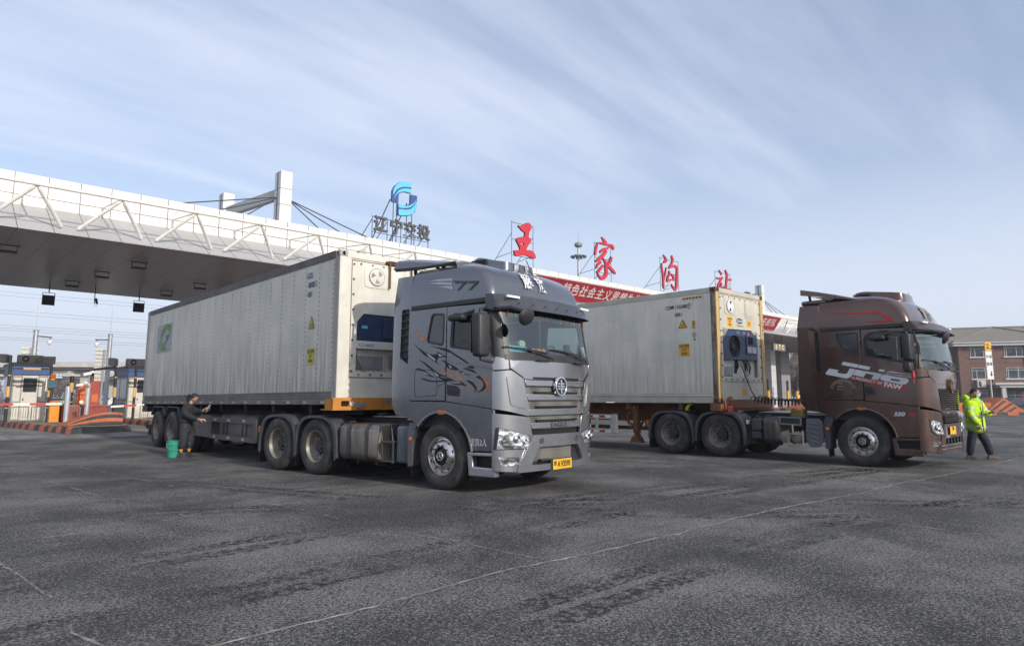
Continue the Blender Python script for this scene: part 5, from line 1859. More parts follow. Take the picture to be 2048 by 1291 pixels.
# ------------------------------------------------------------------ semi-trailers
M['orange_steel'] = rust_mat('orange_bolster_paint', (0.62, 0.24, 0.03), (0.14, 0.07, 0.03), 0.52, 0.75)
M['rust_steel'] = rust_mat('rust_orange_chassis', (0.23, 0.085, 0.035), (0.10, 0.045, 0.02), 0.5, 0.75)
M['guard_grey'] = mat('dusty_guard_paint', (0.10, 0.092, 0.088), 0.6, var=.2, dirt=.5)
M['guard_white'] = mat('dusty_white_guard', (0.50, 0.48, 0.43), 0.55, var=.15, dirt=.5, dcol=(.2, .18, .15))
def make_trailer(first):
    if first:
        t = thing('semi_trailer', 'dark container trailer with orange front bolster and side tank, under the grey container', 'trailer', (6.0725, 11.174, 0), .0053)
        beam, bol = M['chassis'], M['orange_steel']
        axles = (7.9, 9.2, 10.5)
    else:
        t = thing('semi_trailer', 'rust-orange container trailer with landing legs and white side guard, under the cream container', 'trailer', (15.0126, 8.5542, 0), -.0054)
        beam, bol = M['rust_steel'], M['rust_steel']
        axles = (7.9, 9.2, 10.5)
    xc = 1.219
    b = MB()
    for s in (-1, 1):
        x = xc + s * .5
        b.box(x - .07, x + .07, .1, 12.1, 1.20, 1.275)
        b.box(x - .015, x + .015, 2.6, 12.1, .80, 1.2)
        b.box(x - .07, x + .07, 2.7, 12.1, .78, .80)
        b.shape([[(2.0, 1.2), (2.7, 1.2), (2.7, .78)]], .03, lambda u, v, d: (x - .015 + d, u, v))
        b.box(x - .015, x + .015, .2, 2.1, 1.10, 1.2)
    for y in (1.2, 2.9, 4.4, 5.9, 7.3, 8.6, 9.9, 11.2):
        b.box(.12, 2.32, y - .05, y + .05, 1.12, 1.27)
    b.box(.05, 2.39, 11.95, 12.12, 1.05, 1.27)
    b.build('main_beams', beam, t)
    # front bolster
    b = MB()
    if first:
        b.shape([[(-.11, 1.215), (2.55, 1.215), (2.55, 1.425), (-.11, 1.425)], rrect(.07, 1.265, .235, 1.365, .02)], .05, lambda u, v, d: (u, -.03 - d, v))
        b.box(-.11, 2.55, -.08, .35, 1.195, 1.215)
        b.box(-.11, -.09, -.08, .2, 1.215, 1.40)
    else:
        b.box(-.12, 2.56, -.10, .2, 1.10, 1.27, bev=.008)
        b.shape([[(.0, 1.12), (.40, 1.12), (.40, 1.36), (.0, 1.36)], circ(.20, 1.24, .045, 14)], .05, lambda u, v, d: (u, -.10 - d, v))
        b.box(.45, 2.45, -.14, -.09, 1.16, 1.38, bev=.006)
    bo = b.build('front_bolster', bol, t, bevel=.004)
    if first:
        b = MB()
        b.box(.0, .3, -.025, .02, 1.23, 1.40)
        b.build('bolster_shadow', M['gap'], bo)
        b = MB()
        b.lathe([(.045, 0), (.045, -.02), (.03, -.024), (0, -.024)], c=(.28, -.08, 1.315), ax='y', n=18)
        b.build('marker_lamp', M['lampw'], bo)
        b = MB()
        b.box(.37, .54, -.11, -.082, 1.235, 1.335, bev=.006)
        b.box(1.0, 1.14, -.09, -.082, 1.32, 1.41)
        b.build('coupling_plate', M['grey_unit'], bo)
    else:
        b = MB()
        b.box(.08, .30, -.2, -.1, 1.02, 1.22, bev=.03)
        b.box(.14, .24, -.22, -.14, .90, 1.04, bev=.02)
        b.build('red_cover', M['red_ink'], bo)
    for x in (.09, 2.35):
        for y in (.09, 12.1):
            b = MB()
            b.rod((x, y, 1.2), (x, y, 1.31), .05, 10)
            b.build('twist_lock', bol if y < 1 else beam, t)
    if not first:
        for x in (.30, 2.16):
            b = MB()
            b.lathe([(.09, 1.36), (.07, 1.42), (.03, 1.46), (0, 1.47)], c=(x, -.12, 0), ax='z', n=12)
            b.build('guide_dome', bol, bo)
    # landing gear
    for s in (-1, 1):
        x = xc + s * .82
        b = MB()
        b.box(x - .075, x + .075, 2.72, 2.88, .46, 1.15, bev=.006)
        b.box(x - .06, x + .06, 2.74, 2.86, .32, .5, bev=.004)
        b.shape([[(2.62, .21), (2.98, .21), (2.90, .36), (2.70, .36)]], .2, lambda u, v, d: (x - .1 + d, u, v))
        b.box(x - .12, x + .12, 2.60, 3.0, .20, .215)
        lg = b.build('landing_leg', M['rust_steel'] if not first else M['chassis'], t)
        b = MB()
        b.bar((x, 2.86, .62), (x + s * -.25, 3.7, 1.0), .05, .04)
        b.bar((x, 2.74, .55), (xc + s * .4, 2.76, .95), .05, .04)
        b.tube([(x - .1, 2.95, 1.05), (x - .16, 3.02, .95), (x - .17, 2.98, .75), (x - .14, 2.90, .58), (x - .1, 2.70, .55), (x - .12, 2.60, .42), (x - .12, 2.58, .34)], .018, 6)
        b.build('leg_brace', M['rust_steel'] if not first else M['chassis'], lg)
        if not first and s < 0:
            b = MB()
            b.box(x - .10, x + .10, 2.80, 3.0, 1.10, 1.2, bev=.01)
            b.build('gear_box', M['orange_steel'], lg)
    # side guards
    for s in (-1, 1):
        xe = xc + s * 1.2
        ya, yb = (3.56, 6.22) if first else (3.33, 6.3)
        gm = M['guard_grey'] if first else M['guard_white']
        b = MB()
        for z in (.90, .49):
            b.box(xe - .015, xe + .015, ya, yb, z - .06, z + .06)
        for y in (ya, ya + .55, yb - .12) if not first else (ya, yb - .06):
            b.box(xe - .012, xe + .012, y, y + .10, .55, .84)
        b.box(xe - .03, xe + .03, ya - .16, ya, .43, .96, bev=.02)
        for y in (ya + .3, yb - .3):
            b.bar((xe, y, .9), (xc + s * .5, y, 1.0), .04, .04)
        sg = b.build('side_guard', gm, t)
        b1, b2 = MB(), MB()
        for q in range(6):
            y = ya + .08 + q * .44
            for z in (.90, .49):
                if first:
                    (b1 if q % 2 else b2).box(xe + s * .0155, xe + s * .0175, y, y + .16, z - .028, z + .028)
                else:
                    b1.box(xe + s * .0155, xe + s * .0175, y, y + .20, z - .028, z + .028)
                    b2.box(xe + s * .0155, xe + s * .0175, y + .2, y + .40, z - .028, z + .028)
        b1.build('reflective_tape', bpy.data.materials['dusty_white_tape'] if first else M['white'], sg)
        b2.build('reflective_tape', bpy.data.materials['dusty_red_tape'] if first else M['redlens'], sg)
    if first:
        for s in (-1, 1):
            x0 = xc + s * .85
            prof = rrect(-.28, .40, .28, 1.04, .17, 5)
            b = MB()
            rows = [[(x0 + px_ * k, y, .72 + (z - .72) * k) for px_, z in prof] for y, k in ((3.85, .9), (3.9, 1), (5.82, 1), (5.88, .9))]
            b.grid(rows, closed=True)
            b.f([b.v(p) for p in rows[0]])
            b.f([b.v(p) for p in rows[-1]])
            tk = b.build('side_tank', M['guard_grey'], t, smooth=40)
            b = MB()
            sp = rrect(-.29, .39, .29, 1.05, .18, 5)
            for y in (4.15, 4.35, 5.3, 5.5):
                b.grid([[(x0 + px_, y, z) for px_, z in sp], [(x0 + px_, y + .07, z) for px_, z in sp]], closed=True)
            b.build('tank_strap', M['chassis'], tk)
        # tool locker with a sloped rear edge
        b = MB()
        b.shape([[(6.24, .44), (7.50, .45), (7.50, .74), (7.30, .88), (6.95, 1.0), (6.24, .98)]], .6, lambda u, v, d: (.02 + d, u, v))
        b.build('tool_locker', M['guard_grey'], t, bevel=.012)
        b = MB()
        b.rod((.5, 5.5, .38), (.5, 5.9, .38), .09, 12)
        b.build('filter_bowl', M['galv'], t)
    # axles, springs, wheels
    for y in axles:
        b = MB()
        b.rod((.3, y, .52), (2.14, y, .52), .075, 10)
        for s in (-1, 1):
            b.bar((xc + s * .5, y - .5, .74), (xc + s * .5, y + .5, .74), .08, .07)
            b.bar((xc + s * .5, y - .15, .52), (xc + s * .5, y + .15, .52), .16, .2)
        b.build('axle', M['chassis'], t)
        wheel_copy(WH['rear'], t, (-.03, y, .52), 0, y)
        wheel_copy(WH['rear'], t, (2.47, y, .52), math.pi, y * 2)
    for s in (-1, 1):
        xe = xc + s * 1.2
        for y in axles:
            b = MB()
            P = [(y - .64, 1.12), (y - .40, 1.13), (y - .22, 1.20), (y + .22, 1.20), (y + .40, 1.13), (y + .64, 1.12)]
            P = [(y - .62, .92), (y - .45, 1.16), (y + .45, 1.16), (y + .62, .92)]
            for a, c in zip(P, P[1:]):
                b.bar((xe, a[0], a[1]), (xe, c[0], c[1]), .06, .03)
            b.grid([[(xe, q[0], q[1]) for q in P], [(xe - s * .6, q[0], q[1]) for q in P]])
            b.build('wheel_cover', M['mudguard'], t, smooth=0)
    # rear under-run bar, lamps
    b = MB()
    b.box(.1, 2.34, 11.9, 12.0, .48, .60, bev=.01)
    for x in (.6, 1.84):
        b.bar((x, 11.95, .55), (x, 11.8, 1.15), .08, .06)
    b.box(-.05, .3, 11.6, 11.9, 1.0, 1.18)
    b.box(.0, .55, 11.2, 11.35, .32, .62)
    b.build('rear_bar', M['chassis'], t)
    return t
TL1 = make_trailer(True)
TL2 = make_trailer(False)

# ------------------------------------------------------------------ ground
def asphalt():
    m, t, b = new_mat('worn_asphalt')
    vec = ncoord(t)
    # base tone: large patches, tyre-polished drag streaks (the trucks sweep across the plaza)
    big = nramp(t, nnoise(t, vec, 0.16, 5, 0.6, 0.4), 0.35, 0.68)
    st1 = nnoise(t, vec, 1.0, 6, 0.6, 0.35, sc=(0.14, 0.9, 1), rot=(0, 0, R(38)))
    st2 = nnoise(t, vec, 1.0, 7, 0.65, 0.5, sc=(0.09, 1.7, 1), rot=(0, 0, R(52)))
    st = nmath(t, 'ADD', nmath(t, 'MULTIPLY', nramp(t, st1, 0.3, 0.7), 0.5), nmath(t, 'MULTIPLY', nramp(t, st2, 0.32, 0.68), 0.5))
    tone = nmath(t, 'ADD', nmath(t, 'MULTIPLY', big, 0.45), nmath(t, 'MULTIPLY', st, 0.55))
    base = nmix(t, tone, (0.025, 0.0246, 0.0247), (0.050, 0.0488, 0.047))
    # exposed pale aggregate
    ag = nnoise(t, vec, 48, 3, 0.65, 0.9)
    ag2 = nnoise(t, vec, 130, 2, 0.6)
    wear = nnoise(t, vec, 0.5, 6, 0.65, 0.3)
    thr = nramp(t, wear, 0.30, 0.70, 0.0, 0.11)
    sp = nramp(t, nmath(t, 'ADD', nmath(t, 'ADD', nmath(t, 'MULTIPLY', ag, 0.7), nmath(t, 'MULTIPLY', ag2, 0.3)), thr), 0.525, 0.615)
    base = nmix(t, nmath(t, 'MULTIPLY', sp, 0.9), base, (0.25, 0.24, 0.225))
    # dark pits between stones
    pit = nramp(t, nnoise(t, vec, 75, 3, 0.6, 0.6), 0.38, 0.47, 0.85, 0.0)
    base = nmix(t, pit, base, (0.016, 0.016, 0.018))
    # dark rubber scuffs
    sc = nramp(t, nnoise(t, vec, 1.0, 6, 0.6, 0.8, sc=(0.10, 3.4, 1), rot=(0, 0, R(46))), 0.58, 0.72, 0, 0.4)
    base = nmix(t, sc, base, (0.026, 0.026, 0.028))
    # rust-coloured clay smears
    ru = nramp(t, nnoise(t, vec, 1.1, 7, 0.75, 0.6), 0.665, 0.73, 0, 0.5)
    base = nmix(t, ru, base, (0.17, 0.105, 0.055))
    t.links.new(base, b.inputs['Base Color'])
    b.inputs['Roughness'].default_value = 0.88
    b.inputs['Specular IOR Level'].default_value = 0.3
    nbump(t, b, nmath(t, 'ADD', ag, nmath(t, 'MULTIPLY', ag2, 0.5)), 0.5, 0.012)
    return m
M['asphalt'] = asphalt()
b = MB()
xs = [-1500, -300, -60, 0, 20, 60, 140, 320, 2500]
ys = [-1500, -200, -20, 0, 20, 60, 140, 320, 2500]
b.grid([[(x, y, 0) for x in xs] for y in ys])
tag(b.build('ground', M['asphalt'], smooth=0), kind='structure')
# worn concrete apron in front of the toll islands
m_, t_, b_ = new_mat('toll_lane_concrete')
v_ = ncoord(t_)
c_ = nmix(t_, nramp(t_, nnoise(t_, v_, 0.8, 7, 0.7, .4, sc=(1, .25, 1)), .35, .7), (.10, .10, .10), (.27, .26, .245))
c_ = nmix(t_, nramp(t_, nnoise(t_, v_, 30, 4, .6), .55, .75, 0, .4), c_, (.34, .33, .31))
t_.links.new(c_, b_.inputs['Base Color'])
b_.inputs['Roughness'].default_value = .9
b = MB()
b.grid([[(x, y, .004) for x in (-8, 20, 60, 100)] for y in (28.4, 40, 70)])
tag(b.build('toll_lanes', m_, smooth=0), kind='structure')
# raised joint cracks filled with pale mortar and grit
crack_m = mat('joint_mortar', (.24, .225, .20), .95, var=.4, vs=9, dirt=.85, dcol=(.09, .088, .086), dlo=.36, bump=.6, bs=60)
def crack(pts, wd, seed, brk=0.0):
    rnd = random.Random(seed)
    P = []
    for (a, c) in zip(pts, pts[1:]):
        n = max(2, int(math.hypot(c[0] - a[0], c[1] - a[1]) / .055))
        for k in range(n):
            P.append((a[0] + (c[0] - a[0]) * k / n, a[1] + (c[1] - a[1]) * k / n))
    b = MB()
    dx, dy = pts[-1][0] - pts[0][0], pts[-1][1] - pts[0][1]
    l = math.hypot(dx, dy)
    nx, ny = -dy / l, dx / l
    wob = 0
    prev = None
    gap_ = 0
    for p in P:
        wob = wob * .93 + rnd.gauss(0, .009)
        if gap_ <= 0 and rnd.random() < brk * .12:
            gap_ = rnd.randint(2, 14)
        gap_ -= 1
        h = max(.002, wd * (.35 + rnd.random() * .75))
        c0 = (p[0] + nx * wob, p[1] + ny * wob)
        A = b.v((c0[0] + nx * h, c0[1] + ny * h, .0045))
        C0 = b.v((c0[0], c0[1], .0045 + .006 * rnd.random()))
        C = b.v((c0[0] - nx * h * (.5 + rnd.random() * .5), c0[1] - ny * h, .0045))
        if prev and gap_ <= 0:
            b.f([prev[0], A, C0, prev[1]])
            b.f([prev[1], C0, C, prev[2]])
        prev = (A, C0, C)
    o = b.build('pavement_joint', crack_m, smooth=0, recalc=False)
    tag(o, kind='structure')
crack([(-1.5, 4.05), (1.6, 4.11), (2.41, 4.14), (3.8, 4.24), (4.9, 4.17), (6.7, 4.1), (8.5, 4.11), (9.9, 4.01), (12.5, 3.92), (14.7, 3.74), (18.8, 3.59), (26, 3.5)], .021, 1, .07)
crack([(8.58, 6.5), (8.59, 4.1), (8.64, 3.3), (8.58, 2.5), (8.55, 2.0), (8.63, 1.2), (8.6, -2)], .014, 2, .5)
crack([(.85, 9.5), (.88, 7.34), (.94, 6.6), (1.01, 5.86), (1.04, 5.26), (1.11, 4.56), (1.13, 4.1), (1.15, 2)], .016, 3, .35)
crack([(2.5, 24), (2.51, 21.3), (3.0, 18.0), (3.24, 15.3), (3.52, 12.5), (3.76, 10.3), (3.95, 9.3), (4.18, 6.2), (4.33, 5.2), (4.38, 4.3)], .016, 4, .9)
crack([(1.97, 16.7), (2.26, 13.8), (2.45, 11.8), (2.73, 9.96), (2.85, 8.9), (2.8, 7.9), (2.93, 7.2), (3.0, 6.0)], .013, 5, .9)
crack([(.2, 8.46), (1.0, 8.47), (2.07, 8.46), (2.92, 8.8), (3.7, 8.95), (5.5, 8.9)], .013, 6, .6)
crack([(10.5, 12), (12.5, 7.0), (13.5, 5.5), (14.5, 4.0)], .010, 7, .8)

# worn tyre marks swept across the plaza
tm_, tt_, tb_ = new_mat('tyre_rubber_mark')
to_ = tt_.nodes['Material Output']
tr0 = tt_.nodes.new('ShaderNodeBsdfTransparent')
mx0 = tt_.nodes.new('ShaderNodeMixShader')
tb_.inputs['Base Color'].default_value = (.017, .017, .018, 1)
tb_.inputs['Roughness'].default_value = .8
tv_ = ncoord(tt_)
tf_ = nmath(tt_, 'MULTIPLY', nramp(tt_, nnoise(tt_, tv_, 14, 5, .7), .42, .62), nramp(tt_, nnoise(tt_, tv_, .5, 4, .6), .40, .62, 0, .8))
tt_.links.new(tf_, mx0.inputs[0])
tt_.links.new(tr0.outputs[0], mx0.inputs[1])
tt_.links.new(tb_.outputs[0], mx0.inputs[2])
tt_.links.new(mx0.outputs[0], to_.inputs['Surface'])
def tyre_mark(pts, off, wd):
    P = smooth_pts(pts, 14)
    b = MB()
    rows = []
    for i, p in enumerate(P):
        a, c = P[max(i - 1, 0)], P[min(i + 1, len(P) - 1)]
        dx, dy = c[0] - a[0], c[1] - a[1]
        l = math.hypot(dx, dy)
        nx, ny = -dy / l, dx / l
        rows.append([(p[0] + nx * (off + s_ * wd / 2), p[1] + ny * (off + s_ * wd / 2), .004) for s_ in (-1, 1)])
    b.grid(rows)
    tag(b.build('tyre_mark', tm_, smooth=0, recalc=False), kind='structure')
for pts in ([(-2, 4.9), (3, 5.15), (7, 5.45), (12, 5.2), (22, 4.2)], [(-1, 6.3), (4, 6.75), (9, 6.35), (15, 5.1), (24, 2.6)], [(1.5, 9.8), (4.5, 8.2), (8.6, 5.0), (11.5, 1.6), (13, -1)],
            [(3.2, 14), (4.8, 9.5), (6.4, 6.0), (9.2, 3.2), (14, 1.6)], [(13.2, 11), (13.9, 6.5), (15.8, 2.4), (19.5, -1)], [(-1, 3.0), (3, 3.25), (7, 3.2), (12, 2.4)]):
    for off in (-.17, .17):
        tyre_mark(pts, off, .24)

# ------------------------------------------------------------------ toll plaza materials
def panel_mat(name, col, px_, x0, axis2, zl, line=(.10, .10, .10), rough=.4, streak=.25, lw=.018, p2=None):
    """cladding sheets with dark joints every px_ along X and at given heights / spacing on the other axis"""
    m, t, b = new_mat(name)
    vec = ncoord(t)
    sp = t.nodes.new('ShaderNodeSeparateXYZ')
    t.links.new(vec, sp.inputs[0])
    fr = nmath(t, 'FRACT', nmath(t, 'DIVIDE', nmath(t, 'SUBTRACT', sp.outputs['X'], x0), px_))
    ln = nmath(t, 'LESS_THAN', nmath(t, 'ABSOLUTE', nmath(t, 'SUBTRACT', fr, .5)), lw / px_ * .5 + .0)
    a2 = sp.outputs[axis2]
    for z in zl:
        ln = nmath(t, 'MAXIMUM', ln, nmath(t, 'LESS_THAN', nmath(t, 'ABSOLUTE', nmath(t, 'SUBTRACT', a2, z)), lw * .5))
    if p2:
        f2 = nmath(t, 'FRACT', nmath(t, 'DIVIDE', a2, p2))
        ln = nmath(t, 'MAXIMUM', ln, nmath(t, 'LESS_THAN', nmath(t, 'ABSOLUTE', nmath(t, 'SUBTRACT', f2, .5)), lw / p2 * .5))
    st = nramp(t, nnoise(t, vec, 1.6, 7, 0.7, .2, sc=(3.5, 3.5, .5)), .45, .75, 0, streak)
    # each sheet a touch different
    cell = t.nodes.new('ShaderNodeTexWhiteNoise')
    cell.noise_dimensions = '1D'
    t.links.new(nmath(t, 'FLOOR', nmath(t, 'ADD', nmath(t, 'DIVIDE', nmath(t, 'SUBTRACT', sp.outputs['X'], x0), px_), .5)), cell.inputs['W'])
    c = nmix(t, nmath(t, 'MULTIPLY', cell.outputs['Value'], .14), col, tuple(x * .6 for x in col))
    c = nmix(t, st, c, tuple(x * k for x, k in zip(col, (.66, .6, .52))))
    c = nmix(t, ln, c, line)
    t.links.new(c, b.inputs['Base Color'])
    b.inputs['Roughness'].default_value = rough
    return m
J0 = 3.323 - .605
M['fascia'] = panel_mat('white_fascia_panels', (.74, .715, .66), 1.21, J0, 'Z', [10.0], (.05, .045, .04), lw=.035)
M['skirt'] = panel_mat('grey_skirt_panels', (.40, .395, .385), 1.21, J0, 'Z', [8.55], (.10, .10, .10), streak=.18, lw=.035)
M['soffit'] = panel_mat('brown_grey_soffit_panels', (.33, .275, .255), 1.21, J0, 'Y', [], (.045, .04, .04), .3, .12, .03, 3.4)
M['cladding'] = panel_mat('column_cladding', (.60, .60, .60), 30, 5, 'Z', [], (.2, .2, .2), .45, .25, .03, 1.35)
M['cladding_dark'] = panel_mat('column_cladding_grey', (.30, .30, .31), 1.0, 0, 'Z', [], (.10, .10, .10), .45, .25, .03, 1.35)
M['truss'] = mat('white_tube_paint', (.80, .78, .72), .35, var=.08, dirt=.25, dcol=(.5, .45, .38))
M['steel_dark'] = mat('dark_painted_steel', (.06, .065, .075), .5, .3, var=.2)
M['sign_red'] = mat('sign_red_face', (.52, .018, .035), .4, var=.06)
M['sign_red_edge'] = mat('sign_red_return', (.16, .008, .012), .5)
M['banner_red'] = mat('banner_red_cloth', (.42, .02, .035), .7, var=.15, vs=1.2)
M['banner_white'] = mat('banner_white_print', (.80, .77, .74), .6)
M['logo_light'] = mat('sign_light_blue', (.12, .50, .78), .4)
M['logo_dark'] = mat('sign_dark_blue', (.03, .075, .25), .4)
M['sign_grey'] = mat('sign_dark_grey', (.075, .075, .085), .45)

# ------------------------------------------------------------------ toll canopy
cv = thing('toll_canopy', 'huge white toll plaza canopy with a tubular truss along its edge', 'toll canopy')
UA, UB = -6.0, 98.0
ZF, ZT, ZP = 8.02, 9.57, 10.95
b = MB()
b.box(UA, UB, 31.85, 48.8, ZF, ZF + .05)
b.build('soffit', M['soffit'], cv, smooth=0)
b = MB()
for s_, y0, y1 in ((1, 31.8, 34.4), (-1, 48.85, 46.2)):
    b.grid([[(UA, y0, ZF - .01), (UB, y0, ZF - .01)], [(UA, y1, ZT), (UB, y1, ZT)]])
    b.grid([[(UA, y0 + s_ * .04, ZF - .01), (UB, y0 + s_ * .04, ZF - .01)], [(UA, y0, ZF - .01), (UB, y0, ZF - .01)]])
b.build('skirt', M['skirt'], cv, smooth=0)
b = MB()
b.box(UA, UB, 34.4, 34.52, ZT - .02, ZP)
b.box(UA, UB, 46.1, 46.22, ZT - .02, ZP)
b.box(UA - .02, UA + .1, 34.52, 46.1, ZT - .1, ZP - .01)
b.box(UB - .1, UB + .02, 34.52, 46.1, ZT - .1, ZP - .01)
b.build('fascia', M['fascia'], cv, smooth=0)
b = MB()
for x in (UA, UB):
    b.grid([[(x, 31.8, ZF), (x, 48.85, ZF)], [(x, 34.4, ZT), (x, 46.2, ZT)]])
b.build('end_panel', M['skirt'], cv, smooth=0)
b = MB()
b.box(UA + .1, UB - .1, 34.5, 46.12, 10.3, 10.4)
b.build('roof_deck', M['cladding_dark'], cv, smooth=0)
CH = (31.2, 9.73)
b = MB()
b.rod((UA, CH[0], CH[1]), (UB, CH[0], CH[1]), .075, 10)
b.build('truss_chord', M['truss'], cv)
for k in range(-3, 31):
    u = 3.74 + 2.985 * k
    if u + 1.2 > UB or u - 1.4 < UA:
        continue
    b = MB()
    for du in (1.06, -1.30):
        a = Vector((u, CH[0], CH[1] - .04))
        c = Vector((u + du, 32.28, 8.42))
        b.rod(a, a + (c - a) * .10, .035, 8, .075)
        b.rod(a + (c - a) * .10, c, .075, 8)
    a = Vector((u, CH[0], CH[1]))
    c = Vector((u - .1, 34.38, 10.0))
    b.rod(a, c, .04, 6)
    b.rod(c + Vector((0, -.03, 0)), (u - .1, 34.36, ZT + .05), .045, 6)
    b.rod((u - .06, CH[0] - .02, CH[1]), (u + .06, CH[0] - .02, CH[1]), .09, 8)
    b.build('truss_brace', M['truss'], cv)
# columns, pylons, stays
M['pylon'] = panel_mat('pylon_cladding', (.70, .69, .66), 40, 7, 'Z', [13.0, 11.3, 14.0], (.2, .2, .2), .4, .35, .04)
for (u, v, s_, mm) in ((16.85, 38.4, .75, 'cladding'), (16.1, 45.3, .75, 'cladding'), (79.4, 38.4, 1.25, 'cladding'), (79.4, 45.3, 1.25, 'cladding'), (87.2, 40.5, 2.6, 'cladding_dark'), (47.5, 38.4, 1.25, 'cladding'), (47.5, 45.3, 1.25, 'cladding')):
    b = MB()
    b.box(u - s_ / 2, u + s_ / 2, v - .6, v + .6, 0, ZF)
    b.build('column', M[mm], cv, bevel=.02)
for u, vs in ((16.85, (38.4, 45.3)), (77.6, (38.2, 45.3))):
    for v in vs:
        uu = u - (.9 if (v > 40 and u < 20) else 0)
        b = MB()
        b.box(uu - .37, uu + .37, v - .42, v + .42, 10.4, 15.1)
        py_ = b.build('pylon', M['pylon'], cv, bevel=.015)
        b = MB()
        b.box(uu - .385, uu - .372, v - .04, v + .04, 10.5, 15.05)
        b.build('pylon_groove', M['gap'], py_)
    b = MB()
    ub = u - (.9 if u < 20 else 0)
    b.bar((u - .1, vs[0] + .4, 13.8), (ub, vs[1] - .4, 13.8), .34, .62)
    b.build('pylon_beam', M['skirt'], cv)
    for s_ in (-1, 1):
        for reach in (4.2, 7.2, 11.2):
            b = MB()
            b.rod((u + s_ * .3, vs[0], 13.5), (u + s_ * reach, vs[0] - .6, 10.42), .035, 6)
            b.build('stay_cable', M['steel_dark'], cv)

# ------------------------------------------------------------------ signs on the canopy
WANG = [[(32.89, 13.91), (33.2, 13.94), (33.55, 14.16), (33.87, 14.29), (34.12, 14.23), (34.24, 14.05), (34.19, 13.83), (34.01, 13.59), (33.96, 13.35), (33.94, 13.21), (34.15, 13.12), (34.17, 12.94), (34.01, 12.68), (33.83, 12.47), (33.72, 12.2), (34.04, 12.23), (34.36, 12.21), (34.58, 12.04), (34.67, 11.85), (34.65, 11.69), (34.32, 11.66), (33.9, 11.76), (33.41, 11.76), (32.92, 11.62), (32.65, 11.6), (32.51, 11.78), (32.48, 11.98), (32.71, 12.03), (32.99, 12.08), (33.06, 12.22), (32.89, 12.5), (32.72, 12.7), (32.7, 12.83), (32.82, 12.97), (33.13, 13.08), (33.48, 13.15), (33.56, 13.49), (33.34, 13.55), (33.13, 13.7), (32.99, 13.77)], [(33.09, 12.6), (33.44, 12.67), (33.42, 12.51)]]
JIA = [[(42.5, 14.64, 0.035), (42.78, 14.45, 0.13), (43.04, 14.23, 0.165), (43.13, 14.13, 0.089)], [(41.97, 14.09, 0.058), (41.88, 13.81, 0.104), (41.69, 13.33, 0.128), (41.68, 12.98, 0.068)], [(41.97, 14.06, 0.046), (42.5, 14.15, 0.07), (43.04, 14.09, 0.083), (43.67, 14.16, 0.083), (43.99, 14.03, 0.156), (44.03, 13.8, 0.084)], [(42.26, 13.33, 0.093), (42.76, 13.63, 0.128), (43.21, 13.79, 0.093), (43.72, 14.06, 0.036)], [(43.11, 13.57, 0.116), (42.74, 13.2, 0.145), (42.2, 12.77, 0.162), (41.71, 12.47, 0.08)], [(42.64, 12.84, 0.07), (42.99, 12.54, 0.128), (43.02, 12.08, 0.174), (43.06, 11.68, 0.171), (42.78, 11.3, 0.16), (42.33, 11.15, 0.125), (41.86, 11.52, 0.057)], [(42.37, 12.51, 0.104), (41.92, 12.22, 0.103), (41.74, 11.91, 0.046)], [(42.63, 12.26, 0.091), (42.17, 11.85, 0.114), (41.82, 11.55, 0.057)], [(43.78, 13.12, 0.106), (43.59, 12.74, 0.13), (43.16, 12.33, 0.116)], [(43.16, 12.33, 0.116), (43.7, 12.11, 0.139), (44.15, 11.82, 0.118), (44.2, 11.74, 0.047)]]
GOU = [[(51.38, 14.45, 0.044), (51.75, 14.22, 0.123), (51.83, 13.96, 0.179), (51.44, 13.77, 0.083)], [(51.15, 13.65, 0.078), (51.13, 13.26, 0.099), (51.25, 12.73, 0.099), (51.31, 12.08, 0.132), (51.32, 11.43, 0.099), (51.41, 11.34, 0.044)], [(51.84, 13.33, 0.056), (51.62, 12.67, 0.077), (51.4, 12.09, 0.077)], [(52.72, 14.51, 0.14), (52.95, 14.29, 0.14), (52.78, 13.87, 0.123), (52.37, 13.43, 0.101), (52.27, 13.27, 0.045)], [(52.37, 13.4, 0.101), (53.15, 13.64, 0.125), (53.59, 13.53, 0.148), (53.62, 13.2, 0.157), (53.53, 12.57, 0.146), (53.44, 11.89, 0.157), (53.17, 11.39, 0.123), (52.57, 11.85, 0.056)], [(52.25, 13.08, 0.067), (52.34, 12.81, 0.123), (52.03, 12.44, 0.123), (51.91, 11.99, 0.121)], [(52.62, 12.79, 0.078), (52.95, 12.61, 0.112), (52.98, 12.23, 0.112)], [(52.11, 12.18, 0.101), (52.88, 12.33, 0.078)]]
ZHAN = [[(61.3, 14.32, 0.062), (61.69, 14.07, 0.124), (61.79, 13.87, 0.087)], [(60.72, 13.46, 0.061), (61.18, 13.46, 0.122), (62.0, 13.62, 0.136)], [(61.88, 13.61, 0.112), (61.38, 13.12, 0.112), (61.0, 12.65, 0.132), (61.32, 12.32, 0.11)], [(61.72, 13.04, 0.136), (61.45, 12.58, 0.122), (61.1, 12.42, 0.061)], [(62.54, 14.49, 0.074), (62.87, 14.1, 0.164), (62.75, 13.47, 0.149), (62.58, 12.83, 0.134), (62.26, 12.46, 0.11)], [(62.93, 13.49, 0.093), (63.54, 13.62, 0.126), (63.68, 13.52, 0.063)], [(61.08, 12.27, 0.11), (62.25, 12.37, 0.124), (63.33, 12.55, 0.136), (63.67, 12.34, 0.088)]]
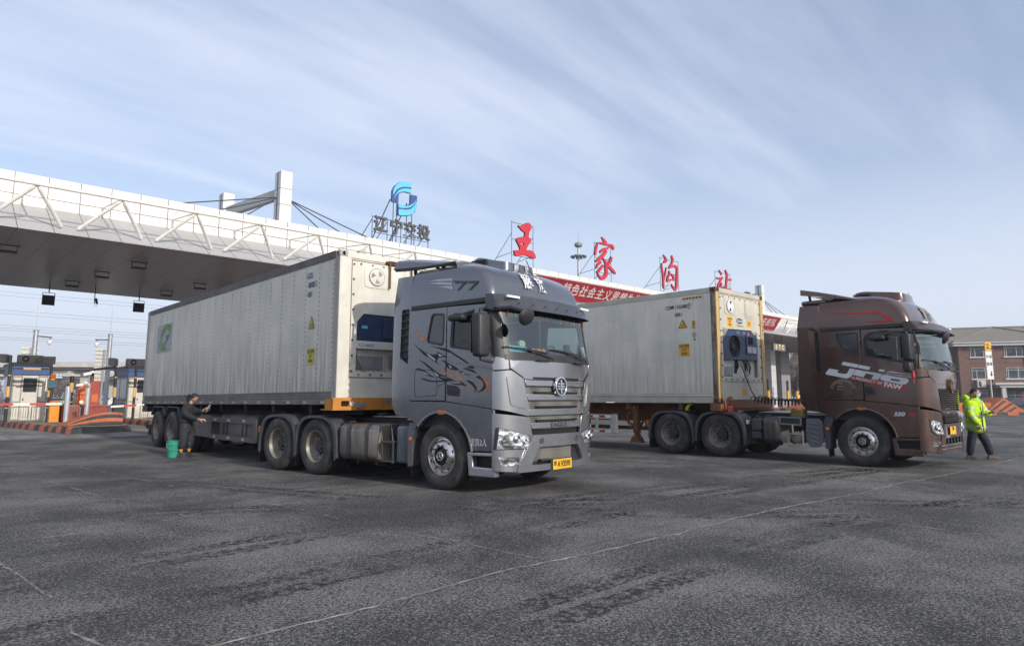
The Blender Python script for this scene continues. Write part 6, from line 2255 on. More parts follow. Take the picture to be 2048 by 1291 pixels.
LOGO = [[(23.44, 14.97), (23.01, 14.97), (22.55, 14.82), (22.21, 14.52), (22.05, 14.18), (22.03, 13.48), (22.5, 13.48), (22.52, 14.03), (22.68, 14.19), (23.02, 14.29), (23.44, 14.28)], [(23.41, 14.95), (23.01, 14.95), (22.55, 14.79), (22.24, 14.5), (22.1, 14.2), (22.1, 13.89), (22.3, 14.24), (22.61, 14.48), (23.02, 14.62), (23.41, 14.67)], [(23.42, 14.54), (23.02, 14.52), (22.67, 14.39), (22.39, 14.16), (22.15, 13.68), (22.34, 13.97), (22.56, 14.16), (22.96, 14.3), (23.41, 14.29)], [(23.41, 14.21), (23.9, 14.22), (23.9, 13.56), (23.76, 13.12), (23.47, 12.86), (23.01, 12.73), (22.49, 12.68), (22.46, 13.42), (22.99, 13.4), (23.28, 13.46), (23.4, 13.66)], [(22.54, 13.4), (22.99, 13.37), (23.31, 13.46), (23.63, 13.68), (23.85, 13.98), (23.63, 13.56), (23.34, 13.35), (22.99, 13.23), (22.54, 13.19)], [(22.55, 13.08), (23.0, 13.12), (23.4, 13.26), (23.69, 13.52), (23.86, 13.86), (23.86, 13.55), (23.71, 13.14), (23.46, 12.9), (23.0, 12.76), (22.56, 12.71)]]

SV = 34.5
chm = lambda u, z, d: (u, SV - d, z)
def sign_frame(parent, u0, u1, z1, zc=None):
    b = MB()
    for u in (u0, u1):
        b.rod((u, SV + .16, 10.9), (u, SV + .16, z1), .02, 6)
        b.rod((u, SV + .16, z1 - .9), (u - .15, SV + 3.0, 10.4), .02, 6)
        b.rod((u, SV + .16, 11.9), (u - .1, SV + 1.7, 11.7), .02, 6)
    for z in (11.7, 12.9, z1 - .1):
        b.rod((u0, SV + .16, z), (u1, SV + .16, z), .02, 6)
    b.build('support_frame', M['steel_dark'], parent)
def red_char(lbl, strokes=None, poly=None, u0=0, u1=0, z1=0, o=None):
    t = thing('sign_character', lbl, 'sign', (0, 0, 0), group='large red characters standing on the canopy')
    b = MB()
    if poly:
        b.shape([smooth_loop(p, 3) for p in poly], .16, chm)
    for k, s in enumerate(strokes or []):
        b.stroke(s, chm, .13, .004 * k)
    bm_ = b
    n0 = len(b.bm.faces)
    ch_ = b.build('character_face', [M['sign_red'], M['sign_red_edge']], t, smooth=0)
    for p in ch_.data.polygons:
        if abs(p.normal.y) < .6:
            p.material_index = 1
    sign_frame(t, u0, u1, z1)
    return t
red_char('red brush character of three bars, leftmost and nearest of the four', poly=WANG, u0=32.5, u1=34.7, z1=14.25)
red_char('red brush character with a roof stroke and many tails, beside the mast', strokes=JIA, u0=41.85, u1=44.0, z1=14.2)
red_char('red brush character with a tall hooked right side, above the cream container', strokes=GOU, u0=51.2, u1=54.2, z1=14.3)
red_char('red brush character cut off by the cream container roof, farthest of the four', strokes=ZHAN, u0=60.9, u1=63.9, z1=14.3)
t = thing('company_emblem', 'blue interlocked ring emblem raised on posts over the grey characters', 'sign')
b = MB()
for k, mm in ((0, 'logo_dark'), (3, 'logo_dark')):
    b.shape([LOGO[k]], .16, chm)
b.build('emblem_body', M['logo_dark'], t, smooth=0)
b = MB()
for k in (1, 2, 4, 5):
    b.shape([smooth_loop(LOGO[k], 2)], .02, lambda u, z, d: (u, SV - .17 - d, z))
b.build('emblem_bands', M['logo_light'], t, smooth=0)
b = MB()
for u in (22.3, 22.55, 23.3, 23.7):
    b.rod((u, SV + .1, 10.9), (u, SV + .1, 13.6 if u < 23.5 else 14.2), .03, 6)
for u in (22.1, 23.35):
    b.rod((u, SV + .15, 13.7), (u - .3, SV + 2.6, 10.4), .035, 6)
b.build('support_frame', M['steel_dark'], t)
t = thing('sign_lettering', 'row of four dark grey block characters below the blue emblem', 'sign')
for k, (ch, u, z) in enumerate((('辽', 21.33, 11.86), ('宁', 22.45, 11.86), ('交', 23.47, 11.86), ('投', 24.52, 11.86))):
    text_mesh(ch, 1.02, .14, lambda x, zz, d, u=u, z=z: (u + x, SV - d, z + zz), 'character_face', M['sign_grey'], t, bold=.028, sx=.95)
b = MB()
for u in (20.83, 21.9, 22.9, 23.9, 25.0):
    b.rod((u, SV + .1, 10.9), (u, SV + .1, 12.4), .025, 6)
    b.rod((u, SV + .12, 12.2), (u - .3, SV + 1.8, 10.5), .025, 6)
for z in (11.4, 12.35):
    b.rod((20.83, SV + .1, z), (25.0, SV + .1, z), .018, 6)
b.build('support_frame', M['steel_dark'], t)
# banner tied between the chord and the skirt
bnm = lambda off: (lambda u, tt, d: (u, 32.25 - 1.05 * tt - .77 * (off + d), 8.47 + 1.26 * tt - .64 * (off + d)))
t = thing('slogan_banner', 'long red slogan banner with white characters tied along the canopy truss', 'banner')
b = MB()
b.shape([[(31.5, .02), (68.1, .02), (67.75, .99), (31.5, .99)]], .01, bnm(.09), cu=[33, 36, 39, 42, 45, 48, 51, 54, 57, 60, 63, 66])
b.build('banner_cloth', M['banner_red'], t, smooth=0)
b = MB()
b.shape([[(31.4, .985), (67.8, .985), (67.8, 1.045), (31.4, 1.045)]], .02, bnm(.085))
b.build('banner_hem', M['banner_white'], t, smooth=0)
for k, ch in enumerate('特色社会主义思想为指'):
    text_mesh(ch, .98, .006, lambda x, zz, d, k=k: bnm(.104)(34.98 + .925 * k + x, .53 + zz / 1.64, d), 'lettering', M['banner_white'], t, bold=.012, sx=.88)
for ch, u in (('在', 64.8), ('前', 65.73), ('列', 66.65), ('。', 67.45)):
    text_mesh(ch, .98, .006, lambda x, zz, d, u=u: bnm(.104)(u + x, .52 + zz / 1.64, d), 'lettering', M['banner_white'], t, bold=.012, sx=.88)
# ETC lane sign
t = thing('lane_sign', 'dark lane sign reading ETC in gold letters, hung under the canopy', 'sign')
b = MB()
b.box(69.3, 72.2, 32.9, 33.15, 6.45, 7.25, bev=.02)
sgn_ = b.build('sign_box', mat('sign_box_grey', (.10, .105, .10), .5, var=.15), t)
b = MB()
b.shape([[(69.4, 6.55), (72.1, 6.55), (72.1, 7.15), (69.4, 7.15)]], .004, lambda u, z, d: (u, 32.899 - d, z))
b.build('sign_face', mat('sign_face_grey', (.16, .165, .155), .5, var=.15), sgn_)
for ch, u in (('E', 69.95), ('T', 70.75), ('C', 71.55)):
    text_mesh(ch, .66, .02, lambda x, z, d, u=u: (u + x, 32.89 - d, 6.85 + z), 'lettering', mat('gold_lamp_letters', (.78, .60, .28), .5, emit=(.78, .60, .28), es=.25) if ch == 'E' else bpy.data.materials['gold_lamp_letters'], sgn_, bold=.02)
b = MB()
for u in (69.9, 71.6):
    b.rod((u, 33.02, 7.25), (u, 33.02, 8.02), .03, 6)
b.rod((69.9, 33.02, 7.55), (71.6, 33.02, 7.55), .03, 6)
b.build('hanger', M['steel_dark'], t)

# ------------------------------------------------------------------ lamps and gear under the soffit
fl = thing('floodlight', 'small soffit floodlight nearest the left frame edge', 'floodlight', (3.5, 35.8, 8.02), group='floodlights under the canopy')
b = MB()
b.box(-.30, .30, -.17, .17, -.36, -.26, bev=.02)
b.build('lamp_body', M['steel_dark'], fl)
b = MB()
b.box(-.24, .24, -.12, .12, -.368, -.361)
b.build('lamp_glass', M['grey_unit'], fl)
b = MB()
for s_ in (-1, 1):
    b.bar((s_ * .31, 0, -.3), (s_ * .31, 0, -.02), .03, .03)
b.box(-.4, .4, -.02, .02, -.03, 0)
b.build('bracket', M['steel_dark'], fl)
for (u, v, lb) in ((8.67, 36.0, 'soffit floodlight nearest the truss, seen above the grey container\'s rear'), (7.95, 40.1, 'soffit floodlight in the middle row, left of its pair'), (7.40, 44.5, 'soffit floodlight in the back row, nearest the black lane box'),
                   (13.0, 40.4, 'soffit floodlight in the middle row, just left of the container roof'), (12.4, 44.6, 'soffit floodlight in the back row, just left of the container roof')):
    dup(fl, (u, v, 8.02), label=lb)
def lane_box(u, lbl):
    t = thing('lane_signal', lbl, 'lane signal', (u, 45.6, 8.02), group='black lane signals hung from the canopy')
    b = MB()
    b.box(-.30, .30, -.08, .08, -1.36, -.80, bev=.01)
    b.build('signal_box', M['ink'], t)
    b = MB()
    b.bar((-.29, 0, -.82), (-.29, 0, -.66), .03, .03)
    b.bar((.29, 0, -.82), (.29, 0, -.66), .03, .03)
    b.bar((-.3, 0, -.66), (.3, 0, -.66), .03, .03)
    b.rod((0, 0, -.66), (0, 0, 0), .03, 6)
    b.build('hanger', M['steel_dark'], t)
    return t
lane_box(6.5, 'black hanging lane signal box, left of the pair below the canopy')
lane_box(11.15, 'black hanging lane signal box next to the grey container\'s roof corner')
t = thing('ceiling_camera', 'tiny dark camera on a rod between the two black lane signals', 'camera', (8.75, 45.5, 8.02))
b = MB()
b.rod((0, 0, 0), (0, 0, -1.05), .025, 6)
b.build('hanger', M['steel_dark'], t)
b = MB()
b.rod((.05, -.12, -.80), (.16, .16, -1.02), .07, 8)
b.tube([(0, 0, -1.0), (.02, 0, -1.2), (.14, 0, -1.2), (.16, 0, -1.05)], .012, 5)
b.build('camera_body', M['steel_dark'], t)

# ------------------------------------------------------------------ toll islands
M['kerb_o'] = mat('kerb_orange', (.44, .12, .045), .7, var=.2, dirt=.4, dcol=(.2, .1, .07))
M['kerb_k'] = mat('kerb_black', (.04, .04, .043), .7, var=.3, dirt=.5, dcol=(.10, .09, .085))
M['island_top'] = mat('island_concrete', (.30, .24, .19), .85, var=.2, dirt=.5)
def stripe_mat():
    m, t, b = new_mat('black_yellow_bands')
    vec = ncoord(t)
    sp = t.nodes.new('ShaderNodeSeparateXYZ')
    t.links.new(vec, sp.inputs[0])
    f = nmath(t, 'FRACT', nmath(t, 'DIVIDE', nmath(t, 'ADD', sp.outputs['Z'], 0.08), 1.03))
    k = nmath(t, 'GREATER_THAN', f, .5)
    hi = nmath(t, 'LESS_THAN', sp.outputs['Z'], 2.55)
    f = nmath(t, 'MULTIPLY', nmath(t, 'SUBTRACT', 1.0, nmath(t, 'LESS_THAN', f, .5)), hi)
    lo = nmath(t, 'GREATER_THAN', sp.outputs['Z'], .9)
    f = nmath(t, 'MULTIPLY', f, lo)
    t.links.new(nmix(t, f, (.02, .02, .022), (.72, .42, .10)), b.inputs['Base Color'])
    b.inputs['Roughness'].default_value = .45
    return m
M['bands'] = stripe_mat()
M['yellow'] = mat('post_yellow', (.75, .40, .02), .5, var=.1)
def island(u, lbl, ramp=True):
    """u: left edge offset; island drawn for u = 0 as the one at the left of the photograph"""
    t = thing('toll_island', lbl, 'traffic island', (u, 0, 0), group='striped toll islands')
    out = [(4.30, 60), (4.45, 46), (4.53, 42.2), (4.92, 36.8), (5.21, 34.8), (5.33, 32.9), (5.55, 31.25), (6.08, 31.5), (6.96, 31.45), (8.0, 32.4), (8.18, 33.4), (8.2, 36), (8.1, 60)]
    cen = (6.3, 40)
    ins = []
    for x, y in out:
        ins.append((x + (.14 if x < 6 else -.14), y + (.16 if y < 33.2 else 0)))
    kb = MB()
    k = 0
    for i in range(len(out) - 1):
        a, c, ai, ci = out[i], out[i + 1], ins[i], ins[i + 1]
        l = math.hypot(c[0] - a[0], c[1] - a[1])
        n = max(1, int(round(l / .62)))
        for q in range(n):
            L_ = lambda p, r, s: (p[0] + (r[0] - p[0]) * s, p[1] + (r[1] - p[1]) * s)
            p0, p1, q0, q1 = L_(a, c, q / n), L_(a, c, (q + 1) / n), L_(ai, ci, q / n), L_(ai, ci, (q + 1) / n)
            k += 1
            kb.mi = 0 if k % 2 else 1
            if 31.3 < (p0[1] + p1[1]) / 2 < 33 and p0[0] > 6.0:
                kb.mi = 1
            m0, m1 = L_(p0, q0, .35), L_(p1, q1, .35)
            kb.grid([[(p0[0], p0[1], 0), (p1[0], p1[1], 0)], [(m0[0], m0[1], .2), (m1[0], m1[1], .2)], [(q0[0], q0[1], .27), (q1[0], q1[1], .27)]])
    kb.build('kerb', [M['kerb_o'], M['kerb_k']], t, smooth=0)
    b = MB()
    b.shape([ins], 0, lambda x, y, d: (x, y, .27))
    b.build('island_top', M['island_top'], t, smooth=0)
    if ramp:
        # arched crash nose with concentric bands
        def arch(r):
            return [(5.5 + 2.3 * s, .26 + r * (.56 * math.sin(math.pi * min(1, s * .62 + .02)) )) for s in [i / 14 for i in range(15)]]
        bo, bk = MB(), MB()
        rs = [1.0, .82, .56, .30, .08]
        fr = lambda x: 32.15 + (x - 5.5) * .36
        for i in range(4):
            A, B = arch(rs[i]), arch(rs[i + 1])
            bb = bo if i % 2 == 0 else bk
            bb.grid([[(x, fr(x) + .20 * z, z) for x, z in A], [(x, fr(x) + .2 * z, z) for x, z in B]])
        A = arch(1.0)
        bo.grid([[(x, fr(x) + .2 * z, z) for x, z in A], [(x, fr(x) + 1.6, z * .95) for x, z in A]])
        bo.grid([[(7.8, fr(7.8) + .1, .27), (7.8, fr(7.8) + 1.6, .27)], [(A[-1][0], fr(7.8) + .2 * A[-1][1], A[-1][1]), (7.8, fr(7.8) + 1.6, A[-1][1] * .95)]])
        rp = bo.build('crash_nose', M['kerb_o'], t, smooth=30)
        bk.build('nose_band', M['kerb_k'], rp, smooth=30)
    return t
IS = island(0, 'nearest striped toll island with an arched orange and black nose')
for k in (1, 2):
    dup(IS, (5.3 * k, 0, 0), label=('second toll island, half hidden behind the grey container\'s rear wheels', 'striped toll island hidden behind the long grey container')[k - 1])
for k in (5, 8, 10, 13, 14, 15):
    dup(IS, (5.3 * k, 0, 0), label={5: 'toll island glimpsed through the gap under the silver cab\'s rear', 8: 'orange and black toll island glimpsed under the cream container\'s middle', 10: 'orange and black toll island seen between the brown truck\'s drive wheels and container',
                                    13: 'orange and black toll island right of the container front, behind the air coils', 14: 'toll island behind the brown cab', 15: 'toll island farthest behind the brown cab'}[k])
# ------------------------------------------------------------------ toll booths
M['booth_wall'] = mat('booth_cream_panel', (.62, .60, .54), .5, var=.08, dirt=.3, dcol=(.4, .36, .3))
M['booth_trim'] = mat('booth_trim', (.30, .28, .25), .5, var=.15)
M['booth_blue'] = mat('booth_blue_fascia', (.03, .085, .24), .45, var=.15)
M['booth_roof'] = mat('booth_roof_grey', (.20, .20, .19), .6, var=.15)
def booth(u, v, lbl):
    t = thing('toll_booth', lbl, 'toll booth', (u, v, 0), group='toll booths on the islands')
    b = MB()
    b.box(0, 1.55, .02, 3.2, .27, 2.62)
    w_ = b.build('booth_wall', M['booth_wall'], t)
    b = MB()
    for x in (0, .36, 1.10, 1.49):
        b.box(x - .03 + .03, x + .06, -.012, .03, .27, 2.62)
    for z in (.27, 1.18, 2.5):
        b.box(0, .36, -.008, .03, z, z + .06)
        b.box(1.13, 1.55, -.008, .03, z, z + .06)
    b.build('wall_trim', M['booth_trim'], w_)
    b = MB()
    b.box(.42, 1.09, -.02, .03, .42, 2.5, bev=.01)
    d_ = b.build('door', M['booth_wall'], t)
    b = MB()
    b.box(.46, 1.05, -.03, -.019, 1.72, 2.45)
    b.build('door_window', M['darkglass'], d_)
    b = MB()
    b.box(.47, .53, -.05, -.018, 1.28, 1.40, bev=.01)
    b.build('handle', M['chrome'], d_)
    for q in ((-.02, .02, .3, 1.7), (-.02, .02, 1.8, 3.0), (1.53, 1.57, .3, 3.0)):
        b = MB()
        b.box(*q, 1.25, 2.5)
        b.build('service_window', M['darkglass'], t)
    b = MB()
    b.box(-.015, .01, .3, 3.0, .5, 1.15)
    b.build('panel_board', M['booth_trim'], t)
    b = MB()
    b.box(-.06, 1.61, -.08, 3.3, 2.62, 2.80)
    b.box(-.06, 1.61, -.08, 3.3, 2.96, 3.10)
    b.build('fascia_band', M['booth_blue'], t)
    b = MB()
    b.box(-.02, 1.57, -.02, 3.25, 2.80, 2.96)
    b.build('fascia_recess', M['logo_dark'], t)
    b = MB()
    b.box(-.10, 1.65, -.14, 3.35, 3.10, 3.24, bev=.02)
    b.build('roof', M['booth_roof'], t)
    return t
BT = booth(4.92, 43, 'nearest cream toll booth with blue bands, at the left edge of the photo')
dup(BT, (10.28, 43, 0), label='cream toll booth half hidden by the rear of the grey container')
dup(BT, (15.6, 43, 0), label='toll booth behind the grey container\'s rear corner')
dup(BT, (92.6, 43, 0), label='distant blue-banded toll booth right of the cream container front')
dup(BT, (87.3, 43, 0), label='distant toll booth just behind the cream container\'s front post')
M['ac_grey'] = mat('outdoor_unit_grey', (.25, .24, .235), .5, var=.1)
def ac_unit(u, v, z, lbl, side=False, mm=None):
    t = thing('air_conditioner', lbl, 'air conditioner', (u, v, z), group='outdoor air conditioner units on the booth roofs')
    b = MB()
    b.box(-.55, .55, 0, .36, 0, .42, bev=.02)
    b.build('casing', mm or M['ac_grey'], t)
    b = MB()
    b.lathe([(.17, -.012), (.17, -.02), (.06, -.02), (.05, -.03), (0, -.03)], c=(-.22, 0, .21), ax='y', n=24)
    b.build('fan', M['black'], t)
    b = MB()
    b.lathe([(.175, -.004), (.185, -.014), (.175, -.02)], c=(-.22, 0, .21), ax='y', n=24)
    b.lathe([(.05, -.02), (.04, -.035), (0, -.035)], c=(-.22, 0, .21), ax='y', n=12)
    b.build('fan_ring', M['galv'], t)
    return t
A1 = ac_unit(5.62, 43.15, 3.24, 'grey outdoor unit with its fan facing front on the nearest booth roof')
c = dup(A1, (4.75, 43.5, 3.24), label='outdoor unit turned sideways at the left end of the nearest booth roof')
c.rotation_euler = (0, 0, R(70))
dup(A1, (6.3, 43.9, 3.24), label='outdoor unit standing behind, at the right end of the nearest booth roof')
dup(A1, (10.72, 43.15, 3.24), label='outdoor unit with its fan facing front on the half hidden booth roof')
c = dup(A1, (9.75, 43.6, 3.24), label='outdoor unit turned sideways on the half hidden booth roof')
c.rotation_euler = (0, 0, R(70))
dup(A1, (11.6, 43.9, 3.24), label='outdoor unit partly hidden by the grey container on the half hidden booth roof')
t = thing('siren_lamp', 'round pale siren beside the fan on the nearest booth roof', 'siren', (6.0, 42.95, 3.4))
b = MB()
b.lathe([(.12, .05), (.13, -.02), (.10, -.05), (.06, -.06), (0, -.06)], ax='y', n=18)
b.build('siren_horn', M['grey_in'], t)
b = MB()
b.bar((0, .05, -.16), (0, .05, 0), .03, .03)
b.build('bracket', M['steel_dark'], t)
# ------------------------------------------------------------------ guard frames
def guard(u0, v0, u1, v1, lbl, pad=True):
    t = thing('guard_frame', lbl, 'guard frame', (u0, v0, 0), group='black and yellow guard frames round the booths')
    dx, dy = u1 - u0, v1 - v0
    for (x, y) in ((0, 0), (dx, dy)):
        b = MB()
        b.rod((x, y, .25), (x, y, 3.0), .07, 10)
        b.build('post', M['bands'], t)
    b = MB()
    b.tube([(0, 0, 2.9), (0, 0, 3.02), (dx * .06, dy * .06, 3.07), (dx * .94, dy * .94, 3.07), (dx, dy, 3.02), (dx, dy, 2.9)], .07, 8)
    b.build('top_rail', M['ink'], t)
    return t
guard(4.57, 41.2, 6.28, 41.2, 'guard frame standing before the nearest booth door')
guard(9.22, 41.2, 9.0, 45.6, 'guard frame along the lane side of the half hidden booth')
guard(10.18, 41.2, 12.0, 41.2, 'guard frame before the half hidden booth door')
for u, lb in ((5.45, 'yellow foam pad on the rail before the nearest booth'), (10.95, 'yellow foam pad on the rail before the half hidden booth')):
    t = thing('foam_pad', lb, 'pad', (u, 41.2, 3.07 if 0 else 2.86))
    b = MB()
    b.rod((-.36, -.09, 0), (.36, -.09, 0), .065, 10)
    b.build('pad_body', mat('ochre_foam', (.62, .40, .18), .8) if u < 6 else bpy.data.materials['ochre_foam'], t)
    b = MB()
    b.bar((-.75 if u < 6 else -.7, 0, .0), (.8, 0, 0), .05, .05)
    b.build('lower_rail', M['ink'], t)
# toll light and fare display on the right post of the nearest frame
t = thing('fare_display', 'teal fare display box with an orange beacon on top, on the guard post', 'display', (6.34, 41.0, 0))
b = MB()
b.box(-.24, .22, -.12, .12, 1.90, 2.33, bev=.02)
b.build('display_box', mat('teal_display', (.035, .085, .105), .4, var=.2), t)
b = MB()
b.box(-.30, -.24, -.14, .10, 1.88, 2.34)
b.build('display_side', M['booth_wall'], t)
b = MB()
b.lathe([(.10, 2.38), (.10, 2.42), (.12, 2.46), (.115, 2.6), (.07, 2.64), (0, 2.65)], ax='z', n=16)
b.build('beacon', mat('orange_beacon', (.55, .10, .015), .35, var=.2), t)
b = MB()
b.lathe([(.10, 2.33), (.10, 2.40), (.0, 2.40)], ax='z', n=14)
b.build('beacon_base', M['yellow'], t)
b = MB()
b.rod((0, 0, .27), (0, 0, 1.9), .06, 8)
b.build('display_post', M['steel_dark'], t)
# ------------------------------------------------------------------ barriers
M['barrier_orange'] = mat('barrier_orange', (.75, .27, .01), .45, var=.06)
M['arm_white'] = mat('arm_white', (.78, .77, .73), .5)
M['arm_red'] = mat('arm_red', (.50, .05, .045), .5)
def barrier(u, v, dirn, ln, lbl, tilt=0.0, z0=1.13):
    t = thing('boom_barrier', lbl, 'barrier', (u, v, 0), group='boom barriers at the lane exits')
    b = MB()
    b.box(-.20, .20, -.18, .18, .27, 1.24, bev=.02)
    b.build('cabinet', M['barrier_orange'], t)
    b = MB()
    b.box(-.22, .22, -.2, .2, 1.24, 1.28, bev=.01)
    b.build('cabinet_lid', M['kerb_o'], t)
    b1, b2 = MB(), MB()
    n = int(ln / .62)
    for k in range(n):
        x0, x1 = dirn * (k * .62 - .25), dirn * ((k + 1) * .62 - .25)
        (b1 if k % 2 == 0 else b2).bar((x0, -.24, z0 + tilt * abs(x0)), (x1, -.24, z0 + tilt * abs(x1)), .05, .10)
    a = b1.build('boom_arm', M['arm_white'], t)
    b2.build('arm_band', M['arm_red'], a)
    return t
barrier(6.06, 38.2, -1, 3.9, 'orange boom barrier beside the nearest booth, arm reaching out of frame')
barrier(11.9, 41.3, -1, 3.2, 'boom barrier with red and white arm ending behind the grey container', -.06, 1.12)
# ------------------------------------------------------------------ railings
M['rail'] = mat('dull_railing', (.24, .225, .20), .5, .4, var=.15)
def railing(u0, u1, v, lbl, h=1.0):
    t = thing('railing', lbl, 'railing', (u0, v, .27), group='low steel railings on the islands')
    L_ = u1 - u0
    b = MB()
    b.rod((0, 0, h - .27), (L_, 0, h - .27), .022, 6)
    b.rod((0, 0, .10), (L_, 0, .10), .016, 6)
    for x in (0, L_):
        b.rod((x, 0, 0), (x, 0, h - .27), .024, 6)
    b.build('rail_frame', M['rail'], t)
    b = MB()
    n = max(3, int(L_ / .09))
    for k in range(1, n):
        b.rod((L_ * k / n, 0, .1), (L_ * k / n, 0, h - .27), .009, 5)
    b.build('rail_bars', M['rail'], t, smooth=0)
    return t
railing(4.5, 5.18, 39, 'short steel railing left of the orange barrier, first panel')
railing(5.3, 5.82, 39, 'short steel railing right next to the orange barrier')
railing(10.35, 12.4, 40.5, 'steel railing behind the rear end of the grey container')
railing(6.2, 6.62, 35.5, 'stub of railing between the two silver bollards')
# ------------------------------------------------------------------ posts and machines on the island
def bollard(u, v, h, r, lbl):
    t = thing('bollard', lbl, 'bollard', (u, v, .27), group='silver bollards on the toll island')
    b = MB()
    b.lathe([(r, 0), (r, h - .27 - .02), (r - .02, h - .27), (0, h - .27)], ax='z', n=20)
    b.build('post', mat('bright_steel_tube', (.66, .67, .69), .3, .7, var=.08) if 'bright_steel_tube' not in bpy.data.materials else bpy.data.materials['bright_steel_tube'], t)
    return t
bollard(5.85, 34, 1.92, .10, 'thick silver bollard right of the orange barrier')
bollard(6.97, 36, 2.10, .10, 'silver bollard carrying two white cameras')
t = thing('surveillance_camera', 'white camera on top of the taller silver bollard', 'camera', (6.97, 36, 2.1))
b = MB()
b.rod((0, 0, 0), (0, 0, .32), .035, 8)
b.tube([(.06, 0, .05), (.14, 0, .15), (.12, 0, .32)], .012, 5)
b.build('bracket', M['galv'], t)
b = MB()
b.bar((-.26, -.06, .38), (.06, .02, .46), .13, .12)
b.lathe([(0, -.06), (.09, -.04), (.1, .04), (0, .08)], c=(.12, 0, .5), ax='z', n=12)
b.build('camera_body', M['white'], t)
t = thing('surveillance_camera', 'white camera with red collar lower on the silver bollard', 'camera', (6.85, 35.9, 1.9))
b = MB()
b.lathe([(0, -.05), (.09, -.03), (.1, .03), (.03, .09), (0, .1)], c=(-.02, 0, .18), ax='z', n=12)
b.bar((-.40, -.05, .08), (-.12, 0, .14), .11, .10)
b.build('camera_body', M['white'], t)
b = MB()
b.rod((.12, 0, .04), (-.1, 0, .06), .06, 8)
b.build('bracket', M['kerb_o'], t)
t = thing('spot_lamp', 'small cream spot lamp halfway up the camera bollard', 'lamp', (6.70, 35.85, 1.15))
b = MB()
b.lathe([(0, .05), (.05, .03), (.085, -.03), (.08, -.06), (0, -.065)], c=(0, 0, .08), ax='y', n=16)
b.build('lamp_head', mat('cream_lamp', (.74, .70, .52), .4), t)
b = MB()
b.tube([(0, 0, 0), (.03, 0, -.15), (.14, 0, -.18), (.2, 0, -.1)], .014, 6)
b.rod((0, .02, -.06), (.2, .04, -.06), .02, 6)
b.build('bracket', M['steel_dark'], t)
t = thing('height_post', 'tall black and yellow post behind the thick silver bollard', 'post', (7.70, 44, .27))
b = MB()
b.rod((0, 0, 0), (0, 0, 2.35), .11, 10)
b.build('post', M['bands'], t)
def cabinet(nm, u, v, w_, d_, z0, z1, m, lbl, cat, bev=.04):
    t = thing(nm, lbl, cat, (u, v, 0))
    b = MB()
    b.box(-w_ / 2, w_ / 2, -d_ / 2, d_ / 2, z0, z1, bev=bev)
    b.build('casing', m, t)
    return t
M['mach_red'] = mat('machine_red', (.33, .045, .02), .5, var=.12)
M['mach_orange'] = mat('machine_orange', (.58, .13, .03), .5, var=.1)
t = cabinet('card_machine', 8.2, 41, .45, .6, .27, 2.3, M['mach_red'], 'tall red card machine behind the camera bollard', 'machine', .03)
b = MB()
b.box(-.16, .16, -.315, -.30, 1.2, 1.6, bev=.01)
b.build('machine_panel', M['mach_orange'], t)
t = cabinet('sand_drum', 7.1, 38, .4, .4, .27, 1.96, M['mach_orange'], 'rounded orange drum left of the tall red machine', 'drum', .1)
b = MB()
b.box(-.22, .22, -.22, .22, 1.55, 1.6, bev=.01)
b.build('drum_band', M['mach_red'], t)
t = thing('crash_wall', 'low dark red wall across the island behind the bollards', 'wall', (7.1, 37.2, 0))
b = MB()
b.box(-.75, .95, -.15, 2.6, .27, 1.02, bev=.03)
b.build('wall_block', mat('wall_dark_red', (.26, .05, .04), .7, var=.2, dirt=.4), t)
b = MB()
b.box(-.78, .98, -.19, 2.62, 1.02, 1.08, bev=.01)
b.build('wall_cap', M['kerb_o'], t)
b = MB()
b.bar((.80, -.17, .30), (.86, -.17, .78), .05, .02)
b.build('reflector', M['mach_orange'], t)
t = thing('crash_wall', 'pinkish red wall end right next to the orange barrier', 'wall', (6.45, 38.4, 0))
b = MB()
b.box(-.1, .3, -.2, .5, .27, 1.0, bev=.03)
b.build('wall_block', mat('wall_faded_red', (.40, .08, .08), .7, var=.2), t)
# slim posts among the right-hand lanes
for u, z1, lb in ((74.0, 3.55, 'black and yellow post beside the container front, left of three'), (78.95, 3.45, 'black and yellow post before the grey column, middle of three'), (81.45, 3.35, 'black and yellow post before the grey column, right of three')):
    t = thing('lane_post', lb, 'post', (u, 36, 0), group='black and yellow posts in the right-hand lanes')
    b = MB()
    b.rod((0, 0, 0), (0, 0, z1), .13, 10)
    b.build('post', M['ink'], t)
    b = MB()
    b.rod((0, 0, 1.15), (0, 0, 2.25), .17, 10)
    b.build('post_sleeve', M['yellow'], t)
t = thing('lane_cabinet', 'pale square cabinet before the columns right of the container', 'cabinet', (92.0, 44, 0))
b = MB()
b.box(-1.1, 1.1, -.4, .4, .3, 3.5, bev=.03)
b.build('casing', M['booth_wall'], t)
